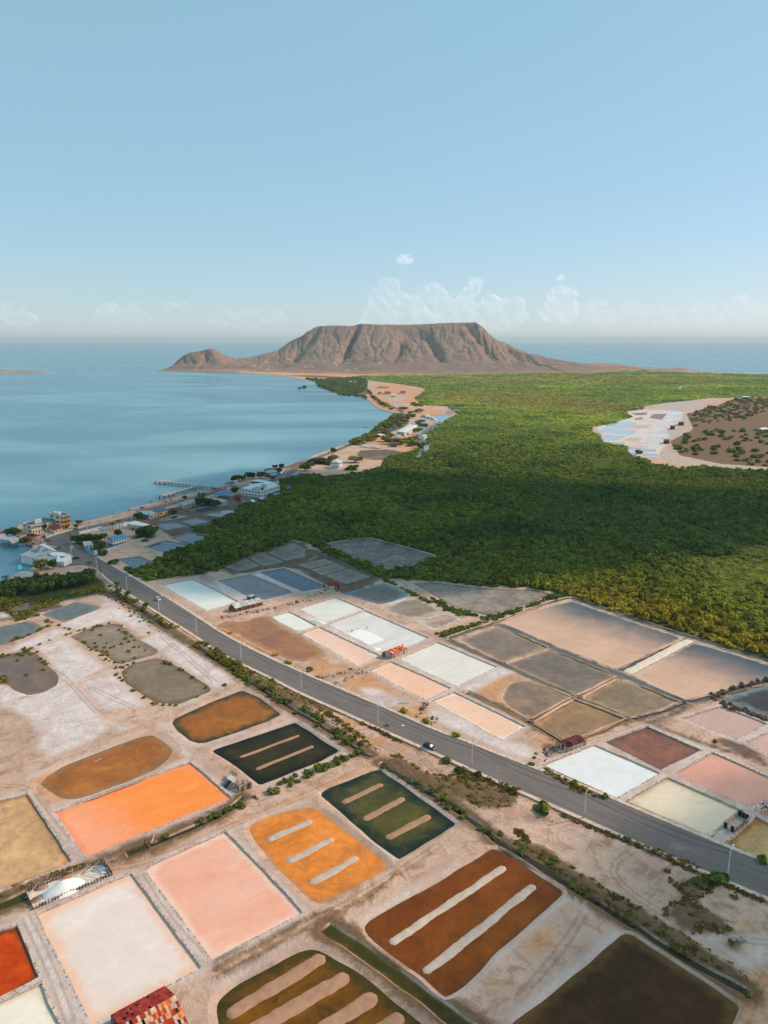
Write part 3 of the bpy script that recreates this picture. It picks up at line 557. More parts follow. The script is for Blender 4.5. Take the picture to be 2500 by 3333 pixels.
reg('scrub', 'f', [(0,410),(440,480),(420,560),(260,580),(230,560),(0,480)], [(330,720),(560,760),(740,905),(600,905),(420,800)])
reg('scrub', 'c', [(560,85),(760,150),(960,270),(1160,390),(1500,600),(1590,690),(1570,700),(1250,540),(1000,380),(700,195)], [(1200,200),(1350,150),(1420,190),(1300,280),(1500,400),(1460,430),(1280,440),(1150,340),(1250,250)], [(340,20),(430,0),(700,160),(690,185),(540,120)], [(1460,470),(1540,470),(1520,530),(1460,510)])
reg('scrub', 'g', [(700,280),(830,330),(1010,480),(1200,590),(1600,840),(1659,850),(1659,800),(1200,520),(900,320),(760,240)])
reg('scrub', 'h', [(0,660),(180,770),(560,960),(800,1037),(900,1100),(500,1000),(0,730)])
reg('scrub', 'd', [(600,1130),(1000,990),(1600,730),(1659,690),(1659,720),(1000,1040),(700,1160)])
reg('scrub', 'a', [(150,290),(250,230),(620,110),(640,140),(420,220),(180,300)], [(-40,360),(150,240),(180,290),(0,390)])
reg('scrub', 'o', [(900,560),(1060,480),(1080,460),(1030,350),(1250,290),(1440,225),(2300,215),(2500,500),(2500,760),(1659,760),(1300,735),(980,670)])
reg('scrub', 'l', [(0,168),(130,175),(700,210),(640,190),(300,170)], [(300,225),(700,200),(700,340),(480,315),(330,262)])
reg('scrub', 'k', [(1100,60),(1659,-60),(1659,200),(1300,330)])
reg('grove', 'j', [(800,400),(1150,480),(1130,560),(1060,600),(880,560),(790,490)], [(1400,440),(1659,320),(1659,440),(1500,450)])
reg('wet', 'k', [(0,660),(420,600),(760,500),(1000,480),(1290,400),(1659,290),(1659,330),(1380,400),(1290,560),(1000,600),(560,690),(0,800)])
reg('grove', 'g', [(-200,330),(0,200),(300,150),(640,140),(720,200),(700,270),(400,330),(0,350)])
reg('plaza', 'k', [(0,620),(700,430),(830,410),(700,480),(0,680)])
reg('plaza', 'l', [(590,590),(900,560),(1060,510),(1200,500),(1100,600),(880,620),(600,700)], [(820,330),(940,330),(1030,338),(960,362),(920,402),(880,382)], [(900,290),(945,250),(950,275),(920,310)])
reg('plaza', 'o', [(285,452),(550,320),(750,308),(900,318),(1030,328),(1120,395),(1040,440),(1020,510),(870,570),(870,620),(980,690),(1300,722),(1659,762),(1659,800),(1200,778),(870,700),(560,675),(575,590),(375,572),(375,500)])
reg('plaza', 'o', [(700,288),(1000,240),(1200,225),(1130,320),(920,318)])
reg('orange', 'd', [(190,590),(1030,247),(1262,440),(345,782)])
REG['orange'] += [W('d', [(195,592),(1030,250),(1258,438),(348,778)])]
XTRA = []
def regl(k, t, w, *lines):
    for l_ in lines:
        L = smooth(W(t, l_), 1, False); L = densify(L, 6, False); pairs = [0] if k != 'rut' else [-.85, .85]
        for o_ in pairs:
            Lo = offset(L, o_, False) if o_ else L; REG[k].append(offset(Lo, w/2, False)+offset(Lo, -w/2, False)[::-1]); Ld = densify(Lo, 1.3, False)
            if min(q[1] for q in Ld) < 420: XTRA.extend(offset(Ld, w/2, False)+offset(Ld, -w/2, False)+offset(Ld, w/2+.5, False)+offset(Ld, -w/2-.5, False)+Ld)
regl('salt', 'g', 2.6, [(360,770),(440,840),(500,880),(560,950),(660,1060)], [(500,880),(640,830),(780,785)], [(870,740),(1070,682)], [(230,635),(330,590),(470,562)], [(1440,920),(1300,1000),(1200,1037)], [(415,480),(560,520)])
regl('salt', 'd', 2.6, [(100,95),(250,55),(440,0)], [(700,190),(850,265)], [(180,590),(500,470),(800,345),(1030,250),(1280,440)], [(1080,200),(1180,290),(1300,380),(1500,310),(1659,270)], [(340,780),(800,630),(1280,460)])
regl('salt', 'e', 1.8, [(0,380),(270,285),(540,185)], [(560,190),(860,395),(930,400),(700,500),(320,640)], [(640,690),(740,660),(880,800),(1220,1140)], [(100,940),(380,810),(640,740)], [(1130,530),(1659,890)])
regl('salt', 'b', 2.0, [(980,520),(1160,400),(1659,120)], [(1240,880),(1420,1000),(1600,1130)], [(560,640),(400,720),(0,960)])
regl('salt', 'c', 2.2, [(90,770),(350,520),(560,340),(680,240),(800,340)], [(390,879),(600,700),(800,540),(930,420)], [(1270,455),(1400,465),(1659,460)], [(1340,490),(1420,560),(1500,600)])
regl('orange', 'e', 3.0, [(0,960),(300,830),(640,680),(1080,480),(1340,345)])
regl('orange', 'c', 6.0, [(1659,640),(1600,720),(1540,879)])
regl('scrub', 'b', 1.0, [(0,835),(500,575),(640,485),(800,440)], [(0,905),(400,690),(640,560)], [(780,480),(1010,390),(1240,190)])
regl('scrub', 'a', 1.2, [(640,130),(900,100),(1100,30)], [(1440,790),(1659,680)])
regl('scrub', 'b', 2.0, [(690,560),(820,690),(1000,830),(1300,1060),(1500,1209)], [(930,560),(1100,700),(1250,830)])
regl('wet', 'i', 2.5, [(1060,690),(1200,640),(1280,590)], [(1080,690),(1300,770),(1500,830),(1659,880)])
regl('scrub', 'f', 2.2, [(0,300),(200,392),(440,500),(757,640),(1000,745),(1230,850),(1400,930)])
regl('scrub', 'c', 2.4, [(1000,-10),(1230,90),(1420,180),(1659,275)])
regl('scrub', 'e', 2.0, [(570,15),(760,110),(900,165),(1100,258),(1400,400)])
regl('scrub', 'h', 2.0, [(0,665),(180,765),(400,865),(580,955)])
regl('rut', 'e', .55, [(0,955),(300,828),(640,688),(1080,485),(1345,345)], [(560,45),(760,170),(960,280),(1140,400)], [(1330,350),(1420,470),(1500,560)])
regl('rut', 'b', .55, [(0,872),(300,706),(640,525),(900,392),(1240,178),(1500,10)])
regl('rut', 'c', .55, [(1659,640),(1600,720),(1540,879)], [(1000,20),(880,110),(960,220),(1130,330),(1180,360)], [(1420,420),(1560,470),(1659,480)], [(430,760),(640,520),(760,330)])
regl('rut', 'a', .5, [(620,150),(820,155),(1000,112),(1320,-10)], [(940,200),(1100,460),(1400,800)], [(170,480),(330,800),(480,1209)])
regl('rut', 'd', .55, [(640,335),(860,272),(1080,212),(1500,60)], [(0,640),(180,640),(240,740),(460,1020)])
regl('rut', 'g', .6, [(360,775),(440,840),(520,930),(660,1080)], [(0,1020),(260,950),(500,880)], [(600,900),(760,980),(900,1040)], [(1090,560),(1260,700),(1450,870)])
regl('rut', 'h', .6, [(0,440),(420,372),(700,282),(1100,178)], [(700,880),(940,800),(1130,732)])
regl('rut', 'i', .6, [(780,780),(1060,690),(1270,600),(1380,560)])
def box_(t, l): reg('salt', t, l)
reg('salt', 'o', [(330,455),(560,335),(750,312),(900,322),(1010,330),(990,400),(880,480),(900,520),(860,600),(800,690),(580,665),(590,600),(390,570),(380,510)])
regl('wet', 'o', 5, [(400,462),(600,465),(740,480),(860,480)], [(380,505),(560,515),(700,522),(850,528)], [(385,556),(680,570),(850,578)], [(690,525),(680,600)], [(560,598),(850,606),(860,680)], [(600,412),(760,422),(890,330)], [(730,480),(830,400),(900,325)], [(800,640),(860,700)], [(720,330),(770,350),(700,400)])
regl('wet', 'o', 9, [(760,320),(745,350),(775,355),(720,395)])
RANGE = {'salt': 1, 'orange': 1, 'wet': 1, 'scrub': 1, 'grove': 1, 'plaza': 1}
# ================================================================== ground sheet
def grid(x0, x1, y0, y1, s):
    xs = np.arange(x0, x1, s); ys = np.arange(y0, y1, s*.87)
    X, Y = np.meshgrid(xs, ys); X = X+(np.arange(len(ys)) % 2)[:, None]*s/2
    P = np.stack([X.ravel(), Y.ravel()], 1); return P+rng.uniform(-.2, .2, P.shape)*s
def wedge(P, pad):  return P[np.abs(P[:, 0]) < pad+P[:, 1]*.62]
pts = np.concatenate([wedge(grid(-260, 300, 95, 330, 2.3), 40), wedge(grid(-500, 560, 330, 640, 4.0), 40), wedge(grid(-900, 1000, 640, 1500, 12), 60),
                      wedge(grid(-2600, 2900, 1500, 4400, 42), 60), grid(-500, 2500, -450, 95, 60)])
pts = np.concatenate([pts, np.array(XTRA)+rng.uniform(-.05, .05, (len(XTRA), 2))])
hd = np.full(len(pts), 1e9); ins = np.zeros(len(pts), bool)
for h in HOLES:
    a = np.array(h); lo, hi = a.min(0)-15, a.max(0)+15
    s_ = np.where(((pts > lo) & (pts < hi)).all(1))[0]
    if len(s_):
        d = line_dist(h, pts[s_], True); hd[s_] = np.minimum(hd[s_], d); ins[s_] |= inside(h, pts[s_])
keep = ~ins & (hd > .7) & (sdist(LAND, pts) > 4)
pts = pts[keep]
co = []; ed = []
for h in HOLES+[LAND]:
    k = len(co); n = len(h); co += [Vector(p) for p in h]; ed += [(k+i, k+(i+1) % n) for i in range(n)]
co += [Vector(p) for p in pts]
v2, _, f2, *_ = geometry.delaunay_2d_cdt(co, ed, [], 0, 1e-4)
v2 = np.array([tuple(q) for q in v2]); f2 = np.array([t for t in f2 if len(t) == 3])
cen = v2[f2].mean(1); ok = inside(LAND, cen)
for h in HOLES:
    a = np.array(h); lo, hi = a.min(0), a.max(0); s_ = np.where(((cen > lo) & (cen < hi)).all(1) & ok)[0]
    if len(s_): ok[s_[inside(h, cen[s_])]] = False
f2 = f2[ok]
# fields
def field(polys, P):
    r = np.full(len(P), -30.0)
    for pl in polys:
        a = np.array(pl); lo, hi = a.min(0)-30, a.max(0)+30; s_ = np.where(((P > lo) & (P < hi)).all(1))[0]
        if len(s_): r[s_] = np.maximum(r[s_], sdist(pl, P[s_]))
    return np.clip(r, -30, 30)
FIELD = {k: field(v, v2) for k, v in REG.items()}
FIELD['grove'] = np.maximum(FIELD['grove'], field([FOREST], v2))
hd = np.full(len(v2), 1e9); sl = np.full(len(v2), -30.0); stp = np.full(len(v2), -30.0)
for p in PANS:
    a = np.array(p['hole']); lo, hi = a.min(0)-32, a.max(0)+32; s_ = np.where(((v2 > lo) & (v2 < hi)).all(1))[0]
    if not len(s_): continue
    d = line_dist(p['hole'], v2[s_], True); hd[s_] = np.minimum(hd[s_], d)
    if p['bank'] == 'wall' and p['curb']: sl[s_] = np.maximum(sl[s_], 1.6-d)
for c in CANALS:
    a = np.array(c['hole']); lo, hi = a.min(0)-32, a.max(0)+32; s_ = np.where(((v2 > lo) & (v2 < hi)).all(1))[0]
    if len(s_):
        d = line_dist(c['hole'], v2[s_], True); hd[s_] = np.minimum(hd[s_], d)
        if c['mat'] in (m_ditch, m_cangreen): FIELD['scrub'][s_] = np.maximum(FIELD['scrub'][s_], 2.3-d)
        else: FIELD['wet'][s_] = np.maximum(FIELD['wet'][s_], .4-d)
FIELD['salt'] = np.maximum(FIELD['salt'], sl)
ROADPOLY = ccw(LOWK+UPK[::-1])
rd = np.full(len(v2), 30.0)
for rp, m_ in ((ROADPOLY, 2.5), (JUNC, 2.0)):
    rd = np.minimum(rd, -sdist(rp, v2)-m_)
rd = np.minimum(rd, line_dist(COAST_ROAD, v2)-8)
z = np.zeros(len(v2)); near = v2[:, 1] < 700
for i in np.where(near)[0]:
    x, y = v2[i]; free = min(1.0, hd[i]/2.0)*min(1.0, max(0.0, rd[i]/2.0))
    if free > 0:
        n_ = .10*noise.noise((x*.12, y*.12, 0))+.08*noise.noise((x*.45, y*.45, 5))
        n_ += max(0, min(1, (FIELD['scrub'][i]+1)/2))*(.35+.5*noise.noise((x*.5, y*.5, 9))+.3*noise.noise((x*1.1, y*1.1, 3)))
        z[i] = n_*free
z -= np.clip((2-rd)/2, 0, 1)*.22*(rd < 2)
vv = np.concatenate([v2, z[:, None]], 1)
# skirt down to the sea along the shore
cnt = {}
for t in f2:
    for a, b in ((t[0], t[1]), (t[1], t[2]), (t[2], t[0])): cnt[(a, b)] = 1
island = np.abs(sdist(LAND, v2)) < .05
bd = [(a, b) for (a, b) in cnt if (b, a) not in cnt and island[a] and island[b]]
vl = [tuple(q) for q in vv]; fl = [tuple(int(i) for i in t) for t in f2]; low = {}
for a, b in bd:
    for i in (a, b):
        if i not in low: low[i] = len(vl); vl.append((v2[i][0], v2[i][1], -3.0))
    fl.append((int(b), int(a), low[a], low[b]))
q = Nodes('ground_earth'); P = q.pos()
nb = q.noise(P, .035, 5, .65, .8); nm = q.noise(P, .16, 7, .74, .8); nf = q.noise(P, .8, 5, .8); ns = q.noise(q.rotz(P, R(-33), (1, 3.5, 1)), .16, 4, .7, .4)
c = q.mix(q.ramp(nb, .35, .65), sc(214,180,160), sc(192,160,142))
c = q.mix(q.ramp(nm, .46, .66, 0, .8), c, sc(160,122,102))
c = q.mix(q.ramp(ns, .52, .75, 0, .55), c, sc(226,200,186))
c = q.mix(q.ramp(nf, .55, .72, 0, .52), c, sc(128,98,78)); c = q.mix(q.ramp(q.noise(P, .05, 4, .6, 1.5), .56, .68, 0, .6), c, sc(204,158,122))
wig = q.math('ADD', q.math('MULTIPLY', q.math('SUBTRACT', nm, .5), 9), q.math('MULTIPLY', q.math('SUBTRACT', nf, .5), 4))
def fld(nme, lo, hi, amp=1.0):
    return q.ramp(q.math('ADD', q.attr(nme).outputs['Fac'], q.math('MULTIPLY', wig, amp)), lo, hi)
oc = q.mix(q.ramp(nm, .35, .7), sc(212,160,116), sc(190,132,92)); oc = q.mix(q.ramp(nb, .5, .7, 0, .6), oc, sc(218,184,156))
c = q.mix(q.math('MULTIPLY', fld('orange', -2, 3), .85), c, oc)
wc = q.mix(q.ramp(nm, .35, .7), sc(104,88,78), sc(78,64,56)); wc = q.mix(q.ramp(nb, .5, .7, 0, .6), wc, sc(150,132,118))
c = q.mix(q.math('MULTIPLY', fld('wet', -2, 2), .9), c, wc)
pc = q.mix(q.ramp(nm, .35, .7), sc(196,180,168), sc(172,156,146))
c = q.mix(fld('plaza', -2, 2, .4), c, pc)
sa = q.mix(q.ramp(nm, .3, .62), sc(234,222,218), sc(210,194,190)); sa = q.mix(q.ramp(ns, .5, .72, 0, .7), sa, sc(190,168,152)); sa = q.mix(q.ramp(nb, .5, .62, 0, .75), sa, sc(196,172,164)); sa = q.mix(q.ramp(nf, .56, .7, 0, .4), sa, sc(160,136,120))
c = q.mix(fld('salt', -1.5, 2.5, .8), c, sa)
su = q.mix(q.ramp(nf, .4, .7), sc(112,84,62), sc(92,84,46)); su = q.mix(q.ramp(nm, .5, .72), su, sc(146,112,86)); su = q.mix(q.ramp(nb, .52, .68, 0, .5), su, sc(124,78,54))
c = q.mix(q.math('MULTIPLY', fld('rut', -.35, .25, .05), .42), c, sc(150,116,94))
c = q.mix(q.math('MULTIPLY', fld('scrub', -1.5, 1.5, .6), .92), c, su)
gr = q.mix(q.ramp(nm, .35, .7), sc(62,74,34), sc(44,54,26)); gr = q.mix(q.ramp(nb, .55, .7, 0, .5), gr, sc(96,86,48))
c = q.mix(fld('grove', -3, 3, .5), c, gr)
hgt = q.math('ADD', nf, q.math('MULTIPLY', nm, 1.5)); q.bump(hgt, .8, .5)
MAT_GROUND = q.fin(c, .92, .15)
ground = mesh_obj('ground', vl, fl, MAT_GROUND); tag(ground, kind='structure')
for k, a in FIELD.items():
    at = ground.data.attributes.new(k, 'FLOAT', 'POINT'); full = np.full(len(vl), -30.0); full[:len(a)] = a; at.data.foreach_set('value', full)

# ================================================================== ponds and pans
MAT_BANK = M('bank_earth', sc(186,160,140), .3, .9, .95, .1)
MAT_MUDBANK = M('mud_bank', sc(188,158,134), .2, .5, .9, .15)
MAT_SALTBAR = M('salted_bar', sc(194,176,162), .13, .4, .9, .15)
MAT_EARTHBAR = M('earth_bar', sc(172,132,106), .15, .4, .9, .15)
MAT_CURB = M('curb_stone', sc(176,150,130), .45, 1.2, .9, .15)
def water_mesh(name, poly, zed, m, parent=None, step=4.0, local_loc=None):
    v, f = tri_poly(poly, step); d = np.maximum(0, sdist(poly, v))
    off = ORG[parent.name] if parent is not None else Vector((0, 0, 0))
    o = mesh_obj(name, [(a, b, zed) for a, b in v], [tuple(int(i) for i in t) for t in f], m, parent)
    at = o.data.attributes.new('dist', 'FLOAT', 'POINT'); at.data.foreach_set('value', d.astype(float)); return o
def ridge(parent, A, B, wd, h, zb, mat_, seed):
    A, B = np.array(A), np.array(B); L = np.linalg.norm(B-A); t = (B-A)/L; n = np.array([-t[1], t[0]]); K = max(20, int(L/.7)); V = []; F = []; Q = 13
    for i in range(K+1):
        s_ = i/K*L; e = min(s_, L-s_); wdt = wd*(math.sqrt(max(0, 1-(1-min(1, e/(wd*.5)))**2)) if e < wd*.5 else 1)*(1+.22*noise.noise((s_*.16, seed, 0))+.16*noise.noise((s_*.6, seed, 5)))
        c = A+t*s_+n*.35*noise.noise((s_*.12, seed, 7))
        for k in range(Q):
            u = -1+2*k/(Q-1); p = c+n*u*(wdt/2+.05)
            V.append((p[0], p[1], zb-.06+(h*.6+.1)*(1-abs(u)**2.4)*(1+.22*noise.noise((p[0]*.45, p[1]*.45, seed)))*min(1, e/(wd*.3)+.02)))
    for i in range(K):
        for k in range(Q-1): F.append((i*Q+k, (i+1)*Q+k, (i+1)*Q+k+1, i*Q+k+1))
    o = mesh_obj('earth_bar', V, F, mat_, parent, None, True); o.name = 'earth_bar'; return o
def gfields(o):
    P_ = np.array([v.co for v in o.data.vertices])[:, :2]+np.array(ORG[o.name])[:2]
    for k, v in REG.items():
        at_ = o.data.attributes.new(k, 'FLOAT', 'POINT'); f_ = field(v, P_)
        at_.data.foreach_set('value', np.maximum(f_, -30) if k != 'grove' else np.full(len(P_), -30.0))
for i, p in enumerate(PANS):
    wp, hp = p['water'], p['hole']; cx_ = sum(a for a, b in wp)/len(wp); cy_ = sum(b for a, b in wp)/len(wp)
    nearp = min(b for a, b in wp); zw = -p['drop']
    t = thing(p['name'], p['label'], p['cat'], (cx_, cy_, zw), 0, p['group'])
    water_mesh('brine' if 'pan' in p['name'] else 'water', wp, zw, p['mat'], t, 3.2 if nearp < 330 else (6 if nearp < 900 else 16))
    n = len(wp); V = [(a, b, 0) for a, b in hp]+[(a, b, zw-.02) for a, b in wp]; F = []
    for k in range(n): F.append((k, (k+1) % n, n+(k+1) % n, n+k))
    bo = mesh_obj('bank', V, F, MAT_BANK if p['bank'] == 'wall' else MAT_GROUND, t)
    if p['bank'] != 'wall': gfields(bo)
    for rr in p['ridges']:
        ridge(t, rr[0], rr[1], rr[2], rr[3], zw, MAT_SALTBAR if len(rr) > 4 else MAT_EARTHBAR, i*7.7+rr[0][0])
    if p['bank'] == 'wall' and p['curb'] and nearp < 520:
        mb = MB(); ring = [r_ for r_ in densify(offset(p['poly'], .45), .7) if random.random() < .85]
        for x, y in ring:
            if random.random() < .3: continue
            s1 = random.uniform(.2, .4); mb.box((x+random.uniform(-.1, .1), y+random.uniform(-.1, .1), -.1), s1, random.uniform(.15, .3), random.uniform(.18, .34), random.uniform(0, 3))
        tag(mb.build('curb_stones', MAT_CURB, t), kind='stuff')
for i, c in enumerate(CANALS):
    o = water_mesh(c['name'], c['poly'], -c['drop'], c['mat'], None, 1.6); tag(o, kind='structure')
    n = len(c['poly']); V = [(a, b, 0) for a, b in c['hole']]+[(a, b, -c['drop']-.02) for a, b in c['poly']]
    gfields(tag(mesh_obj('canal_bank', V, [(k, (k+1) % n, n+(k+1) % n, n+k) for k in range(n)], MAT_GROUND), kind='structure'))

# ================================================================== sea and river
def sea_mat(name, base, deep):
    q = Nodes(name); P = q.pos()
    st = q.noise(q.rotz(P, R(12), (1, 2.0, 1)), .0019, 4, .55, .9); s2 = q.noise(q.rotz(P, R(-8), (1, 2.6, 1)), .009, 3, .5, .2)
    mixv = q.math('ADD', q.math('MULTIPLY', st, .94), q.math('MULTIPLY', s2, .06))
    cam_d_ = q.n('ShaderNodeVectorMath', operation='LENGTH'); q.l(P, cam_d_.inputs[0])
    c = q.mix(q.ramp(mixv, .36, .68), deep, base)
    rr = q.ramp(mixv, .38, .62, .22, .36)
    wv = q.n('ShaderNodeTexNoise'); wv.inputs['Scale'].default_value = .35; wv.inputs['Detail'].default_value = 5; wv.inputs['Roughness'].default_value = .65
    q.l(q.rotz(P, R(30), (1, .5, 1)), wv.inputs['Vector']); q.bump(wv.outputs[0], .5, .6)
    q.p.inputs['IOR'].default_value = 1.33
    return q.fin(c, rr, .34)
HAZE_D = 4.2e-5
MAT_SEA = sea_mat('sea_water', sc(126,170,180), sc(62,118,140))
ring = [0, 300, 900, 2500, 6000, 15000, 40000, 90000]; V = [(0, 0, -.8)]; F = []; K = 64
for r_ in ring[1:]:
    for k in range(K): V.append((r_*math.cos(2*math.pi*k/K), r_*math.sin(2*math.pi*k/K), -.8))
for k in range(K): F.append((0, 1+k, 1+(k+1) % K))
for j in range(len(ring)-2):
    for k in range(K): F.append((1+j*K+k, 1+(j+1)*K+k, 1+(j+1)*K+(k+1) % K, 1+j*K+(k+1) % K))
tag(mesh_obj('sea', V, F, MAT_SEA), kind='structure')
MAT_RIVER = pan_mat('river_water', sc(118,150,166), sc(104,138,154), sc(96,110,104), 2, .02, .1, .36)
tag(water_mesh('river', RIV, -.5, MAT_RIVER, None, 16), kind='structure')
n = len(RIV); V = [(a, b, 0) for a, b in RIV]+[(a, b, -.7) for a, b in RIV]
tag(mesh_obj('river_bank', V, [(k, (k+1) % n, n+(k+1) % n, n+k) for k in range(n)], MAT_MUDBANK), kind='structure')

# ================================================================== roads
q = Nodes('asphalt'); P = q.pos()
lane = q.noise(q.rotz(P, R(40.6), (.05, 1, 1)), .9, 3, .6); blot = q.noise(P, .12, 4, .65); fine = q.noise(P, 2.5, 3, .7)
c = q.mix(q.ramp(lane, .35, .7), sc(120,111,108), sc(104,97,95)); c = q.mix(q.ramp(blot, .5, .75, 0, .6), c, sc(128,118,114)); c = q.mix(q.ramp(fine, .5, .8, 0, .4), c, sc(84,80,80))
MAT_ROAD = q.fin(c, .85, .25)
MAT_WALK = M('pavement_concrete', sc(206,184,168), .25, .7, .9, .15)
MAT_WALK2 = M('pink_paving', sc(180,146,134), .25, .7, .9, .15)
def sheet(name, poly, zed, m, step=4):
    v, f = tri_poly(poly, step); return tag(mesh_obj(name, [(a, b, zed) for a, b in v], [tuple(int(i) for i in t) for t in f], m), kind='structure')
sheet('road', densify(ROADPOLY, 4), .008, MAT_ROAD)
sheet('road_junction', densify(ccw(JUNC), 5), .004, MAT_ROAD)
def strip(name, line, o0, o1, z0, h, m):
    line = densify(line, 4, False); N = normals(line, False); V = []; F = []
    for (x, y), nn in zip(line, N):
        for o_, zz in ((o0, z0), (o0, h), (o1, h), (o1, z0)): V.append((x+nn[0]*o_, y+nn[1]*o_, zz))
    for i in range(len(line)-1):
        for k in range(3): F.append((4*i+k, 4*i+k+1, 4*i+4+k+1, 4*i+4+k))
    F += [(0, 3, 2, 1), tuple(4*(len(line)-1)+k for k in range(4))]
    return tag(mesh_obj(name, V, F, m), kind='structure')
strip('pavement', LOWK, .0, 1.5, -.3, .16, MAT_WALK) if normals(LOWK, False)[5] @ (np.array(UPK[5])-np.array(LOWK[5])) < 0 else strip('pavement', LOWK, -1.5, 0, -.3, .16, MAT_WALK)
strip('pavement', UPK, .0, 1.5, -.3, .16, MAT_WALK) if normals(UPK, False)[5] @ (np.array(LOWK[5])-np.array(UPK[5])) < 0 else strip('pavement', UPK, -1.5, 0, -.3, .16, MAT_WALK)
N = normals(COAST_ROAD, False)
strip('coast_road', COAST_ROAD, -4.2, 4.2, -.3, .012, MAT_ROAD)
k0 = next(i for i, p_ in enumerate(COAST_ROAD) if p_[1] > 830)
side = 1 if N[5] @ np.array((1, -1)) < 0 else -1
strip('promenade', COAST_ROAD[:k0], side*4.4, side*13.0, -.3, .18, MAT_WALK2)
strip('sea_wall', COAST_ROAD[:k0], side*13.0, side*13.7, -1.5, .7, MAT_WALK)
# the patch of newer asphalt and drain cover
MAT_PATCH = M('asphalt_patch', sc(128,120,116), .12, .6, .9, .2)
sheet('road_patch', W('f', [(1195,740),(1265,768),(1240,790),(1170,762)]), .014, MAT_PATCH, 3)
mb = MB(); a, b, c_, d_ = [V3('e', *p_) for p_ in ((1258,228),(1275,226),(1278,233),(1262,236))]
mb.prism([a.xy, b.xy, c_.xy, d_.xy], .0, .02); tag(mb.build('drain_cover', M('painted_white', sc(226,224,220), .08, 1, .6)), 'white painted drain cover set in the asphalt near the motorcycle', 'drain cover')

# ================================================================== mountain
CRX = PX('m', [(118,412),(150,370),(200,325),(250,306),(310,298),(340,288),(370,282),(395,286),(420,300),(480,330),(550,348),(620,340),(700,325),(770,308),(830,293),(865,272),(900,245),(940,222),(1000,195),(1040,168),(1080,140),(1130,126),(1250,121),(1300,126),(1350,128),(1375,120),(1400,110),(1500,116),(1650,118)])+PX('n', [(250,118),(330,116),(500,108),(640,102),(720,100),(750,122),(780,150),(830,200),(870,226),(900,230),(950,256),(1000,285),(1050,310),(1080,312),(1130,322),(1200,340),(1300,358),(1400,375),(1540,394),(1659,405)])
YC = lambda px: 3960+740*max(0, min(1, (px-745)/190.0))
cp = [GY(x, y, YC(x)) for x, y in CRX]; hx = np.array([p_[0] for p_ in cp]); hz = np.array([max(1, p_[2]) for p_ in cp]); hy_ = np.array([p_[1] for p_ in cp])
hx = np.concatenate([[hx[0]-25], hx, [hx[-1]+150]]); hz = np.concatenate([[-4], hz, [-3]]); hy_ = np.concatenate([[hy_[0]], hy_, [hy_[-1]]])
nx, ny = 520, 210
xs = np.linspace(hx[0], hx[-1], nx); ys = 3230+(np.linspace(0, 1, ny)**1.15)*2150
HC = np.interp(xs, hx, hz); YCX = np.interp(xs, hx, hy_)
def toe(x):
    # where the foot of the hill meets the flat
    return np.interp(x, [hx[1], -720, -560, -380, -200, 100, 500, 900, 1300], [3700, 3640, 3560, 3420, 3330, 3240, 3250, 3300, 3480])
MZ = np.zeros((ny, nx))
for j, y in enumerate(ys):
    for i, x in enumerate(xs):
        H0, yc = HC[i], YCX[i]; tf = yc-toe(x); 
        if y <= yc:
            t = (yc-y)/tf
            if H0 > 100:
                prof = np.interp(t, [0, .05, .14, .3, .45, .62, .8, 1.0], [1, .97, .78, .50, .31, .17, .075, .0])
                k_ = min(1, (H0-100)/60)
                prof = prof*k_+(1-k_)*np.interp(t, [0, .2, .5, .8, 1], [1, .72, .34, .1, 0])
            else: prof = np.interp(t, [0, .15, .5, .8, 1], [1, .86, .42, .16, 0.0])
        else:
            pl = 420 if H0 > 150 else 60; t = (y-yc)/900
            prof = 1-.012*((y-yc)/100) if y < yc+pl else np.interp((y-yc-pl)/500, [0, .3, .7, 1], [1-.012*pl/100, .6, .15, -.02])
        h = H0*prof
        wx = x+75*noise.noise((x*.0026, y*.0012, 3.3))+14*noise.noise((x*.011, y*.0025, 6.6))+(x-350)*.10*max(0, (yc-y)/tf)
        rv = abs(noise.noise((wx*.0048, y*.0009, 1.7))); rv2 = abs(noise.noise((wx*.017, y*.0024, 8.1))); rv3 = abs(noise.noise((wx*.04, y*.006, 2.2)))
        t = (yc-y)/tf
        msk = max(0, min(1, (t-.02)/.12))*max(0, min(1, (.72-t)/.3)) if y < yc else 0
        h -= msk*min(1, H0/180)*((40+22*noise.noise((x*.0034, 3, 7)))*max(0, 1-rv/.24)**1.1+9*max(0, 1-rv2/.28)+4*max(0, 1-rv3/.3)-11)
        apron = max(0, min(1, (t-.35)/.2))*max(0, min(1, (1-t)/.25)) if y < yc else 0
        h += (7*noise.noise((x*.006, y*.006, 5))+4*noise.noise((x*.018, y*.018, 2)))*apron
        h += 5.0*noise.noise((x*.016, y*.016, 11))*min(1, max(0, h/30))+1.6*noise.noise((x*.06, y*.06, 4))*min(1, max(0, h/30))
        if h < .4: h = -1.5
        MZ[j, i] = h
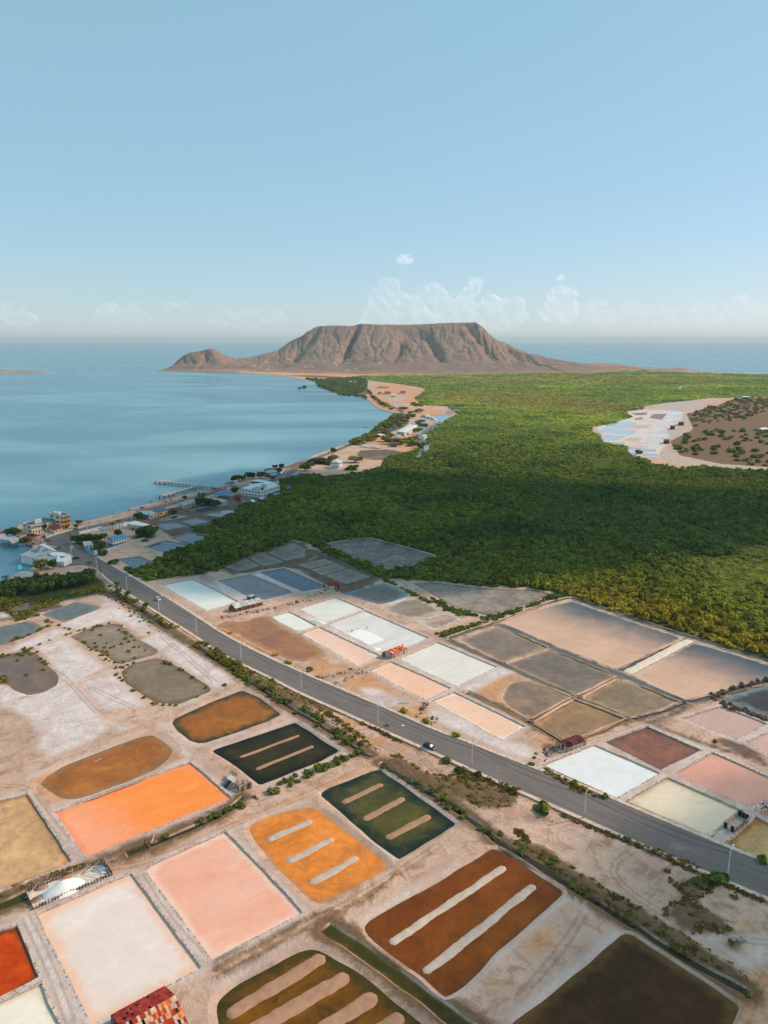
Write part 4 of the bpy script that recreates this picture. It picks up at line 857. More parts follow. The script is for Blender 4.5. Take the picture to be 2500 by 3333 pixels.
# steep sea cliff at the foot of the left hill
V = [(xs[i], ys[j], MZ[j, i]) for j in range(ny) for i in range(nx)]
F = [(j*nx+i, j*nx+i+1, (j+1)*nx+i+1, (j+1)*nx+i) for j in range(ny-1) for i in range(nx-1) if max(MZ[j, i], MZ[j, i+1], MZ[j+1, i], MZ[j+1, i+1]) > -1]
q = Nodes('mountain_scrub'); P = q.pos()
ge = q.n('ShaderNodeNewGeometry'); sp = q.n('ShaderNodeSeparateXYZ'); q.l(ge.outputs['Normal'], sp.inputs[0])
n1 = q.noise(P, .006, 6, .65, .6); n2 = q.noise(P, .022, 5, .7); n3 = q.noise(P, .05, 5, .8)
c = q.mix(q.ramp(n1, .35, .65), sc(172,130,114), sc(138,110,102))
c = q.mix(q.ramp(n2, .52, .7, 0, .36), c, sc(192,146,116))
c = q.mix(q.ramp(n3, .46, .56, 0, .8), c, sc(96,92,76)); c = q.mix(q.ramp(n1, .52, .62, 0, .45), c, sc(98,92,74))
stp_ = q.ramp(sp.outputs['Z'], .7, .93)
c = q.mix(q.math('MULTIPLY', stp_, q.ramp(n2, .35, .6, .1, .7)), c, sc(136,118,104))
zz = q.n('ShaderNodeSeparateXYZ'); q.l(P, zz.inputs[0])
lowm = q.ramp(q.math('ADD', zz.outputs['Z'], q.math('MULTIPLY', n2, 12)), 6, 18, 1, 0)
c = q.mix(q.math('MULTIPLY', lowm, q.ramp(n1, .45, .6)), c, sc(196,134,100))
MAT_MTN = q.fin(c, .95, .1)
mountain = tag(mesh_obj('mountain', V, F, MAT_MTN, None, None, True), kind='structure')
def on_mountain(px, py):
    for Y in np.arange(3240, 4700, 6.0):
        x, y, zq = GY(px, py, Y); i = int(np.clip(np.searchsorted(xs, x), 0, nx-1)); j = int(np.clip(np.searchsorted(ys, Y), 0, ny-1))
        if zq <= max(0, MZ[j, i]): return Vector((x, Y, max(0, MZ[j, i])))
    return Vector(GY(px, py, 3400))
# far sand spit at the left, beyond the bay
sp_ = [G(-260,1202), G(-100,1204), G(60,1208), G(150,1210), G(158,1212), G(60,1214), G(-100,1219), G(-260,1224)]
mb = MB(); mb.prism(smooth(sp_, 2), -2, 1.6); tag(mb.build('sand_spit', M('spit_sand', sc(176,140,116), .4, .01, .95, .1)), kind='structure')

# white causeway between the two great silty ponds
A_, B_ = W1('i',962,438), W1('i',1276,274); zz_ = thing('causeway', 'straight white salted causeway between the two big silty ponds', 'causeway', (*A_, 0)); o = ridge(zz_, A_, B_, 4.2, .5, -.05, M('white_causeway', sc(222,206,192), .08, .4, .9, .15), 3.3); o.name = 'crest'
# ================================================================== foliage prototypes
def leaf_mat(name, base, spread=.55, ty='INSTANCER'):
    q = Nodes(name); ge = q.n('ShaderNodeNewGeometry'); t = q.attr('tint', ty).outputs['Color']
    r = ge.outputs['Random Per Island']
    c = q.mix(r, tuple(c*(1-spread) for c in base), tuple(min(1, c*(1+spread)) for c in base))
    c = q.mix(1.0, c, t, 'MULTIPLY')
    q.p.inputs['Subsurface Weight'].default_value = 0
    m = q.fin(c, .75, .2)
    tr = q.n('ShaderNodeBsdfTranslucent'); q.l(c, tr.inputs[0]); ms = q.n('ShaderNodeMixShader'); ms.inputs[0].default_value = .4
    q.l(q.p.outputs[0], ms.inputs[1]); q.l(tr.outputs[0], ms.inputs[2]); q.l(ms.outputs[0], q.out.inputs['Surface']); return m
MAT_LEAF = leaf_mat('leaves', (.20, .215, .055))
MAT_TWIG = M('bark', sc(112,90,72), .3, 2, .9, .1)
def bush_mesh(name, seed, n=80, flat=.8, leaf=.34, core=True, lobes=5):
    """a crown of radius 1 sitting on the ground: leaf clumps through several uneven lobes"""
    r = random.Random(seed); V = []; F = []
    L = [(Vector((0, 0, .45*flat)), .62)]
    for _ in range(lobes):
        a = r.uniform(0, 6.28); d = r.uniform(.3, .62); L.append((Vector((math.cos(a)*d, math.sin(a)*d, r.uniform(.3, .85)*flat)), r.uniform(.3, .5)))
    def leafq(c, nrm, s):
        a = nrm.orthogonal().normalized(); a.rotate(Matrix.Rotation(r.uniform(0, 6.28), 3, nrm)); b = nrm.cross(a); k = len(V)
        V.extend([c-a*s-b*s*.55, c+a*s*.25-b*s*.8+nrm*s*.3, c+a*s+b*s*.1, c+b*s*.8+nrm*s*.25-a*s*.2]); F.append((k, k+1, k+2, k+3))
    for i in range(n):
        c, rad = L[r.randrange(len(L))]
        d = Vector((r.gauss(0, 1), r.gauss(0, 1), r.gauss(.25, 1))).normalized(); p = c+Vector((d.x*rad, d.y*rad, d.z*rad*flat))*r.uniform(.72, 1.06)
        if p.z < .02: p.z = abs(p.z)*.5+.02
        nn = (d+Vector((r.uniform(-.5, .5), r.uniform(-.5, .5), r.uniform(-.2, .6)))).normalized(); leafq(p, nn, leaf*r.uniform(.6, 1.15))
    if core:
        for c, rad in L:
            bm = bmesh.new(); bmesh.ops.create_icosphere(bm, subdivisions=1, radius=rad*.72); k = len(V)
            V.extend([Vector((v.co.x, v.co.y, v.co.z*flat))+c for v in bm.verts]); F.extend([tuple(k+v.index for v in f.verts) for f in bm.faces]); bm.free()
    me = bpy.data.meshes.new(name); me.from_pydata([tuple(v) for v in V], [], F); me.materials.append(MAT_LEAF); me.update(); return me
BUSH = [bush_mesh('bush_leaves', 11+i, 90, .85, .3) for i in range(4)]
LOWB = [bush_mesh('low_leaves', 51+i, 60, .45, .28) for i in range(3)]
SCRB = [bush_mesh('scrub_leaves', 71+i, 46, .5, .26, False) for i in range(3)]
TREE = [bush_mesh('tree_leaves', 91+i, 190, .8, .24, True, 8) for i in range(3)]
def bush(name, label, cat, meshes, loc, s, tint, group, zs=1.0):
    o = link(bpy.data.objects.new(name, random.choice(meshes))); o.location = loc; o.rotation_euler = (0, 0, random.uniform(0, 6.28))
    s *= .85; o.scale = (s*random.uniform(.85, 1.15), s*random.uniform(.85, 1.15), s*zs*random.uniform(.7, 1.1)); o['tint'] = list(tint); return tag(o, label, cat, group)
GREEN = (.95, 1.0, .62); DARKG = (.42, .58, .42); OLIVE = (1.2, 1.0, .52); RUST = (2.2, 1.1, .7); BROWN = (1.5, 1.1, 1.0); GOLD = (2.6, 1.75, .55)
def jit(t, a=.2): k = random.uniform(1-a, 1+a); return tuple(c*k*random.uniform(.92, 1.08) for c in t)
def along(line, n, wd, sz, tint, label, group, name='mangrove_bush', cat='bush', meshes=None, zs=1.0):
    line = np.array(line); seg = np.linalg.norm(np.diff(line, axis=0), axis=1); cum = np.concatenate([[0], np.cumsum(seg)])
    for _ in range(n):
        s_ = random.uniform(0, cum[-1]); i = min(len(seg)-1, int(np.searchsorted(cum, s_)-1)) if s_ > 0 else 0; t = (s_-cum[i])/max(seg[i], 1e-6)
        p = line[i]+(line[i+1]-line[i])*t; d = (line[i+1]-line[i])/max(seg[i], 1e-6)
        p = p+np.array([-d[1], d[0]])*random.uniform(-wd, wd)
        bush(name, label, cat, meshes or BUSH, (p[0], p[1], -.1), random.uniform(*sz), jit(tint), group, zs)
def at(t, pts, sz, tint, label, group, name='mangrove_bush', cat='bush', meshes=None, zs=1.0):
    for x, y in pts:
        a = W1(t, x, y); bush(name, label, cat, meshes or BUSH, (a[0], a[1], -.1), sz*random.uniform(.85, 1.15), jit(tint, .12), group, zs)

# ---- scattering of masses nobody could count
PROTO_HOME = []
def scatter(name, P, scale, tint, meshes):
    """one object: points that carry size and tint, each drawing one of the leaf meshes"""
    me = bpy.data.meshes.new(name); me.from_pydata([tuple(p) for p in P], [], [])
    at_ = me.attributes.new('sc', 'FLOAT_VECTOR', 'POINT'); at_.data.foreach_set('vector', np.asarray(scale, float).ravel())
    at_ = me.attributes.new('tint', 'FLOAT_VECTOR', 'POINT'); at_.data.foreach_set('vector', np.asarray(tint, float).ravel())
    o = link(bpy.data.objects.new(name, me)); tag(o, kind='stuff')
    g = bpy.data.node_groups.new(name, 'GeometryNodeTree')
    g.interface.new_socket('Geometry', in_out='INPUT', socket_type='NodeSocketGeometry'); g.interface.new_socket('Geometry', in_out='OUTPUT', socket_type='NodeSocketGeometry')
    N = g.nodes.new; L = g.links.new
    gi = N('NodeGroupInput'); go = N('NodeGroupOutput'); ip = N('GeometryNodeInstanceOnPoints'); jn = N('GeometryNodeGeometryToInstance')
    for m_ in meshes:
        oi = N('GeometryNodeObjectInfo'); oi.transform_space = 'ORIGINAL'; oi.inputs['Object'].default_value = m_; L(oi.outputs['Geometry'], jn.inputs[0])
    na = N('GeometryNodeInputNamedAttribute'); na.data_type = 'FLOAT_VECTOR'; na.inputs['Name'].default_value = 'sc'
    rv = N('FunctionNodeRandomValue'); rv.data_type = 'FLOAT'; rv.inputs[3].default_value = 6.283; cx_ = N('ShaderNodeCombineXYZ'); L(rv.outputs[1], cx_.inputs[2])
    ri = N('FunctionNodeRandomValue'); ri.data_type = 'INT'; ri.inputs[4].default_value = 0; ri.inputs[5].default_value = len(meshes)-1
    L(gi.outputs[0], ip.inputs['Points']); L(jn.outputs[0], ip.inputs['Instance']); ip.inputs['Pick Instance'].default_value = True
    L(ri.outputs[2], ip.inputs['Instance Index']); L(cx_.outputs[0], ip.inputs['Rotation']); L(na.outputs[0], ip.inputs['Scale']); L(ip.outputs[0], go.inputs[0])
    md = o.modifiers.new('scatter', 'NODES'); md.node_group = g; return o

# ---- named bushes along the dikes and ditches (first, so that the masses can borrow their leaves)
L1 = 'green mangrove bush growing along the ditch on the near side of the road'; G1 = 'bushes along the roadside ditch'
ditch_up = [G(740,2165), G(823,2222), G(883,2260), G(963,2310), G(1038,2353), G(1086,2384), G(1134,2415), G(1182,2446)]
along(ditch_up, 30, 2.6, (.9, 2.1), GREEN, L1, G1)
at('e', [(380,30),(450,65),(495,70),(610,130),(695,185),(850,285),(830,320),(895,350),(930,330),(970,400),(990,365)], 2.1, GREEN, L1, G1)
along(W('h', [(0,680),(90,740),(160,790),(215,840)]), 34, 2.6, (1.2, 2.3), OLIVE, 'olive mangrove bush packed between the pavement and the salt flats', 'olive bushes beside the pavement')
at('h', [(295,875),(315,915),(370,920),(445,995),(490,1005),(380,965),(225,885),(385,865),(240,830)], 1.9, GREEN, L1, G1)
along(W('g', [(760,210),(850,290),(930,350),(1010,400)]), 22, 2.6, (1.3, 2.6), (.8, .9, .55), 'dark shrub between the road bend and the white salt flat', 'shrubs by the road bend')
along(W('g', [(1040,420),(1100,465),(1190,510)]), 12, 2.0, (1.0, 1.9), OLIVE, 'olive mangrove bush packed between the pavement and the salt flats', 'olive bushes beside the pavement')
along(W('g', [(1320,600),(1420,660),(1520,725),(1640,790)]), 34, 2.8, (1.1, 2.2), OLIVE, 'olive mangrove bush packed between the pavement and the salt flats', 'olive bushes beside the pavement')
L2 = 'green mangrove bush on the dike beside the dirt track'; G2 = 'bushes beside the dirt track'
at('e', [(440,625),(480,610),(520,600),(545,575),(520,632),(560,615),(615,580),(620,548),(650,560),(695,520),(695,545),(735,530),(750,503),(780,510),(815,478),(830,490),(860,455),(890,460),(925,440),(960,420),(415,678),(380,690),(170,778),(90,800),(10,840)], 1.7, GREEN, L2, G2)
at('d', [(1620,780),(1540,805),(1430,850),(1465,838),(1360,885),(1120,985)], 1.5, GREEN, L2, G2)
L3 = 'green bush in the ditch between the olive pond and the roadside scrub'; G3 = 'bushes in the lower ditch'
at('e', [(1135,515),(1185,535),(1255,580),(1320,615),(1375,620),(1365,648),(1405,675),(1480,672),(1500,735),(1545,715),(1540,765),(1580,790),(1610,770),(1650,800)], 1.3, GREEN, L3, G3)
at('f', [(15,490),(65,525),(90,575),(110,555),(165,590),(160,620),(250,680),(280,690),(350,705),(315,720),(425,745),(465,780),(450,800),(560,805),(590,845),(610,825),(650,880),(700,870)], 1.3, GREEN, L3, G3)
L4 = 'small green bush on the ditch bank beside the russet pond'; G4 = 'bushes beside the russet and peat ponds'
at('c', [(450,30),(470,20),(700,210),(720,222),(745,232),(775,255),(825,278),(880,310),(915,330),(965,362),(1000,390)], 1.2, GREEN, L4, G4)
at('c', [(1190,500),(1220,520),(1245,530),(1268,548),(1560,740)], 1.0, GREEN, L4, G4)
# single shrubs the photograph shows apart
for lb, t, x, y, s_, tn in (('round green shrub on the bare ground near the black car', 'e', 1560, 475, 2.6, (.75,.9,.55)), ('dark green bush at the edge of the road scrub', 'e', 1650, 548, 2.2, DARKG),
    ('broad green bush beside the pavement below the greenish cream pan', 'f', 555, 580, 4.2, (.8,.85,.5)), ('small bush casting a shadow on the road by the collapsed plank store', 'f', 500, 362, 1.7, OLIVE),
    ('low bush at the pavement edge opposite the broad green bush', 'f', 710, 455, 1.9, OLIVE), ('yellowish bush on the verge in front of the blank white pan', 'f', 765, 485, 1.5, GOLD),
    ('low green bush on the verge below the white pan corner', 'f', 860, 522, 1.7, GREEN), ('dry olive bush on the roadside, leftmost in the brown scrub', 'f', 155, 395, 2.2, (.9,.85,.5)),
    ('dark thorn bush in the middle of the brown scrub', 'f', 240, 415, 2.2, (.5,.45,.3)), ('dark thorn bush where the scrub meets the pavement', 'f', 405, 500, 2.6, (.55,.5,.3)),
    ('big feathery green shrub under the lamp post at the lower right', 'c', 1420, 178, 3.9, (.7,.95,.55)), ('grey green shrub beside the big feathery one', 'c', 1325, 195, 3.1, (.9,.95,.75)),
    ('round bush on the verge at the right edge by the yellow ochre pan', 'f', 1630, 832, 2.2, GREEN), ('yellow green bush on the far verge near the motorcycle', 'e', 1275, 140, 2.2, GOLD),
    ('olive bush casting a shadow on the far pavement', 'e', 1425, 212, 2.4, OLIVE), ('dry bush on the far pavement opposite the black car', 'i', 125, 745, 2.4, (1.8,1.5,.8)),
    ('yellow green bush on the far pavement beside the wet brown bed', 'h', 408, 690, 1.7, GOLD), ('olive bush left of the road shadow by the wet brown bed', 'h', 630, 795, 2.6, OLIVE),
    ('small dry bush on the far pavement below the wet brown bed', 'h', 495, 742, 2.2, (2.0,1.6,.7)), ('small bush at the left corner of the wet brown bed', 'h', 105, 542, 1.6, GOLD),
    ('clump of green shoots at the left edge of the taupe pond', 'g', 15, 855, 3.0, OLIVE), ('tall bush left of the deep blue roadside pond', 'j', 1215, 710, 4.2, (.55,.7,.45)),
    ('drooping tree behind the white advert board', 'j', 1095, 620, 5.0, (.5,.55,.35)), ('bushy clump on the right edge of the maroon pan track', 'i', 1398, 778, 1.2, (.5,.4,.3)),
    ('dark bush islet between the blue pans of the distant salt works', 'o', 667, 655, 7.0, OLIVE), ('rounded mangrove islet far out in the bay, larger of two', 'l', 208, 270, 11, DARKG),
    ('rounded mangrove islet far out in the bay, smaller of two', 'l', 180, 274, 8, DARKG), ('lone round tree on the shore road of the parking ground', 'l', 446, 758, 7, DARKG)):
    a = W1(t, x, y); bush('shrub', lb, 'bush', BUSH, (a[0], a[1], -.1), s_, tn, None, .85)
L5 = 'low mangrove shoot standing in the brown shallow pond'; G5 = 'mangrove shoots in the shallow ponds'
at('g', [(820,490),(805,520),(830,532),(850,540),(855,545),(845,580),(890,560),(910,590),(870,600),(820,615),(770,632),(750,640),(905,635),(940,632),(980,655),(870,665),(905,710),(555,600),(575,605),(600,640),(620,655),(650,635),(655,660),(690,665),(720,670),(705,637),(700,690),(730,690),(680,690),(715,720),(740,730),(775,740),(800,742),(830,740),(640,610),(690,490),(625,520),(655,490),(735,475),(680,555),(720,610)], 1.15, OLIVE, L5, G5, meshes=LOWB, zs=1.5)
at('g', [(190,665),(165,650),(210,685),(250,670),(120,728),(275,715),(300,735),(320,750),(295,790),(180,825),(30,845),(40,865),(60,690),(20,700),(150,690)], 1.3, OLIVE, 'low mangrove shoot on the rim of the taupe mud pond', 'mangrove shoots round the taupe pond', meshes=LOWB, zs=1.5)
at('g', [(780,780),(810,770),(830,775),(790,815),(780,825),(810,845),(830,862),(860,755),(900,740),(895,932),(975,975),(1030,1015),(1050,1022),(1100,1028),(1150,1028),(1190,1030),(1300,840),(1110,740),(1150,750),(1130,745),(1215,785),(1230,790),(1385,910),(1335,970),(1520,893),(1005,540)], 1.25, OLIVE, 'low bush on the bank of the smooth taupe pond', 'bushes round the smooth taupe pond', meshes=LOWB, zs=1.4)
along(W('g', [(60,600),(220,545),(330,495)]), 18, 1.5, (1.0, 1.8), OLIVE, 'olive shoot on the dike of the left edge pond', 'shoots on the left dikes', meshes=LOWB, zs=1.4)
along(W('g', [(-20,690),(100,690),(360,580),(520,530),(700,480)]), 22, 1.0, (.7, 1.5), OLIVE, 'olive shoot on the dike of the left edge pond', 'shoots on the left dikes', meshes=LOWB, zs=1.4)
along(W('g', [(230,415),(330,470),(420,500),(480,510)]), 12, 1.2, (.8, 1.6), OLIVE, 'olive shoot on the dike of the left edge pond', 'shoots on the left dikes', meshes=LOWB, zs=1.4)

# ---- grove of dark trees by the village shore, one by one
LT = 'dense dark green tree in the grove between the tin roofed house and the ponds'; GT = 'trees of the shore grove'
def tree(name, label, loc, s, h, tint, group=None, cat='tree'):
    t = thing(name, label, cat, loc, random.uniform(0, 6.28), group)
    mb = MB(); mb.tube((0, 0, -.2), (0, .1, h*.5), .035*h, .022*h, 7)
    for a in (0, 2.1, 4.2): mb.tube((0, .1, h*.42), (math.cos(a)*s*.45, math.sin(a)*s*.45, h*.72), .018*h, .008*h, 5)
    mb.build('trunk', MAT_TWIG, t, True)
    c = link(bpy.data.objects.new('crown', random.choice(TREE))); c.parent = t; c.location = (0, 0, h*.28); c.scale = (s, s*random.uniform(.85, 1.15), h*.62); c['tint'] = list(tint); return t
for x, y in ((40,1290),(110,1230),(170,1280),(240,1180),(300,1240),(360,1180),(420,1260),(480,1200),(560,1150),(600,1230),(660,1110),(700,1190),(740,1280),(800,1120),(850,1200),(900,1150),(930,1240),(990,1120),(1050,1180),(1110,1110),(1160,1190),(1240,1130),(1300,1090),(1350,1150),(1420,1080),(1470,1140),(1540,1060),(1600,1110),(1640,1030),(90,1340),(620,1290),(200,1340)):
    a = W1('t', x, y); tree('grove_tree', LT, (a[0], a[1], 0), random.uniform(3.2, 4.6), random.uniform(5.5, 8), jit((.42, .66, .42), .25), GT)
for lb, t, x, y, s_, h, tn in (('broad dark tree hiding the pavilion end at the left edge', 't', 230, 260, 7, 8, (.25,.42,.3)), ('dark tree over the water by the red gazebo', 't', 470, 410, 5, 6.5, (.3,.5,.33)),
    ('large brownish green tree between the restaurant and the tin roofed house', 't', 740, 880, 7.0, 9, (.75,.72,.42)), ('green tree right of the large brownish one behind the restaurant', 't', 960, 830, 4.5, 7, (.5,.7,.4)),
    ('dark tree in front of the hotel sign wing', 'p', 890, 430, 3.6, 8, (.3,.5,.32)), ('dark tree in front of the orange hotel front', 'p', 1085, 330, 4.6, 9, (.28,.46,.3)),
    ('small round tree at the hotel wall', 'p', 1340, 372, 2.2, 3.4, (.45,.6,.4)), ('round shrub tree by the low wall of the hotel', 'p', 1525, 360, 2.6, 4, (.35,.5,.32)),
    ('reddish tinged tree at the shore end of the hotel wall', 'p', 1590, 290, 4.2, 5, (.8,.7,.4)), ('dark tree beside the red gazebo', 'p', 640, 590, 4, 6, (.4,.52,.33)),
    ('big dark tree at the junction, left of the row', 'q', 190, 640, 5.5, 8, (.28,.45,.3)), ('big dark tree at the junction, second of the row', 'q', 330, 640, 6, 9, (.3,.45,.3)),
    ('big dark tree at the junction, third of the row', 'q', 470, 630, 6, 9, (.32,.5,.32)), ('big dark tree next to the blue roofed house', 'q', 640, 620, 6, 9, (.38,.55,.34)),
    ('grey leafless looking tree in front of the blue roofed house', 'q', 670, 720, 4.2, 5, (.9,.75,.62)), ('round dark tree behind the blue roofed house', 'q', 970, 520, 5.5, 7.5, (.3,.5,.32)),
    ('dark green tree behind the pale walled yard', 'q', 1420, 500, 6.5, 9, (.3,.58,.33)), ('dark green tree at the right of the pale walled yard', 'q', 1560, 470, 7, 9, (.35,.62,.36)),
    ('tree overhanging the white warehouse', 'q', 1380, 190, 6, 8, (.32,.55,.34)), ('flame red tree beside the thatched hall', 'r', 470, 900, 4.6, 7, (2.4,.7,.4)),
    ('wide dark tree on the shore by the thatched pavilion', 'r', 440, 490, 8.5, 9, (.25,.42,.3)), ('lighter green tree right of the wide dark one', 'r', 600, 480, 5.5, 8, (.6,.9,.4)),
    ('tall dark tree behind the white roofed hall', 'r', 730, 440, 7, 10, (.3,.42,.3)), ('tall dark tree left of the teal walled house', 'r', 960, 430, 7, 10, (.28,.45,.3)),
    ('dark tree in front of the white hotel', 'r', 420, 740, 6, 8, (.25,.4,.28)), ('red flowering bush tree before the teal walled house', 'r', 1110, 410, 4.5, 5, (1.4,.45,.4)),
    ('round green tree on the village square', 'r', 1215, 455, 4, 5, (.5,.75,.4)), ('palm like dark tree beside the teal walled house', 'r', 1320, 330, 5, 9, (.3,.42,.3)),
    ('dark tree behind the teal walled house', 'r', 1250, 225, 5, 6, (.3,.45,.3)), ('pointed tree on the shore past the teal walled house', 'r', 1390, 230, 5.5, 8, (.35,.45,.3)),
    ('bright green tree behind the grey huts', 'v', 1190, 660, 5.5, 8, (.5,1.0,.4)), ('dark tree row behind the pond, left end', 'v', 1180, 780, 7, 8, (.25,.42,.28)), ('dark tree row behind the pond, middle', 'v', 1330, 790, 7, 8, (.25,.42,.28)), ('dark tree row behind the pond, right end', 'v', 1500, 830, 7, 7, (.25,.42,.28)),
    ('bush on the promenade by the piers', 'v', 775, 655, 2.6, 4.5, (.35,.4,.3)), ('green tree behind the yellow walled house', 'k', 330, 665, 6, 5, (.45,.7,.4)),
    ('dark tree in the yard of the orange hut, first', 'k', 60, 880, 8, 9, (.33,.6,.36)), ('dark tree in the yard of the orange hut, second', 'k', 140, 890, 8, 9, (.33,.6,.36)), ('dark tree in the yard of the orange hut, third', 'k', 10, 720, 6, 7, (.33,.55,.36)),
    ('bush at the left of the white villa', 'l', 215, 905, 9, 7, (.45,.6,.4)), ('dark hedge tree behind the white villa', 'l', 330, 850, 10, 8, (.4,.5,.35)), ('dark hedge tree touching the white villa', 'l', 390, 850, 9, 8, (.4,.5,.35)),
    ('brown tree right of the white villa', 'l', 450, 830, 9, 9, (1.2,.85,.8)), ('grey brown thicket right of the white villa', 'l', 610, 840, 13, 9, (1.5,1.1,1.1))):
    a = W1(t, x, y); k_ = .8 if t in 'qkrp' else .9; tree('broadleaf_tree', lb, (a[0], a[1], 0), s_*k_, h*k_, tn)
# ---- palms
def palm(label, loc, h):
    t = thing('palm_tree', label, 'palm tree', loc, random.uniform(0, 6)); MB().path([Vector((.02*h*k*k/9, 0, h*k/3-.2)) for k in range(4)], lambda i: .22-.03*i, 6).build('trunk', MAT_TWIG, t, True)
    top = Vector((.02*h, 0, h-.2)); V = []; F = []
    for k in range(17):
        a = 2.4*k; el = .9-.1*(k % 9); d = Vector((math.cos(a), math.sin(a), 0)); s_ = Vector((-d.y, d.x, 0)); L_ = 3.0; n0 = len(V)
        for j in range(6):
            u = j/5; c = top+d*L_*u*math.cos(el*.6)+UPZ*(L_*u*math.sin(el)-1.9*u*u); w_ = .42*math.sin(math.pi*min(1, .12+u*.86)); V += [c-s_*w_-UPZ*w_*.5, c, c+s_*w_-UPZ*w_*.5]
        for j in range(5): F += [(n0+3*j, n0+3*j+3, n0+3*j+4, n0+3*j+1), (n0+3*j+1, n0+3*j+4, n0+3*j+5, n0+3*j+2)]
    o = mesh_obj('fronds', V, F, MAT_LEAF, t, None, False, True); o['tint'] = [.6, .68, .45]
UPZ = Vector((0, 0, 1))
for lb, t, x, y, h in (('palm beside the coast road wall near the warehouse', 'q', 1005, 370, 7), ('shorter yellowish palm left of the one by the coast wall', 'q', 870, 390, 5.5), ('palm at the junction corner above the dark trees', 'q', 175, 560, 8), ('palm beside the orange hut yard', 'q', 1275, 580, 8.5),
    ('palm on the grove edge by the road bend', 't', 1620, 930, 7.5), ('yellowish palm at the left edge of the grove', 't', 120, 1150, 6), ('low spreading palm beside the restaurant roof', 'p', 1180, 850, 3.5), ('low spreading palm on the plaza corner', 'p', 960, 690, 3.2), ('small palm on the bay promenade', 'q', 1440, 60, 5)):
    palm(lb, (*W1(t, x, y), 0), h)
# ---- shore and marina trees (brown and green crowns)
LS = 'brownish green tree in the belt between the bay and the marina'; GS = 'trees between the bay and the marina'
for x, y in ((590,705),(615,690),(640,700),(650,670),(680,660),(700,650),(690,690),(730,640),(720,665),(755,625),(760,650),(780,610),(790,590),(810,575),(830,560),(850,550),(840,580),(870,540),(890,520),(880,560),(905,500),(930,500),(950,490),(930,530),(960,510),(985,530),(1000,540),(970,560),(1010,520),(915,545),(945,575),(860,640),(880,655),(850,680),(870,700),(850,620),(900,590),(940,700),(960,690),(980,700),(1000,690),(1030,685),(1050,690),(1070,680),(1040,715),(1020,500),(1040,490),(1060,500),(1035,470),(1085,545),(1100,560),(1120,545),(1140,575),(1075,605),(1120,730),(990,440),(960,440),(890,440),(860,420),(840,410),(800,390),(770,370),(760,350),(740,340),(820,400),(1080,460),(1110,455)):
    a = W1('l', x, y); tree('shore_tree', LS, (a[0], a[1], 0), random.uniform(6, 10), random.uniform(6, 9), jit(random.choice(((1.0,.9,.5),(1.5,1.1,.6),(.6,.85,.4),(1.3,1.05,.55))), .2), GS)

# ---- dry shrubs and the masses
LD = 'dry brown thorn shrub on the bare ground between road and ditch'; GD = 'dry thorn shrubs'
at('c', [(1180,175),(1210,200),(1240,230),(1260,260),(1290,240),(1340,210),(1370,230),(1300,300),(1250,300),(1190,300),(1160,320),(1160,345),(1240,340),(1280,350),(1330,390),(1370,400),(1440,410),(1460,410),(1400,390),(1490,500),(1480,485),(1495,255),(1165,130),(1540,660)], 1.5, (1.2,.75,.6), LD, GD, 'dry_shrub', 'shrub', SCRB)
at('f', [(40,440),(80,430),(120,460),(150,500),(200,520),(100,480),(180,460),(240,460),(270,550),(300,545),(340,550),(130,440),(220,515),(60,480),(280,480)], 1.6, (1.3,.9,.7), LD, GD, 'dry_shrub', 'shrub', SCRB)
def home(meshes): return [next(o for o in COL.objects if o.data == m_) for m_ in meshes if any(o.data == m_ for o in COL.objects)]
HB, HL, HS = home(BUSH), home(LOWB), home(SCRB)
def poisson_wedge(poly, smin, k, ymax=4200):
    """rows whose spacing grows with distance, jittered, kept inside the outline"""
    a = np.array(poly); out = []; y = a[:, 1].min()
    while y < min(a[:, 1].max(), ymax):
        s_ = max(smin, y/k if y < 1100 else y/(k*1.3)); xs_ = np.arange(max(a[:, 0].min(), -y*.7-80), min(a[:, 0].max(), y*.68+60), s_)
        if len(xs_): out.append(np.stack([xs_+rng.uniform(-.45, .45, len(xs_))*s_, y+rng.uniform(-.45, .45, len(xs_))*s_, np.full(len(xs_), s_)], 1))
        y += s_*.9
    P = np.concatenate(out); P = P[inside(poly, P[:, :2])]; return P
def clear(P, extra=0.0):
    ok = np.ones(len(P), bool)
    for h in HOLES:
        a = np.array(h); lo, hi = a.min(0)-5, a.max(0)+5; s_ = np.where(((P[:, :2] > lo) & (P[:, :2] < hi)).all(1))[0]
        if len(s_): ok[s_] &= sdist(h, P[s_, :2]) < -extra
    return ok
P = poisson_wedge(FOREST, 3.5, 235.0); P = P[clear(P, 1.0)]
nz = lambda s_, sd: np.array([noise.noise((x*s_, y*s_, sd)) for x, y in P[:, :2]])
n1, n2, n3 = nz(.004, 1), nz(.016, 4), nz(.0016, 9); Y = P[:, 1:2]; r_ = rng.uniform(.75, 1.25, (len(P), 1))
mix = lambda a, b, t: a*(1-t)+b*t
cl = lambda x: np.clip(x, 0, 1)[:, None]
chan = np.minimum(np.abs(nz(.0045, 21)), np.abs(nz(.0062, 33))); r_ = rng.uniform(.6, 1.35, (len(P), 1))
t = np.tile(np.array([[.88, 1.0, .5]]), (len(P), 1))
t = mix(t, np.array([[1.35, 1.4, .52]]), cl((n1+.05)*2.2)*.8)
t = mix(t, np.array([[.5, .8, .45]]), cl((n2-.12)*3.5)*.75)
t = mix(t, np.array([[1.35, .95, .75]]), cl((n3-.22)*4)*.55*(P[:, 1:2] > 900))
edge = np.array([G(2500,2160), G(2249,2076), G(1980,1985)]); de = line_dist(edge, P)
t = mix(t, np.array([[3.3, 1.6, .38]]), cl(1.3-de/36.0)*.9)
t = mix(t, np.array([[1.7, 1.5, .5]]), cl(1.25-de/125.0)*.65)
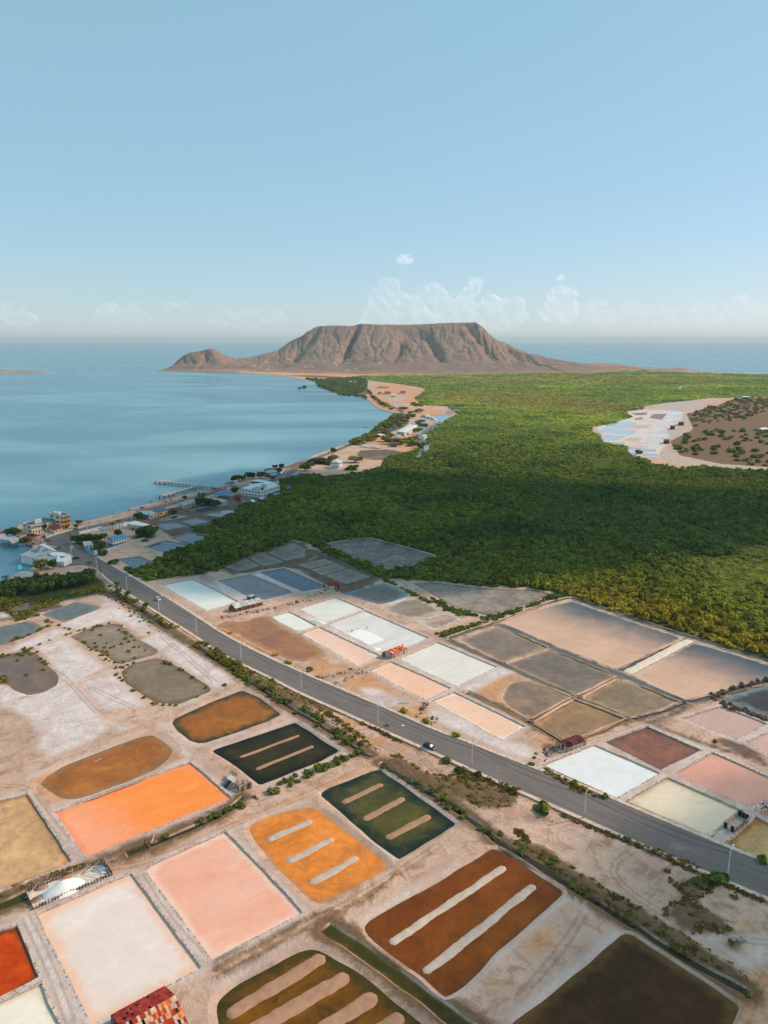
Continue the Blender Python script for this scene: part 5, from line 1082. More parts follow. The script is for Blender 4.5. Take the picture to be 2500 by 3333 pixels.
far = cl((P[:, 1]-700)/700); t = mix(t, t*np.array([[2.1, 2.05, 2.7]]), far)  # paler with distance: haze and sunlit tone put into the leaf tint
hgt = np.where(P[:, 1] < 1000, rng.uniform(.45, 1.35, len(P)), rng.uniform(.3, .8, len(P)))*(1+.5*np.clip(n2*2, -.6, 1))
hgt = hgt*np.where((chan < .018) & (P[:, 1] < 1600), .35, 1.0); s_ = P[:, 2]*rng.uniform(.62, .98, len(P)); sz = np.minimum(s_, 2.6+s_*.28)
SC = np.stack([s_, s_, np.clip(sz*1.0*hgt, .8, 6.0)], 1)
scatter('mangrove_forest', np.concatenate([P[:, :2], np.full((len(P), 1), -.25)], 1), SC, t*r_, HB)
print('FOREST', len(P))
# dense low mangrove on the left marsh, by the road bend and around the mudflats
def mass(name, t_, polys, smin, tint, meshes, sz, k=300.0, thin=1.0):
    A = []
    for pl in polys:
        Q = poisson_wedge(W(t_, pl), smin, k); A.append(Q[clear(Q, .6)])
    A = np.concatenate(A); A = A[rng.uniform(0, 1, len(A)) < thin]
    nn = np.array([noise.noise((x*.05, y*.05, 2)) for x, y in A[:, :2]])[:, None]
    T = np.array([tint])*(1+.5*nn)*rng.uniform(.7, 1.3, (len(A), 1)); u = rng.uniform(.6, 1.3, len(A))*A[:, 2]*sz
    return scatter(name, np.concatenate([A[:, :2], np.full((len(A), 1), -.1)], 1), np.stack([u, u, u*.8], 1), T, meshes)
mass('marsh_shrubs', 'g', [[(-150,330),(0,250),(180,330),(230,310),(400,300),(680,260),(700,232),(640,225),(480,262),(420,330),(240,395),(180,450),(100,440),(60,395),(-150,390)], [(100,440),(180,450),(200,490),(140,480)]], 1.9, (1.15, 1.05, .5), HB, .75, 300, .8)
mass('ditch_grass', 'g', [[(640,258),(740,240),(900,330),(1050,430),(1200,510),(1150,530),(1000,470),(820,340),(700,290)]], 1.6, (1.1, 1.0, .6), HL, .7, 300, .55)
mass('mangrove_fringe', 'h', [[(1130,165),(1300,255),(1480,345),(1659,400),(1659,425),(1470,362),(1300,285),(1150,195)], [(780,0),(1130,140),(1160,160),(1140,170),(1050,140),(760,10)], [(1480,545),(1659,500),(1659,520),(1530,570)], [(-20,80),(220,35),(230,50),(60,100),(-20,140)]], 1.8, (.9, 1.1, .5), HB, .8)
mass('mangrove_hedge', 'i', [[(0,58),(150,130),(270,165),(400,120),(560,70),(660,42),(690,62),(560,85),(440,140),(320,190),(255,172),(130,140),(0,75)], [(60,245),(250,190),(330,180),(240,210),(90,262)]], 1.9, (.8, 1.0, .5), HB, .85)
mass('mudflat_shoots', 'i', [[(0,-10),(560,0),(600,40),(480,40),(200,22),(0,8)]], 2.2, (.6, .7, .4), HB, .7, 300, .6)
mass('mangrove_patch', 'k', [[(520,800),(720,790),(810,850),(740,900),(560,850)], [(1280,1040),(1480,1010),(1480,1040),(1300,1070)], [(1390,1060),(1440,1090),(1380,1100)]], 2.2, (.8, 1.0, .5), HB, .75, 300, .7)
mass('dry_scrub', 'c', [[(560,85),(760,150),(960,270),(1160,390),(1500,600),(1590,690),(1570,720),(1250,555),(1000,390),(700,195)], [(1200,200),(1350,150),(1420,190),(1300,280),(1460,400),(1460,430),(1280,440),(1150,340),(1250,250)], [(1040,5),(1250,95),(1400,165),(1640,268),(1640,285),(1380,170),(1200,90)]], .85, (1.0, .6, .46), HS, 1.0, 900, .95)
mass('dry_scrub', 'f', [[(0,410),(200,400),(440,480),(420,560),(260,580),(230,560),(0,480)], [(590,580),(760,650),(1000,735),(1340,860),(1340,880),(960,740),(700,640)], [(400,640),(560,780),(700,890),(640,890),(440,760)], [(560,375),(760,480),(860,530),(740,500),(560,400)]], .95, (1.1, .7, .5), HS, 1.0, 900, .75)
mass('dry_scrub', 'e', [[(1180,430),(1500,620),(1659,700),(1659,640),(1400,540),(1230,420)], [(560,40),(760,170),(960,310),(1080,390),(1070,370),(980,290),(760,130),(600,40)], [(980,200),(1100,250),(1260,340),(1250,350),(1100,270),(980,220)]], 1.0, (1.15, .74, .48), HS, 1.0, 900, .75)
mass('dry_scrub', 'h', [[(0,640),(180,760),(400,880),(560,965),(560,985),(400,905),(180,780),(0,665)]], 1.3, (1.4, 1.1, .6), HS, .9, 900, .55)
mass('earth_spoil_tufts', 'a', [[(150,290),(250,225),(610,108),(630,135),(420,220),(190,290)], [(-40,360),(150,240),(175,285),(0,385)]], .7, (1.25, .72, .46), HS, 1.0, 900, .95)
mass('hill_scrub', 'o', [[(900,590),(1020,610),(1060,660),(980,670)], [(1030,350),(1250,290),(1440,225),(2300,215),(2300,290),(1659,320),(1450,400),(1200,420),(1080,450)], [(1280,690),(1500,740),(1659,760),(2300,740),(2300,700),(1659,715),(1400,690)]], 9, (1.15, .95, .75), HB, .45, 160, .3)
mass('hill_scrub', 'o', [[(950,560),(1060,480),(2300,440),(2300,740),(1400,700),(980,660)]], 16, (.9, .9, .75), HB, .32, 120, .35)
mass('coastal_scrub', 'l', [[(205,195),(330,205),(640,190),(690,215),(690,280),(640,310),(480,310),(330,258),(300,218)], [(480,305),(560,312),(690,335),(690,348),(600,325),(480,322)]], 6, (.75, .95, .6), HB, .6, 170, .85)
mass('coastal_scrub', 'l', [[(870,790),(1020,775),(1100,742),(1140,750),(1090,790),(1060,830),(960,880),(860,850)], [(1110,700),(1145,720),(1120,745),(1100,720)]], 4, (.7, 1.1, .5), HB, .7, 220, .9)
mass('coastal_scrub', 'l', [[(570,702),(700,640),(850,510),(930,490),(1000,515),(950,560),(830,620),(720,690),(640,715)], [(1000,690),(1090,690),(1090,715),(990,715)]], 6, (1.2, 1.0, .6), HB, .6, 170, .5)
mass('verge_scrub', 'l', [[(710,280),(740,330),(830,385),(870,400),(840,420),(740,350),(700,300)], [(1030,385),(1130,390),(1130,410),(1030,410)]], 6, (1.1, .95, .6), HB, .55, 170, .6)
mass('hedge', 'l', [[(190,880),(260,830),(340,815),(430,835),(420,870),(300,850),(240,890)], [(540,890),(620,870),(600,910),(540,905)]], 5, (.4, .55, .4), HB, .75, 220, .9)
# ================================================================== haze and clouds
xs0, xs1, ys0, ys1 = -30000, 30000, -1500, 42000
mb = MB(); mb.obox((xs0, ys0, -4.5), (xs1-xs0, 0, 0), (0, ys1-ys0, 0), (0, 0, 305))
m_ = bpy.data.materials.new('haze_air'); m_.use_nodes = True; nt_ = m_.node_tree; nt_.nodes.clear()
pv = nt_.nodes.new('ShaderNodeVolumePrincipled'); pv.inputs['Density'].default_value = HAZE_D; pv.inputs['Color'].default_value = (.72, .89, 1.0, 1); pv.inputs['Anisotropy'].default_value = .1
ou = nt_.nodes.new('ShaderNodeOutputMaterial'); nt_.links.new(pv.outputs[0], ou.inputs['Volume'])
haze = tag(mb.build('haze', m_), kind='stuff')
def cloud_mat(name, dens):
    m_ = bpy.data.materials.new(name); m_.use_nodes = True; t_ = m_.node_tree; t_.nodes.clear()
    pv = t_.nodes.new('ShaderNodeVolumePrincipled'); pv.inputs['Density'].default_value = dens; pv.inputs['Color'].default_value = (1, 1, 1, 1); pv.inputs['Anisotropy'].default_value = 0
    ou = t_.nodes.new('ShaderNodeOutputMaterial'); t_.links.new(pv.outputs[0], ou.inputs['Volume']); return m_
def cloud(name, puffs, vox, m_, label=None):
    bm = bmesh.new()
    for c, r in puffs:
        g = bmesh.ops.create_icosphere(bm, subdivisions=2, radius=1.0)
        rr = r if isinstance(r, tuple) else (r, r, r*.8)
        for v in g['verts']: v.co = Vector((v.co.x*rr[0], v.co.y*rr[1], v.co.z*rr[2]))+Vector(c)
    me = bpy.data.meshes.new(name); bm.to_mesh(me); bm.free(); me.materials.append(m_)
    o = link(bpy.data.objects.new(name, me)); md = o.modifiers.new('merge', 'REMESH'); md.mode = 'VOXEL'; md.voxel_size = vox; md.use_smooth_shade = True
    return tag(o, label, 'cloud') if label else tag(o, kind='structure')
# two clouds up towards the sun: their shadows lie over the mangroves with the village, and over the lower right corner
def shade_cloud(poly, alt, r0, n, thick, dens, inset):
    off = Vector((SUN.x, SUN.y))*(alt/SUN.z); a = np.array(poly); lo, hi = a.min(0), a.max(0); puffs = []
    while len(puffs) < n:
        p = np.array([rng.uniform(lo[0], hi[0]), rng.uniform(lo[1], hi[1])]); d = sdist(poly, p[None])[0]
        if d < inset: continue
        r = min(r0*rng.uniform(.7, 1.3), max(12, d*.7)); puffs.append(((p[0]+off.x, p[1]+off.y, alt+rng.uniform(0, thick)), (r, r, r*.6)))
    return puffs
SH1 = [G(*q_) for q_ in ((760,1570),(900,1500),(1300,1522),(1650,1548),(2100,1566),(2600,1600),(3000,1620),(3000,1760),(2500,1815),(2150,1885),(1850,1925),(1600,1940),(1300,1932),(1100,1905),(850,1860))]
cloud('cloud', shade_cloud(SH1, 950, 75, 300, 70, 0, 4), 14, cloud_mat('cloud_body', .03))
SH0 = [G(*q_) for q_ in ((-60,1800),(120,1700),(450,1630),(700,1572),(850,1530),(900,1860),(1150,1910),(1100,1935),(700,1950),(350,1970),(-60,1990))]
cloud('cloud', shade_cloud(SH0, 1150, 40, 200, 20, 0, 2), 9, cloud_mat('thin_cloud', .012))
SH2 = [G(*q_) for q_ in ((1650,3600),(1560,3250),(1750,3020),(2000,2800),(2250,2640),(2480,2520),(2900,2500),(3300,2700),(3400,3500),(2600,3900))]
cloud('cloud', shade_cloud(SH2, 800, 26, 160, 20, 0, 1), 5, cloud_mat('thin_cloud_body', .024))
q = Nodes('cumulus'); tr_ = q.n('ShaderNodeBsdfTransparent'); df = q.n('ShaderNodeBsdfDiffuse'); df.inputs[0].default_value = (.9, .8, .82, 1); tl = q.n('ShaderNodeBsdfTranslucent'); tl.inputs[0].default_value = (.9, .8, .82, 1)
ms = q.n('ShaderNodeAddShader'); q.l(df.outputs[0], ms.inputs[0]); q.l(tl.outputs[0], ms.inputs[1]); m2 = q.n('ShaderNodeMixShader'); m2.inputs[0].default_value = .035
q.l(tr_.outputs[0], m2.inputs[1]); q.l(ms.outputs[0], m2.inputs[2]); q.l(m2.outputs[0], q.out.inputs['Surface']); CUM = q.m; CUM2 = q.m.copy(); CUM2.name = 'cumulus_bank'; [n_ for n_ in CUM2.node_tree.nodes if n_.type == 'MIX_SHADER'][0].inputs[0].default_value = .075
# low cumulus far out over the sea, all outside the haze
def far_cloud(label, px0, px1, base, top, n, dist, dens, rr, shape=None):
    puffs = []
    for _ in range(n):
        u = random.random(); x = px0+(px1-px0)*u; f = shape(u) if shape else math.sin(math.pi*min(1, max(0, u)))**.5
        y = base-(base-top)*f*random.random()**.8; D = dist+random.uniform(-700, 700); p = GY(x, y, D)
        r = rr*D/FPX*random.uniform(.5, 1.0)*(1.1-.5*(base-y)/max(1, base-top)); puffs.append((p, (r*1.25, r*1.25, r)))
    cloud('cloud', puffs, rr*D/FPX*.13, CUM2 if 1150 < px0 < 1800 else CUM, label)
bump_ = lambda u: .35+.65*max(math.exp(-((u-.16)/.09)**2), .75*math.exp(-((u-.4)/.1)**2), .92*math.exp(-((u-.7)/.09)**2), .45*math.exp(-((u-.9)/.1)**2))
D0 = 48000.0
far_cloud('broad pale cumulus bank rising right behind the flat topped mountain', 1190, 1700, 1060, 905, 150, D0, .00022, 30, bump_)
far_cloud('tall narrow cumulus tower right of the mountain', 1780, 1870, 1040, 900, 34, D0, .00025, 24, lambda u: 1-abs(u-.5))
far_cloud('long low cumulus bank over the right horizon', 1830, 2330, 1050, 980, 90, D0, .0002, 24, lambda u: .5+.5*abs(math.sin(u*9)))
far_cloud('low cumulus at the right edge of the horizon', 2340, 2620, 1050, 965, 60, D0, .0002, 24, lambda u: .5+.5*abs(math.sin(u*7)))
far_cloud('small round cloud puff floating above the mountain', 1300, 1335, 855, 818, 12, D0, .0004, 13)
far_cloud('pale cumulus at the left edge of the horizon', -60, 105, 1050, 985, 34, D0, .0002, 24)
far_cloud('faint low cumulus left of the hill', 310, 480, 1050, 985, 40, D0, .00018, 20, lambda u: .5+.5*abs(math.sin(u*6)))
far_cloud('faint wisp of cumulus above the small left hill', 550, 600, 1000, 975, 10, D0, .0002, 16)
far_cloud('faint low cumulus between the small hill and the mountain', 660, 920, 1055, 1000, 40, D0, .00013, 22, lambda u: .5+.5*abs(math.sin(u*8)))
# ================================================================== buildings
for k, x0, y0, wd in (('A0',340,3180,300),('B0',60,2780,340),('C0',700,2480,180),('D0',1800,2380,130),('E0',2330,2560,170),('F0',1220,2080,130),('G0',720,1880,400),('K0',1230,2300,210)):
    TILE[k] = (x0, y0, 1659.0/wd)
UP = Vector((0, 0, 1))
MAT_GLASS = M('window_glass', (.035, .045, .055), .2, 1, .35, .4)
MAT_FRAME = M('window_frame', sc(214,210,204), .08, 1, .6)
MAT_DOOR = M('door_paint', sc(120,96,78), .2, 1, .7)
def P3(t, p, z=0.0): return V3(t, p[0], p[1], z)
def wall_windows(t, o, e, h, floors, n, out, m=None, z0=0.0, wf=.5, door=False):
    L = e.length; e1 = e.normalized(); fh = (h-z0)/floors
    for f in range(floors):
        for k in range(n):
            wdt = L/n*wf; c = o+e1*(L*(k+.5)/n-wdt/2)+UP*(z0+f*fh+fh*.34)
            if door and f == 0 and k == n//2:
                MB().obox(o+e1*(L*(k+.5)/n-.55)+out*.0+UP*.02, e1*1.1, out*.06, UP*min(2.1, fh*.8)).build('door', MAT_DOOR, t); continue
            wn = MB().obox(c-e1*.08-UP*.08, e1*(wdt+.16), out*.05, UP*(fh*.42+.16)).build('window', MAT_FRAME, t)
            MB().obox(c+out*.05, e1*wdt, out*.025, UP*fh*.42).build('pane', m or MAT_GLASS, wn)
def bld(name, label, C, Rr, L, h, wall, roof, rtype='flat', rise=1.6, floors=1, nR=0, nL=0, cat='house', over=.35, door=True, band=None, z0=0.0, group=None):
    C, Rr, L = Vector(C), Vector(Rr), Vector(L); C.z = Rr.z = L.z = 0
    e, d = Rr-C, L-C; t = thing(name, label, cat, tuple(C), 0, group)
    oe = -(d-e.normalized()*d.dot(e.normalized())).normalized(); od = -(e-d.normalized()*e.dot(d.normalized())).normalized()
    MB().obox(C-UP*.3, e, d, UP*(h+.3)).build('wall', wall, t)
    if band:
        MB().obox(C-UP*.1+oe*.03+od*.03, e-od*.06, -oe*.06+d*0, UP*(h*.5)).build('painted_band', band, t); MB().obox(C-UP*.1+od*.03+oe*.03, d+oe*-.06, -od*.06, UP*(h*.5)).build('painted_band', band, t)
    a = e.normalized()*over; b = d.normalized()*over
    if rtype == 'flat':
        r_ = MB(); o = C-a-b+UP*(h+.005); E, D = e+2*a, d+2*b; r_.obox(o, E, D, UP*.22); rp = r_.build('roof', roof, t)
        p_ = MB(); w_ = .2; z_ = UP*.222
        p_.obox(o+z_, E, b.normalized()*w_, UP*.45); p_.obox(o+z_+D-b.normalized()*w_, E, b.normalized()*w_, UP*.45)
        p_.obox(o+z_+b.normalized()*w_, a.normalized()*w_, D-b.normalized()*2*w_, UP*.45); p_.obox(o+z_+E-a.normalized()*w_+b.normalized()*w_, a.normalized()*w_, D-b.normalized()*2*w_, UP*.45)
        p_.build('parapet', wall, rp)
    else:
        o = C-a-b+UP*h; E, D = e+2*a, d+2*b; V = [o, o+E, o+E+D, o+D]; th = UP*.16
        if rtype == 'gable': rd = [o+D/2+UP*rise, o+E+D/2+UP*rise]
        elif rtype == 'gableD': rd = [o+E/2+UP*rise, o+E/2+D+UP*rise]
        elif rtype == 'hip':
            k_ = min(.5, D.length/2/E.length) if E.length > D.length else .46; rd = [o+E*k_+D/2+UP*rise, o+E*(1-k_)+D/2+UP*rise]
        elif rtype == 'shed': rd = [o+D+UP*rise, o+E+D+UP*rise]
        vs = V+rd+[q_+th for q_ in V+rd]
        if rtype == 'shed': fs = [(6, 7, 11, 10), (0, 4, 5, 1), (0, 1, 7, 6), (1, 5, 11, 7), (5, 4, 10, 11), (4, 0, 6, 10)]
        elif rtype == 'gableD': fs = [(6, 10, 11, 9), (7, 8, 11, 10), (6, 7, 10), (8, 9, 11), (0, 3, 2, 1), (0, 1, 7, 6), (1, 2, 8, 7), (2, 3, 9, 8), (3, 0, 6, 9)]
        else: fs = [(6, 7, 11, 10), (8, 9, 10, 11), (9, 6, 10), (7, 8, 11), (0, 3, 2, 1), (0, 1, 7, 6), (1, 2, 8, 7), (2, 3, 9, 8), (3, 0, 6, 9)]
        rp = mesh_obj('roof', vs, fs, roof, t)
    if nR: wall_windows(t, C, e, h, floors, nR, oe, z0=z0, door=door)
    if nL: wall_windows(t, C, d, h, floors, nL, od, z0=z0)
    return t
def slab(t, name, pts, z, th, m, parent=None):
    mb = MB(); mb.prism([tuple(p_[:2]) for p_ in pts], z-th, z); return mb.build(name, m, parent or t)
def canopy(name, label, tt, roofpts, z, roofm, cat='shelter', posts=True, zb=-.3, walls=None, th=.22, wz=None):
    pts = W(tt, roofpts, z); c = np.mean(np.array(pts), 0); t = thing(name, label, cat, (c[0], c[1], 0))
    slab(t, 'roof', pts, z, th, roofm)
    inner = [tuple(np.array(p_)*.94+c*.06) for p_ in pts]
    if walls is not None:
        mb = MB(); mb.prism(inner, zb, z-th-.004); mb.build('wall', walls, t)
    elif posts:
        for p_ in densify(inner, 7.0): MB().tube((p_[0], p_[1], zb), (p_[0], p_[1], z-th), .14, .14, 6).build('post', MAT_POST, t)
    return t
MAT_POST = M('post_timber', sc(110,100,94), .3, 1, .85)
cream = M('cream_plaster', sc(226,212,184), .1, .4, .85); white = M('white_plaster', sc(226,226,224), .08, .4, .8); offw = M('grey_plaster', sc(186,180,172), .2, .4, .85)
orange_p = M('orange_plaster', sc(232,150,48), .12, .5, .8); teal = M('teal_plaster', sc(84,150,160), .12, .5, .8); yel = M('yellow_plaster', sc(222,184,84), .12, .5, .8)
blue_r = M('blue_roof_metal', sc(74,138,178), .12, .5, .5); bblue = M('bright_blue_roof', sc(28,120,196), .1, .5, .5); red_r = M('red_roof_metal', sc(150,46,44), .2, .6, .6); grey_r = M('grey_roof_metal', sc(168,170,168), .18, .3, .55)
slate_r = M('slate_blue_roof', sc(78,92,108), .1, .2, .6); white_r = M('white_roof_metal', sc(224,224,222), .1, .3, .55); brown_r = M('thatch', sc(122,98,82), .3, 1, .95); tan_r = M('sandy_roof', sc(190,176,160), .2, .4, .85); conc = M('concrete', sc(170,164,158), .22, .4, .9)
solar = M('solar_glass', (.018, .03, .055), .2, .8, .15, .5); rust_r = M('rust_roof', sc(140,84,66), .35, .8, .85); dark_r = M('dark_roof', sc(70,68,70), .3, .5, .8); sky_r = M('light_blue_roof', sc(120,176,208), .12, .5, .55)
# hotel with its sign wing, tower, rear wing
t = bld('hotel', 'cream two storey hotel wing with blue lettering along its top', P3('p',(648,486)), P3('p',(872,440)), P3('p',(470,428)), 6.0, cream, grey_r, 'flat', floors=2, nR=4, nL=2, cat='hotel')
C_, R_ = P3('p',(648,486)), P3('p',(872,440)); e_ = (R_-C_); tc = bpy.data.curves.new('lettering', 'FONT'); tc.body = 'MARBELLA'; tc.size = 1.5; tc.extrude = .02
tob = link(bpy.data.objects.new('lettering', tc)); dg = bpy.context.evaluated_depsgraph_get(); tme = bpy.data.meshes.new_from_object(tob.evaluated_get(dg)); bpy.data.objects.remove(tob)
tme.materials.clear(); tme.materials.append(M('blue_letters', sc(60,66,140), .1, 1, .6)); lo_ = link(bpy.data.objects.new('lettering', tme)); lo_.parent = t
xw = max(v.co.x for v in tme.vertices); out_ = Vector((e_.y, -e_.x, 0)).normalized(); p0 = e_*.14+out_*.08+UP*4.75; lo_.location = p0; lo_.rotation_euler = (math.pi/2, 0, math.atan2(e_.y, e_.x)); k_ = e_.length*.72/xw; lo_.scale = (k_, k_*1.0, 1)
a_ = P3('p',(700,262),7.0)
MB().obox(a_-UP*1.0, (P3('p',(828,240),7.0)-a_)*.95, (P3('p',(740,215),7.0)-a_).normalized()*2.2, UP*3.4).build('roof_sign_board', white, t)
canopy('hotel_wing', 'long hotel wing under a flat slate blue roof by the sea', 'p', [(475,283),(690,190),(870,150),(1090,190),(905,258),(520,300)], 6.4, slate_r, 'hotel', walls=cream)
t = bld('hotel_tower', 'three storey cream hotel tower with orange balconies and white roof tanks', P3('p',(1228,380)), P3('p',(1418,344)), P3('p',(1010,322)), 9.8, cream, slate_r, 'flat', floors=3, nR=3, nL=2, cat='hotel')
C_, R_, L_ = P3('p',(1228,380)), P3('p',(1418,344)), P3('p',(1010,322)); e_ = R_-C_; d_ = L_-C_; out_ = -(d_-e_.normalized()*d_.dot(e_.normalized())).normalized()
mar = M('maroon_awning', sc(110,50,44), .15, 1, .7)
for z_ in (2.9, 6.0): MB().obox(C_-e_*.03+UP*z_, e_*1.06, out_*1.3, UP*.9).build('balcony', orange_p, t)
for z_ in (5.4, 8.6): MB().obox(C_-e_*.06+out_*.05+UP*z_, e_*1.12, out_*1.5, UP*.15).build('awning', mar, t)
for u, v_ in ((.2,.3),(.5,.5),(.3,.75)): MB().obox(C_+e_*u+d_*v_+UP*10.03, e_.normalized()*2, d_.normalized()*2, UP*1.5).build('water_tank', white, t)
bld('orange_hotel', 'orange hotel front with a dark gridded window behind trees', P3('p',(938,392)), P3('p',(1030,372)), P3('p',(900,360)), 5.4, orange_p, cream, 'flat', floors=2, nR=2, cat='hotel')
bld('gate_house', 'small gate pavilion under a dark red gable roof', P3('p',(1095,475)), P3('p',(1245,425)), P3('p',(985,425)), 2.6, cream, red_r, 'gableD', 1.7, 1, 2, 0, cat='pavilion')
canopy('red_gazebo', 'wide gazebo roofed in red beside the plaza', 'p', [(440,548),(640,462),(815,505),(690,548),(560,560)], 3.0, red_r, 'gazebo')
canopy('red_pavilion', 'red roofed pavilion cut by the left edge', 'p', [(-40,465),(-40,440),(210,368),(236,375),(130,462)], 4.0, red_r, 'pavilion')
canopy('sea_pavilion', 'grey roofed pavilion built over the water at the left edge', 'p', [(-80,470),(60,465),(150,540),(310,525),(350,545),(180,612),(-80,560)], 3.6, grey_r, 'pavilion', zb=-2)
canopy('sea_pavilion', 'tan roofed terrace over the water beside the grey pavilion', 'p', [(184,612),(352,548),(450,605),(244,668)], 3.4, tan_r, 'pavilion', zb=-2)
# seaside restaurant
t = canopy('restaurant', 'white seaside restaurant with patched grey roofs standing over the water', 'p', [(385,905),(600,800),(830,705),(960,762),(1110,818),(1000,852),(800,900),(620,950)], 4.6, grey_r, 'restaurant', zb=-1.6, walls=white)
slab(t, 'roof', W('p', [(625,955),(820,900),(1100,935),(1110,1005),(985,1065),(830,1000)], 3.9), 3.9, .2, grey_r); slab(t, 'wall', W('p', [(640,960),(820,910),(1090,940),(1095,1000),(980,1055),(840,1000)], 3.6), 3.66, 5.2, white)
slab(t, 'roof', W('p', [(782,690),(870,670),(1120,800),(1082,815),(832,712)], 4.9), 4.9, .2, white_r)
slab(t, 'roof', W('p', [(950,850),(1100,842),(1200,845),(1290,855),(1348,905),(1100,932),(1000,885)], 4.3), 4.3, .25, white_r); slab(t, 'wall', W('p', [(1000,900),(1100,860),(1290,875),(1420,900),(1432,965),(1280,1040),(1130,1030)], 3.0), 3.0, 3.2, white)
slab(t, 'terrace_wall', W('p', [(1285,990),(1425,925),(1440,940),(1290,1010)], 2.2), 2.2, 2.3, teal)
for qd in ([(612,818),(720,768),(800,800),(715,858)], [(740,765),(790,722),(830,740),(780,785)], [(835,800),(930,770),(965,795),(860,830)]): slab(t, 'solar_panel', W('p', qd, 4.75), 4.75, .08, solar)
a_ = P3('p', (1150,985), 3); MB().tube((a_.x, a_.y, 3.0), (a_.x, a_.y, 6.2), 1.3, 1.3, 14).build('white_turret', white, t)
o_, e_ = P3('p',(400,955),0), P3('p',(610,985),0)-P3('p',(400,955),0)
for k in range(6): MB().obox(P3('p',(405,958),1.6)+ (P3('p',(615,990),1.6)-P3('p',(405,958),1.6))*(k/6)-Vector((0,.6,0)), (P3('p',(615,990),1.6)-P3('p',(405,958),1.6))*.12, (0,.2,0), UP*1.0).build('window', MAT_GLASS, t)
# tin roofed house in the grove
bld('tin_roof_house', 'long house with a pale tin roof and orange gable by the water', P3('t',(500,1105)), P3('t',(760,1035)), P3('t',(255,1040)), 2.8, M('salmon_plaster', sc(214,150,110), .15, .5, .85), grey_r, 'gableD', 1.5, 1, 3, 0)
canopy('tin_shed', 'low tin roofed shed beside the orange gabled house', 't', [(850,1000),(1020,905),(1100,975),(900,1020)], 2.6, grey_r, 'shed', walls=offw)
# houses right of the junction
bld('blue_roof_house', 'two storey white house with a light blue gable roof and blue ground floor', P3('q',(888,730)), P3('q',(1145,662)), P3('q',(778,688)), 5.4, white, blue_r, 'gable', 1.5, 2, 5, 2, band=teal, over=.5)
bld('yard_house', 'small pale flat roofed house behind the blue painted wall', P3('q',(345,762)), P3('q',(490,745)), P3('q',(310,700)), 2.6, white, tan_r, 'flat', floors=1, nR=2)
bld('orange_hut', 'small bright orange hut beside the white warehouse', P3('q',(1335,372)), P3('q',(1428,352)), P3('q',(1315,330)), 3.0, yel, rust_r, 'flat', floors=1, nR=1)
canopy('warehouse', 'white flat roofed warehouse with teal trim along the coast road', 'q', [(1140,250),(1310,208),(1620,285),(1430,305),(1210,275)], 3.6, white_r, 'warehouse', walls=offw)
bld('grey_hut', 'grey hut with a light blue roof near the promenade', P3('q',(1500,160)), P3('q',(1590,150)), P3('q',(1390,100)), 3.0, offw, sky_r, 'shed', .4, 1, 1, 0)
bld('grey_hut', 'grey block hut behind the light blue roofed hut', P3('q',(1600,175)), P3('q',(1700,130)), P3('q',(1560,130)), 3.0, offw, conc, 'flat', floors=1, nR=1)
bld('village_house', 'yellow walled house under a blue grey roof beside the pond', P3('k',(205,697)), P3('k',(292,668)), P3('k',(140,668)), 3.2, yel, slate_r, 'shed', .5, 1, 2, 1)
bld('village_house', 'grey unpainted house left of the yellow walled house', P3('k',(112,725)), P3('k',(195,700)), P3('k',(20,700)), 2.8, conc, grey_r, 'flat', floors=1, nR=2, nL=1)
bld('boat_yard_hall', 'long low concrete hall with white water tanks on top', P3('k',(445,628)), P3('k',(588,582)), P3('k',(400,600)), 2.8, conc, conc, 'flat', floors=1, nR=4)
canopy('grey_hall', 'grey tin hall with a white front in the trees', 'k', [(672,525),(742,510),(852,530),(880,545),(782,562)], 4.0, grey_r, 'hall', walls=offw)
canopy('blue_canopy', 'bright blue roofed walkway rising towards the village square', 'k', [(745,466),(868,430),(882,446),(802,472)], 4.0, bblue, 'canopy')
canopy('blue_canopy', 'bright blue roofed walkway running down towards the flame tree', 'k', [(745,472),(802,476),(945,486),(930,497),(800,486)], 3.8, bblue, 'canopy')
bld('water_tower', 'small white water tower beside the blue walkways', P3('k',(885,472)), P3('k',(912,466)), P3('k',(875,462)), 4.2, white, conc, 'flat', cat='water tower')
canopy('orange_awning', 'orange red awning on the village square', 'k', [(778,442),(790,425),(855,418),(845,434)], 3.2, M('orange_awning_cloth', sc(204,84,50), .1, 1, .8), 'awning')
# white hotel block by the mangroves
t = bld('white_hotel', 'large white hotel block at the mangrove edge with a solar roof', P3('r',(952,836)), P3('r',(1345,718)), P3('r',(555,772)), 6.2, white, white_r, 'flat', floors=2, nR=8, nL=6, cat='hotel', over=.2)
slab(t, 'solar_panel', W('r', [(755,640),(850,592),(1005,612),(915,668)], 6.9), 6.9, .12, solar)
C_, R_, L_ = P3('r',(952,836)), P3('r',(1345,718)), P3('r',(555,772)); MB().obox(C_+(R_-C_)*.55+(L_-C_)*.25+UP*6.23, (R_-C_)*.42, (L_-C_)*.3, UP*3.0).build('upper_floor', white, t)
MB().obox(C_+(R_-C_)*.40+(L_-C_)*.18+UP*6.23, (R_-C_)*.10, (L_-C_)*.14, UP*3.4).build('stair_tower', offw, t)
for u, v_ in ((.16,.1),(.24,.12)): a_ = C_+(R_-C_)*u+(L_-C_)*v_+UP*6.23; MB().tube(a_, a_+UP*1.6, .9, .9, 10).build('water_tank', dark_r, t)
canopy('white_hall', 'white roofed open hall behind the hotel block', 'r', [(740,480),(870,450),(1150,490),(1085,512),(800,486)], 7.0, white_r, 'hall', walls=dark_r)
canopy('white_hall', 'low white roofed hall joining the hotel block', 'r', [(685,550),(900,522),(1140,512),(1328,556),(1110,562),(840,586)], 5.5, white_r, 'hall', walls=white)
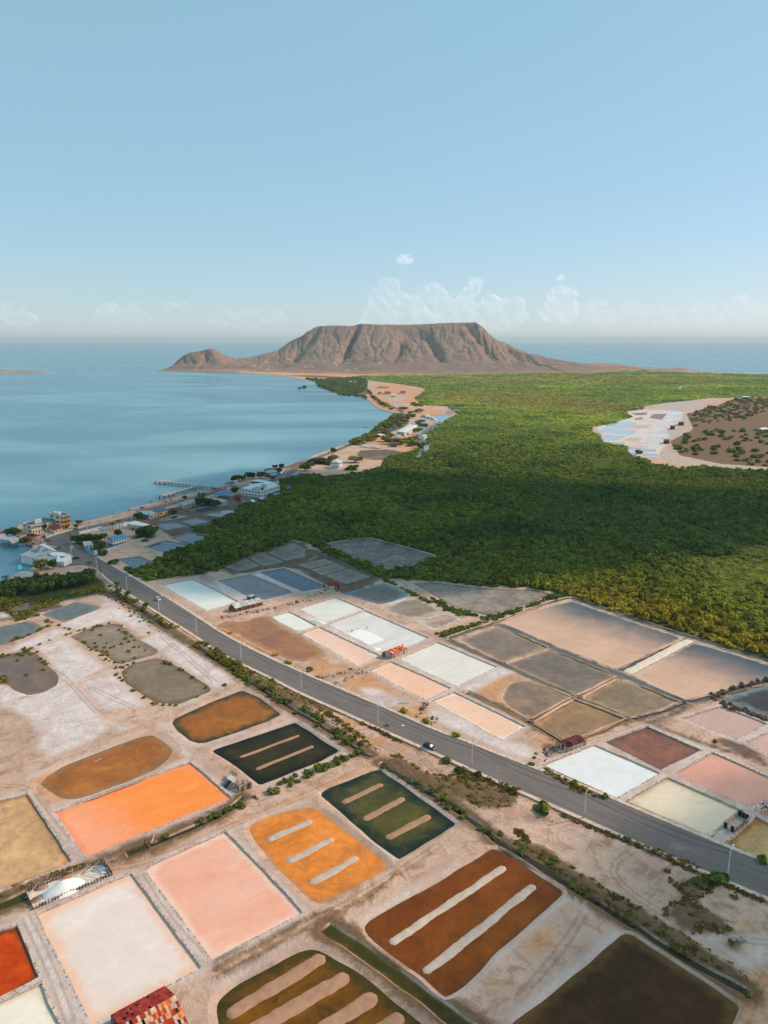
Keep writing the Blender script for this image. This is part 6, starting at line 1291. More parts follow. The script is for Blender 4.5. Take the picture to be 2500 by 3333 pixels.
canopy('thatched_pavilion', 'brown thatched pavilion on the shore', 'r', [(190,545),(300,492),(400,508),(395,530),(355,552)], 4.0, brown_r, 'pavilion')
bld('white_kiosk', 'tiny white kiosk next to the thatched pavilion', P3('r',(418,592)), P3('r',(462,585)), P3('r',(400,570)), 4.0, white, white_r, 'flat', floors=2, nR=1)
canopy('teal_house', 'grey roofed house with teal walls on the shore', 'r', [(1010,305),(1115,255),(1280,250),(1292,300),(1130,312)], 4.2, grey_r, 'house', walls=teal)
canopy('brown_house', 'brown roofed house behind the teal walled one', 'r', [(1010,245),(1110,212),(1280,215),(1285,240),(1100,250)], 4.2, brown_r, 'house')
canopy('blue_awning', 'light blue awning in front of the teal walled house', 'r', [(1120,345),(1220,315),(1290,325),(1280,355),(1180,365)], 3.2, sky_r, 'awning')
canopy('white_porch', 'white porch roof along the coast road', 'r', [(1350,300),(1460,228),(1475,238),(1400,320),(1370,335)], 3.2, white_r, 'porch')
bld('blue_roof_hut', 'small hut with a bright blue hipped roof alone in the mangroves', P3('r',(1500,705)), P3('r',(1585,688)), P3('r',(1470,680)), 3.0, white, bblue, 'hip', 1.6, 1, 1, 0)
canopy('blue_lean_to', 'light blue lean-to roof against the hotel block', 'r', [(1200,750),(1345,718),(1360,738),(1240,775)], 2.8, sky_r, 'lean-to')
canopy('thatched_hall', 'wide brown roofed hall beside the flame red tree', 'r', [(520,790),(645,772),(785,825),(640,866),(530,845)], 3.6, brown_r, 'hall', walls=conc)
bld('grey_shed', 'small grey shed between the brown hall and mangroves', P3('r',(972,936)), P3('r',(1045,910)), P3('r',(900,900)), 2.8, dark_r, grey_r, 'shed', .4, 1, 1, 1, cat='shed')
bld('pink_hut', 'little pinkish hut with scrap roof at the mangrove edge', P3('r',(790,978)), P3('r',(840,962)), P3('r',(738,945)), 2.4, M('pink_plaster', sc(176,128,118), .2, .6, .85), white_r, 'shed', .3, cat='hut')
canopy('boat_shed', 'white and dark canopy on the boat yard by the far road', 'k', [(1510,285),(1560,275),(1600,285),(1580,300),(1530,302)], 3.0, bblue, 'canopy')
# far buildings
bld('villa', 'white two storey villa alone beside the parking ground', P3('l',(478,890)), P3('l',(508,880)), P3('l',(425,882)), 7.0, white, white_r, 'hip', 2.0, 2, 2, 4, cat='villa')
t = canopy('marina_warehouse', 'long white stepped marina warehouse with six low gables', 'u', [(485,385),(590,325),(690,270),(820,276),(815,300),(720,345),(600,400)], 6.5, white_r, 'warehouse', walls=offw)
p0, p1 = np.array(W1('u',500,388,6.5)), np.array(W1('u',700,272,6.5)); dv = np.array(W1('u',600,398,6.5))-p0
for k in range(6):
    a_ = p0+(p1-p0)*(k/6); b_ = (p1-p0)/6; mb = MB(); V = [(*(a_), 6.52), (*(a_+b_), 6.52), (*(a_+b_+dv), 6.52), (*(a_+dv), 6.52), (*(a_+b_/2), 7.9), (*(a_+b_/2+dv), 7.9)]
    mesh_obj('roof_gable', V, [(0, 4, 1), (2, 5, 3), (0, 3, 5, 4), (1, 4, 5, 2), (0, 1, 2, 3)], white_r, t)
canopy('boat_rack', 'long grey blue roof over parked cars by the marina lane', 'u', [(240,392),(340,345),(440,302),(492,306),(400,355),(310,392)], 4.0, slate_r, 'carport')
canopy('shore_building', 'dark flat roofed building on the bay shore at the bridge', 'u', [(395,82),(430,58),(515,75),(470,128)], 5.0, slate_r, 'building', walls=dark_r)
canopy('white_carport', 'short white roof at the end of the carport', 'u', [(128,440),(150,422),(230,425),(262,435),(200,450)], 3.5, white_r, 'carport')
canopy('tarp_roof', 'sky blue tarpaulin roof among the marina trees', 'u', [(860,215),(900,208),(975,240),(960,262),(900,268)], 4.0, sky_r, 'shelter', walls=sky_r)
canopy('dark_hut', 'dark roofed hut in the trees beside the parking ground', 'u', [(380,575),(430,556),(535,572),(530,600),(390,600)], 4.0, dark_r, 'hut')
canopy('dock_canopy', 'flat white canopy on the dock before the warehouse', 'u', [(585,392),(740,388),(745,400),(590,406)], 4.0, white_r, 'canopy')
for lb, pp, m1 in (('small white building on the far clearing', [(895,316),(915,316),(917,324),(897,324)], white_r), ('dark shed on the far clearing, left of three', [(780,298),(810,298),(812,303),(782,303)], dark_r), ('dark shed on the far clearing, middle of three', [(832,294),(880,294),(882,302),(834,302)], dark_r), ('dark shed on the far clearing, right of three', [(955,290),(995,290),(997,297),(957,297)], dark_r),
    ('long pale building of the far marina', [(560,214),(620,216),(622,222),(562,220)], white_r), ('grey building at the end of the far marina', [(645,208),(680,209),(680,216),(646,215)], slate_r)):
    canopy('far_building', lb, 'l', pp, 5.0, m1, 'building', walls=offw)
for lb, pp, m1 in (('dark salt shed beside the white pans, nearest of the distant works', [(853,543),(895,541),(900,552),(858,554)], rust_r), ('dark salt shed of the distant works, second from the viewer', [(903,438),(935,436),(942,446),(908,447)], dark_r), ('dark salt shed of the distant works, farthest from the viewer', [(968,408),(1008,407),(1012,416),(972,417)], dark_r),
    ('grey farm building far off at the right edge', [(1400,222),(1440,212),(1465,225),(1440,236)], slate_r), ('long white building far off on the sandy track', [(1462,212),(1515,212),(1515,218),(1462,219)], white_r), ('white house in the far scrub at the right edge', [(1590,458),(1640,452),(1680,465),(1610,470)], white_r), ('brown hut on the orange track of the distant works', [(1188,280),(1225,278),(1230,288),(1192,290)], rust_r)):
    canopy('far_building', lb, 'o', pp, 5.0, m1, 'building', walls=dark_r)
for i, (t_, x, y) in enumerate((('m',740,374),('m',890,354),('m',906,362),('m',968,350),('m',665,398),('m',1215,398),('m',1205,380),('m',1010,410),('m',1062,413),('m',755,427),('m',1520,384),('m',1290,431),('m',1355,425),('n',60,384))):
    p_ = on_mountain(*PX(t_, [(x, y)])[0]); hh_ = bld('hill_house', 'small pale house scattered on the lower slope of the mountain', (p_.x, p_.y, 0), (p_.x+13, p_.y-2, 0), (p_.x+1, p_.y+9, 0), 4.2, white, white_r, 'hip', 1.8, group='houses on the mountain slope', door=False, nR=3)
    hh_.location.z = p_.z+.2
# ---- walls and boards
def wall_line(name, label, t_, pts, h, m, th=.25, pier=None, cat='wall'):
    L = W(t_, pts); t = thing(name, label, cat, (*L[0], 0))
    for i in range(len(L)-1):
        a, b = Vector((*L[i], 0)), Vector((*L[i+1], 0)); d = b-a; n_ = Vector((-d.y, d.x, 0)).normalized()*th
        MB().obox(a-n_/2-UP*.3, d, n_, UP*(h+.3)).build('wall_panel', m, t)
        if pier:
            k = max(1, int(d.length/pier))
            for j in range(k+1): MB().box(tuple(a+d*j/k-UP*.3), th*1.9, th*1.9, h+.55, math.atan2(d.y, d.x)).build('pier', m, t)
    return t
wall_line('boundary_wall', 'long grey block wall with piers around the blue roofed house', 'q', [(735,812),(1000,722),(1300,622),(1480,582)], 2.0, offw, pier=5)
wall_line('boundary_wall', 'white and teal wall along the coast road by the trees', 'q', [(235,470),(370,435),(500,405),(640,372),(740,395),(800,380),(1060,345),(1140,295)], 2.2, white, pier=9)
wall_line('boundary_wall', 'light blue wall in front of the small flat roofed house', 'q', [(325,745),(385,800),(515,868)], 2.2, sky_r)
wall_line('garden_wall', 'low cream balustrade wall in front of the hotel', 'p', [(925,560),(1080,510),(1200,470),(1340,425),(1570,375),(1659,345)], 1.0, cream, pier=4)
t = thing('advert_board', 'white advert board on the road corner by the ponds', 'sign', (*W1('q',545,905), 0)); a_ = P3('q',(515,900)); b_ = P3('q',(582,898)); MB().obox(a_+UP*1.0, b_-a_, (0, .15, 0), UP*3.4).build('board', white, t)
for p_ in (a_+(b_-a_)*.1, a_+(b_-a_)*.9): MB().tube(p_+Vector((0,.2,-.3)), p_+Vector((0,.2,1.2)), .1, .1, 6).build('leg', MAT_POST, t)
# ---- promenade furniture: round shades and posts
LP_ = 'round thatched sunshade on the promenade by the bay'
for x, y in ((130,575),(455,495),(560,470),(740,440),(330,530)):
    a = W1('k', x, y); t = thing('sunshade', LP_, 'sunshade', (*a, .18), 0, 'sunshades on the promenade'); MB().tube((0,0,0), (0,0,2.6), .1, .08, 6).build('pole', MAT_POST, t, True); MB().tube((0,0,2.2), (0,0,3.2), 2.2, .05, 12).build('shade', brown_r, t, True)
for x, y, c_ in ((262,560,sc(226,132,50)), (275,556,sc(70,180,200)), (322,548,sc(232,150,60)), (600,488,sc(60,110,160))):
    a = W1('k', x, y); t = thing('play_frame', 'playground frame in %s on the promenade' % {0:'orange',1:'turquoise',2:'amber',3:'blue'}[[262,275,322,600].index(x)], 'playground frame', (*a, .18)); m1 = M('paint_%d' % x, c_, .1, 1, .6)
    MB().box((0,0,0), 1.6, 1.6, 2.2).build('tower', m1, t, True); MB().tube((0,0,2.2), (0,0,3.4), 1.3, .05, 4).build('roof', m1, t, True); MB().obox((.8,-.4,1.8), (2.4,0,-1.7), (0,.8,0), (0,0,.12)).build('slide', m1, t, True)
# ================================================================== piers
MAT_DECK = M('pier_deck', sc(176,164,158), .2, .5, .9); MAT_PILE = M('pier_pile', sc(92,90,90), .25, 1, .9)
def pier(label, A, B, wd, head=None):
    A, B = Vector((*A, 0)), Vector((*B, 0)); d = B-A; u = d.normalized(); n_ = Vector((-u.y, u.x, 0)); t = thing('pier', label, 'pier', tuple(A)); z_ = 2.4
    MB().obox(A-n_*wd/2+UP*(z_-.5), d, n_*wd, UP*.5).build('deck', MAT_DECK, t)
    if head: MB().obox(B-n_*head[1]*head[2]+UP*(z_-.498), u*head[0], n_*head[1], UP*.5).build('deck_head', MAT_DECK, t)
    k = int(d.length/4.5)
    for i in range(k+1):
        c = A+d*(i/k)
        for s_ in (-.42, .42): MB().tube(c+n_*wd*s_-UP*2.5, c+n_*wd*s_+UP*(z_-.5), .32, .32, 7).build('pile', MAT_PILE, t)
        MB().obox(c-n_*wd*.5-u*.25+UP*(z_-.95), u*.5, n_*wd, UP*.44).build('cross_beam', MAT_PILE, t)
    if head:
        for a in (.1, .5, .9):
            for b in (.1, .9): p_ = B+u*head[0]*a+n_*head[1]*(b-head[2]); MB().tube(p_-UP*2.5, p_+UP*(z_-.5), .35, .35, 7).build('pile', MAT_PILE, t)
    return t
pier('long concrete pier on dark piles reaching out from the village shore', W1('v',1620,352,2.4), W1('v',330,200,2.4), 3.6, (15, 7, .55))
pier('side pier branching off the long pier, with a square head', W1('v',1090,296,2.4), W1('v',460,468,2.4), 2.6, (16, 8, .5))

# ================================================================== salt sheds
PAL = {'rust': [sc(168,58,34), sc(190,72,38), sc(206,96,48), sc(150,44,32), sc(222,134,72), sc(214,178,142), sc(184,62,34)],
       'red': [sc(150,36,34), sc(168,44,40), sc(130,34,32), sc(158,52,40), sc(178,62,48)], 'tin': [sc(176,178,176), sc(190,190,188), sc(160,164,166), sc(206,204,200)],
       'patch': [sc(176,64,36), sc(214,110,56), sc(204,170,140), sc(210,182,156), sc(198,162,132), sc(160,46,34), sc(208,190,170), sc(230,140,72), sc(176,176,178), sc(150,52,30)],
       'dark': [sc(92,34,34), sc(110,44,40), sc(78,36,36)]}
def pal_mats(k): return [M('sheet_%s_%d' % (k, i), c, .3, 1.2, .75, .2) for i, c in enumerate(PAL[k])]
MAT_PLANKS = [M('grey_plank', sc(140,132,128), .3, 2, .9), M('pale_plank', sc(196,176,160), .3, 2, .9), M('brown_plank', sc(136,92,66), .3, 2, .9), M('black_plank', sc(52,46,46), .3, 2, .9), M('white_plank', sc(206,198,192), .2, 2, .9)]
def sheet_piece(name, o, a, b, m, parent):
    n_ = a.cross(b).normalized(); n_ = n_ if n_.z > 0 else -n_; return MB().obox(o, a, b, n_*.05).build(name, m, parent)
def shed(name, label, C, Rr, L, eave, ridge, nx, ny, front, back, planks, miss=0.0, pitchw=.55, gapfrac=.0, cat='salt shed'):
    C, Rr, L = Vector(C), Vector(Rr), Vector(L); e, d = Rr-C, L-C; t = thing(name, label, cat, (C.x, C.y, 0))
    u, v_ = e.normalized(), d.normalized(); oe = -(d-u*d.dot(u)).normalized(); od = -(e-v_*e.dot(v_)).normalized()
    for s_ in (0, 1):
        for k in range(4): p_ = C+e*(k/3)+d*s_; MB().tube(p_-UP*.2, p_+UP*eave, .1, .1, 6).build('corner_post', MAT_PLANKS[3], t)
    def wall_planks(o, ax, h0, h1fn, out):
        n_ = max(3, int(ax.length/pitchw))
        for k in range(n_):
            if random.random() < gapfrac: continue
            w_ = ax.length/n_*random.uniform(.62, .96); h_ = h1fn((k+.5)/n_)*random.uniform(.93, 1.0)
            MB().obox(o+ax*(k/n_)-UP*.15, ax.normalized()*w_, out*random.uniform(.03, .07), UP*(h_+.15)).build('plank', MAT_PLANKS[random.choice(planks)], t)
    flat = lambda q_: eave
    gab = lambda q_: eave+(ridge-eave)*(1-abs(2*q_-1))
    wall_planks(C, e, 0, flat, oe); wall_planks(C+d, e, 0, flat, -oe); wall_planks(C, d, 0, gab, od); wall_planks(C+e, d, 0, gab, -od)
    MB().obox(C+e*.02+d*.02, e*.96, d*.96, UP*.04).build('floor', MAT_PLANKS[3], t)
    RA, RB = C+d/2+UP*ridge, C+e+d/2+UP*ridge
    MB().tube(RA, RB, .07, .07, 6).build('ridge_beam', MAT_PLANKS[2], t)
    for k in range(5):
        for q0 in (C+e*(k/4)+UP*eave, C+d+e*(k/4)+UP*eave): MB().tube(q0, C+d/2+e*(k/4)+UP*(ridge-.05), .05, .05, 5).build('rafter', MAT_PLANKS[2], t)
    for sgn, pal in ((0, front), (1, back)):
        ms = pal_mats(pal); lo_ = C+UP*eave if not sgn else C+d+UP*eave; hi = RA; down = (lo_-hi); n_ = e.cross(down).normalized(); n_ = n_ if n_.z > 0 else -n_
        for j in range(ny):
            i = 0
            while i < nx:
                sp_ = 1
                if random.random() < miss: i += 1; continue
                a = e/nx*sp_; b = down/ny
                o = hi+down*(j/ny)+e*(i/nx)+n_*(.06+.03*(ny-j)/ny+random.uniform(0, .03))-down.normalized()*.06
                sheet_piece('roof_sheet', o, a*random.uniform(.97, 1.03), b*random.uniform(1.05, 1.15), random.choice(ms), t); i += sp_
    return t
A1, A2, A3 = P3('A0',(1490,800),2.2), P3('A0',(1090,165),2.2), P3('A0',(120,690),2.2); CA = A1.copy(); CA.z = 0; RA_ = CA+(A3-A2); LA = CA+(A2-A1); RA_.z = LA.z = 0
shed('salt_shed', 'big salt shed roofed with patched red, orange and tan sheets, at the bottom edge', CA, RA_, LA, 2.2, 4.2, 21, 5, 'patch', 'red', (0, 1, 2, 3), .07, .6, .1)
shed('salt_shed', 'plank salt shed with a rust orange sheet roof among the white pans', P3('F0',(690,820)), P3('F0',(1340,560)), P3('F0',(312,722)), 1.9, 3.4, 10, 3, 'rust', 'tin', (1, 1, 2, 4, 2), .0, .5)
shed('salt_shed', 'long plank salt shed with a silver tin roof', P3('G0',(192,468)), P3('G0',(560,376)), P3('G0',(105,440)), 2.1, 3.9, 12, 2, 'tin', 'tin', (2, 2, 3, 2), .0, .55)
shed('salt_shed', 'small plank salt shed with a dark red roof beside the slate blue pan', P3('G0',(1445,168)), P3('G0',(1588,146)), P3('G0',(1388,138)), 2.2, 3.6, 6, 2, 'red', 'red', (1, 3, 4), .0, .6)
shed('salt_shed', 'little dark shed hidden behind the long tin roofed one', P3('G0',(372,300)), P3('G0',(455,285)), P3('G0',(350,288)), 1.6, 2.4, 3, 1, 'tin', 'tin', (3, 0), .0, .8)
D1, D2 = P3('D0',(545,885)), P3('D0',(1355,590)); dd = (D2-D1); dn = Vector((-dd.y, dd.x, 0)).normalized()*4.6
shed('salt_shed', 'collapsed plank salt store with broken dark red sheets by the blank white pan', D1, D2, D1+dn, 1.75, 2.5, 9, 2, 'dark', 'dark', (0, 1, 4, 0), .38, .62, .12)
MAT_SALT = M('salt_heap', sc(236,234,232), .06, 1.5, .7, .2)
def heap(name, label, c, rx, ry, h, rz=0, n=26, parent=None):
    V = [(0, 0, h)]; F = []
    for j in range(1, 6):
        for k in range(n):
            a = 2*math.pi*k/n; q_ = j/5; rr = 1+.14*noise.noise((math.cos(a)*1.7, math.sin(a)*1.7, j*.4+c[0])); V.append((math.cos(a)*rx*q_*rr, math.sin(a)*ry*q_*rr, h*(1-q_**1.15)-.1*(j == 5)))
    for k in range(n): F.append((0, 1+k, 1+(k+1) % n))
    for j in range(4):
        for k in range(n): F.append((1+j*n+k, 1+(j+1)*n+k, 1+(j+1)*n+(k+1) % n, 1+j*n+(k+1) % n))
    o = mesh_obj(name, V, F, MAT_SALT, None, None, True); o.location = c; o.rotation_euler = (0, 0, rz); return tag(o, label, 'salt heap')
# roofless store with the salt heap
B1, B2, B4 = P3('B0',(235,885)), P3('B0',(1490,335)), P3('B0',(150,590)); e_ = B2-B1; u_ = e_.normalized(); n_ = Vector((-u_.y, u_.x, 0)); wd = 7.5; ang = math.atan2(u_.y, u_.x)
t = thing('salt_store', 'roofless salt store of low planks and dark posts beside the broad pale pan', 'salt store', tuple(B1))
MB().obox(B1+UP*.03, e_, n_*wd, UP*.05).build('salt_floor', M('salted_floor', sc(214,198,186), .2, .7, .85), t)
for side in (0, 1):
    for k in range(27):
        p_ = B1+e_*(k/26)+n_*wd*side; h_ = random.uniform(.9, 1.35) if not side else random.uniform(.5, 1.5); MB().tube(p_-UP*.2-n_*.06, p_+UP*h_+u_*random.uniform(-.1, .1), .09, .07, 5).build('post', MAT_PLANKS[3], t)
    for k in range(13):
        for r_ in range(3):
            if random.random() < (.08 if not side else .45): continue
            MB().obox(B1+e_*(k/13)+n_*wd*side+UP*(.06+.28*r_)+n_*random.uniform(0, .04), e_/13*.97, n_*.06, UP*.24).build('plank', MAT_PLANKS[random.choice((0, 0, 1, 2))], t)
for s_ in (0, 1):
    for k in range(8): MB().obox(B1+e_*s_+n_*wd*(k/8)+u_*.05*s_, n_*wd/8*.9, u_*.06, UP*random.uniform(.7, 1.1)).build('plank', MAT_PLANKS[random.choice((0, 2, 3))], t)
q0 = B1+e_*.86
for s_ in (0, 1):
    p0, p1, p2 = q0+e_*.11*s_, q0+e_*.11*s_+n_*wd, q0+e_*.11*s_+n_*wd*.5+UP*3.0
    MB().tube(p0, p2, .1, .09, 6).build('gable_frame', MAT_PLANKS[0], t); MB().tube(p1, p2, .1, .09, 6).build('gable_frame', MAT_PLANKS[0], t)
MB().tube(q0+n_*wd*.5+UP*3.0, q0+e_*.11+n_*wd*.5+UP*3.0, .09, .09, 6).build('ridge_beam', MAT_PLANKS[2], t)
for k in range(5): MB().obox(q0+e_*.11+u_*.03+n_*(wd*.12+k*1.1)+UP*.0, n_*.9, u_*.05, UP*(3.0-abs(k-2.2)*.9)).build('plank', MAT_PLANKS[random.choice((0, 3))], t)
heap('salt_heap', 'big bright salt heap inside the roofless store', tuple(P3('B0',(735,560))), 5.6, 3.2, 2.9, ang)
heap('salt_heap', 'small salt heap in the shaded gable end of the roofless store', tuple(P3('B0',(1340,265))), 1.6, 1.4, 1.0, ang)
tag(MB().tube(P3('B0',(110,700)), P3('B0',(340,500))+UP*1.2, .12, .08, 6).build('timber_pole', MAT_PLANKS[1]), 'pale timber pole leaning across the left end of the salt store', 'pole')
heap('salt_heap', 'small white salt heap with a shaded face beside the rust roofed shed', tuple(V3('h',1080,655)), 2.9, 1.7, 1.3, .3)
heap('salt_heap', 'long low salt heap on the dike below the grey white pan', tuple(V3('h',690,462)), 6.5, 2.0, 1.0, -.62)
# ruined hut
C_, R_, L_ = P3('C0',(770,742),2.0), P3('C0',(1105,612),2.0), P3('C0',(592,602),2.0)
for p_ in (C_, R_, L_): p_.z = 0
e_, d_ = R_-C_, L_-C_; u_, v_ = e_.normalized(), d_.normalized(); F_ = C_+e_+d_
t = thing('ruined_hut', 'roofless ruined plank hut with leaning boards beside the bright orange pan', 'ruined hut', tuple(C_))
for a, b, hh in ((C_, e_, 2.1), (C_, d_, 2.0), (C_+e_, d_, 1.8), (C_+d_, e_, 2.2)):
    k = int(b.length/.5)
    for i in range(k):
        if random.random() < .1: continue
        MB().obox(a+b*(i/k)-UP*.1, b/k*random.uniform(.6, .95), UP.cross(b).normalized()*.07, UP*(hh*random.uniform(.75, 1.05)+.1)).build('plank', MAT_PLANKS[random.choice((0, 0, 1, 4, 2, 3))], t)
for s_ in (.2, .5, .8): MB().tube(C_+d_*s_+UP*2.0-u_*.3, C_+e_+d_*s_+UP*random.uniform(1.8, 2.1), .08, .08, 5).build('beam', MAT_PLANKS[1], t)
q1, q2, q3 = C_+d_+UP*2.0, P3('C0',(770,285),0), P3('C0',(700,400),2.2)
MB().obox(C_+d_*.9+UP*.05, -u_*.9+UP*3.1+v_*.9, v_*.28, u_*.12).build('leaning_board', MAT_PLANKS[4], t); MB().obox(C_+d_*1.3+UP*1.6, u_*2.2+UP*1.2, v_*.3, UP*.1).build('leaning_board', MAT_PLANKS[4], t)
Q0 = P3('C0',(430,870)); Q1 = P3('C0',(590,640),1.8); Q2 = P3('C0',(360,500),1.8)
for i in range(7):
    a = Q1+(Q2-Q1)*(i/7); b = Q0+(P3('C0',(190,710))-Q0)*(i/7); MB().obox(a, (Q2-Q1)/7*.92, b-a, (a-b).cross(Q2-Q1).normalized()*.06).build('fallen_wall_board', MAT_PLANKS[random.choice((0, 0, 3))], t)
for i in range(6): a = Q1+(P3('C0',(690,330),1.9)-Q1)*(i/6); MB().obox(a, (P3('C0',(690,330),1.9)-Q1)/6*.9, (Q2-Q1)*random.uniform(.7, 1.0), UP*.06).build('roof_board', MAT_PLANKS[random.choice((0, 4, 2))], t)
# open timber bin
C_, R_, L_ = P3('E0',(572,1475)), P3('E0',(1040,1085)), P3('E0',(245,1295)); e_, d_ = R_-C_, L_-C_; u_, v_ = e_.normalized(), d_.normalized(); oe = Vector((u_.y, -u_.x, 0))
t = thing('timber_bin', 'open topped timber bin with black end walls by the yellow ochre pan', 'timber bin', tuple(C_))
k = 9
for i in range(k):
    MB().obox(C_+e_*(i/k)+UP*.02, e_/k*.86, -oe*.07, UP*2.0+oe*.5).build('wall_board', MAT_PLANKS[random.choice((0, 4, 1))], t); MB().obox(C_+e_*(i/k+.9/k)-UP*.1+oe*.04, u_*.12, -oe*.2, UP*2.1+oe*.5).build('strut', MAT_PLANKS[3], t)
for i in range(3): MB().obox(C_+d_+UP*(.05+.6*i), e_*.98, v_*.07, UP*.56).build('wall_board', MAT_PLANKS[random.choice((1, 4))], t)
for s_ in (0, 1):
    for a, w_ in ((0, .34), (.36, .28), (.66, .34)):
        if not s_ and a == .36: MB().obox(C_+d_*a+UP*.02-u_*.01, d_*w_, -u_*.06, UP*1.0).build('door_board', MAT_PLANKS[1], t); continue
        MB().obox(C_+e_*s_*.985+d_*a+UP*.02, d_*w_, -u_*.06, UP*1.95).build('end_wall', MAT_PLANKS[3], t)
MB().obox(C_+e_*.02+d_*.06+UP*.02, e_*.95, d_*.9, UP*.1).build('floor', MAT_PLANKS[1], t)
# wire fence and wreckage at the right edge
t = thing('wire_fence', 'sagging post and wire fence at the right edge behind the timber bin', 'fence', tuple(P3('E0',(1250,785))))
pp = [(1250,785),(1440,870),(1525,920),(1600,945),(1760,1010)]
for x, y in pp: a = P3('E0',(x, y)); MB().tube(a-UP*.2, a+UP*2.0+Vector((.15,0,0)), .07, .05, 5).build('post', MAT_PLANKS[3], t)
a = P3('E0',(1500,580)); MB().tube(a-UP*.2, a+UP*2.1, .07, .05, 5).build('post', MAT_PLANKS[3], t)
for h_ in (.5, 1.0, 1.5): MB().path([P3('E0', q_)+UP*h_ for q_ in pp], .025, 4).build('wire', MAT_PLANKS[3], t)
t = thing('timber_wreck', 'heap of fallen dark timbers at the right edge', 'timber heap', tuple(P3('E0',(1600,640))))
for i in range(14):
    a = P3('E0',(random.uniform(1500,1760), random.uniform(540,760))); MB().tube(a+UP*random.uniform(0,.3), a+Vector((random.uniform(-2.5,2.5), random.uniform(-1,1), random.uniform(0,.8))), .1, .08, 5).build('timber', MAT_PLANKS[random.choice((2,3,3))], t)

# ================================================================== rocks in rows
MAT_ROCK = M('rock', sc(172,158,146), .4, 1.5, .95, .1); MAT_ROCKD = M('dark_rock', sc(96,80,70), .4, 1.5, .95, .1); ROCK = []
for i in range(5):
    bm = bmesh.new(); bmesh.ops.create_icosphere(bm, subdivisions=1, radius=1)
    for v in bm.verts: v.co *= 1+.35*noise.noise(v.co*1.3+Vector((i*9, 0, 0))); v.co.z *= .7
    for mm in (MAT_ROCK, MAT_ROCKD):
        me = bpy.data.meshes.new('rock'); bm.to_mesh(me); me.materials.append(mm); ROCK.append(me)
    bm.free()
def rocks(t_, line, n, spread, sz, label, group, dark=.2):
    L = np.array(W(t_, line)); seg = np.linalg.norm(np.diff(L, axis=0), axis=1)
    for k in range(n):
        i = random.choices(range(len(seg)), seg)[0]; p_ = L[i]+(L[i+1]-L[i])*random.random()+rng.normal(0, spread, 2); s_ = random.uniform(*sz)
        o = link(bpy.data.objects.new('boulder', ROCK[random.randrange(5)*2+(random.random() < dark)])); o.location = (p_[0], p_[1], s_*.2); o.rotation_euler = (random.uniform(-.4,.4), random.uniform(-.4,.4), random.uniform(0,6)); o.scale = (s_, s_*random.uniform(.7,1.1), s_); tag(o, label, 'boulder', group)
rocks('h', [(485,350),(560,330),(640,312)], 26, .8, (.5, 1.2), 'grey boulder in the short row across the track from the long tin roofed shed', 'boulders across from the tin shed')
rocks('h', [(640,295),(700,272),(745,255)], 18, .7, (.5, 1.1), 'pale boulder in the row below the small red roofed shed', 'boulders below the red roofed shed')
rocks('h', [(20,440),(120,425),(250,400),(340,382),(440,370)], 46, .8, (.5, 1.2), 'pale boulder in the long row in front of the long tin roofed shed', 'boulders before the tin shed')
rocks('h', [(690,840),(780,835),(850,810),(930,788)], 32, .7, (.4, 1.0), 'boulder in the upper row along the orange track to the road', 'boulders along the upper track side')
rocks('h', [(800,888),(880,855),(950,822),(1010,800)], 26, .7, (.4, 1.0), 'boulder in the lower row along the orange track to the road', 'boulders along the lower track side')
rocks('e', [(1425,80),(1405,110),(1380,140),(1365,160)], 20, .6, (.4, .9), 'dark boulder in the row pointing to the road by the motorcycle', 'boulders by the far pavement', .7)
rocks('e', [(1425,195),(1465,180),(1490,190)], 16, 1.2, (.3, .7), 'small stone in the rubble patch beside the olive bush', 'rubble by the far pavement', .3)
rocks('f', [(520,330),(560,310),(620,285)], 22, 1.2, (.3, .8), 'brown stone in the rubble at the end of the collapsed plank store', 'rubble by the collapsed store', .6)
rocks('g', [(760,300),(860,380),(980,470),(1100,540)], 34, 1.0, (.4, .9), 'dark stone on the ridge between ditch and white flat', 'stones on the ditch ridge', .7)
rocks('e', [(560,90),(760,200),(930,330),(1060,395)], 30, 1.3, (.3, .8), 'dark stone on the bank between ditch and pavement', 'stones on the roadside bank', .7)
rocks('i', [(1385,562),(1440,525),(1550,498),(1659,468)], 34, .9, (.6, 1.3), 'black boulder on the rubble bank, upper side of the dark pool', 'black boulders above the dark pool', 1.0)
rocks('i', [(1390,570),(1480,605),(1570,635),(1659,668)], 34, .9, (.6, 1.3), 'black boulder on the rubble bank, lower side of the dark pool', 'black boulders below the dark pool', 1.0)
# ================================================================== street lamps and cables
MAT_POLE = M('pole_concrete', sc(206,204,202), .1, 1.5, .7); MAT_OCHRE = M('ochre_paint', sc(222,150,40), .15, 2, .7); MAT_LAMP = M('lamp_housing', sc(220,222,222), .05, 2, .4); MAT_CABLE = M('black_cable', (.012,.012,.014), .1, 1, .6)
def lamp(label, base, ang):
    t = thing('street_lamp', label, 'street lamp', (*base, .1), ang)
    MB().tube((0,0,1.75), (0,0,8.9), .19, .12, 9).build('pole', MAT_POLE, t, True); MB().tube((0,0,-.3), (0,0,1.752), .215, .2, 9).build('painted_base', MAT_OCHRE, t, True)
    MB().path([Vector((0,0,8.1)), Vector((.7,0,8.55)), Vector((1.5,0,8.7)), Vector((2.1,0,8.72))], .06, 6).build('arm', MAT_POLE, t, True)
    MB().obox((2.0,-.22,8.62), (.95,0,.05), (0,.44,0), (0,0,.16)).build('lamp_head', MAT_LAMP, t, True)
    MB().obox((-.9,-.06,8.35), (1.5,0,0), (0,.12,0), (0,0,.12)).build('crossarm', MAT_PLANKS[0], t, True)
    for x in (-.8, -.4, .4): MB().tube((x,0,8.47), (x,0,8.68), .06, .05, 6).build('insulator', MAT_LAMP, t, True)
    return t
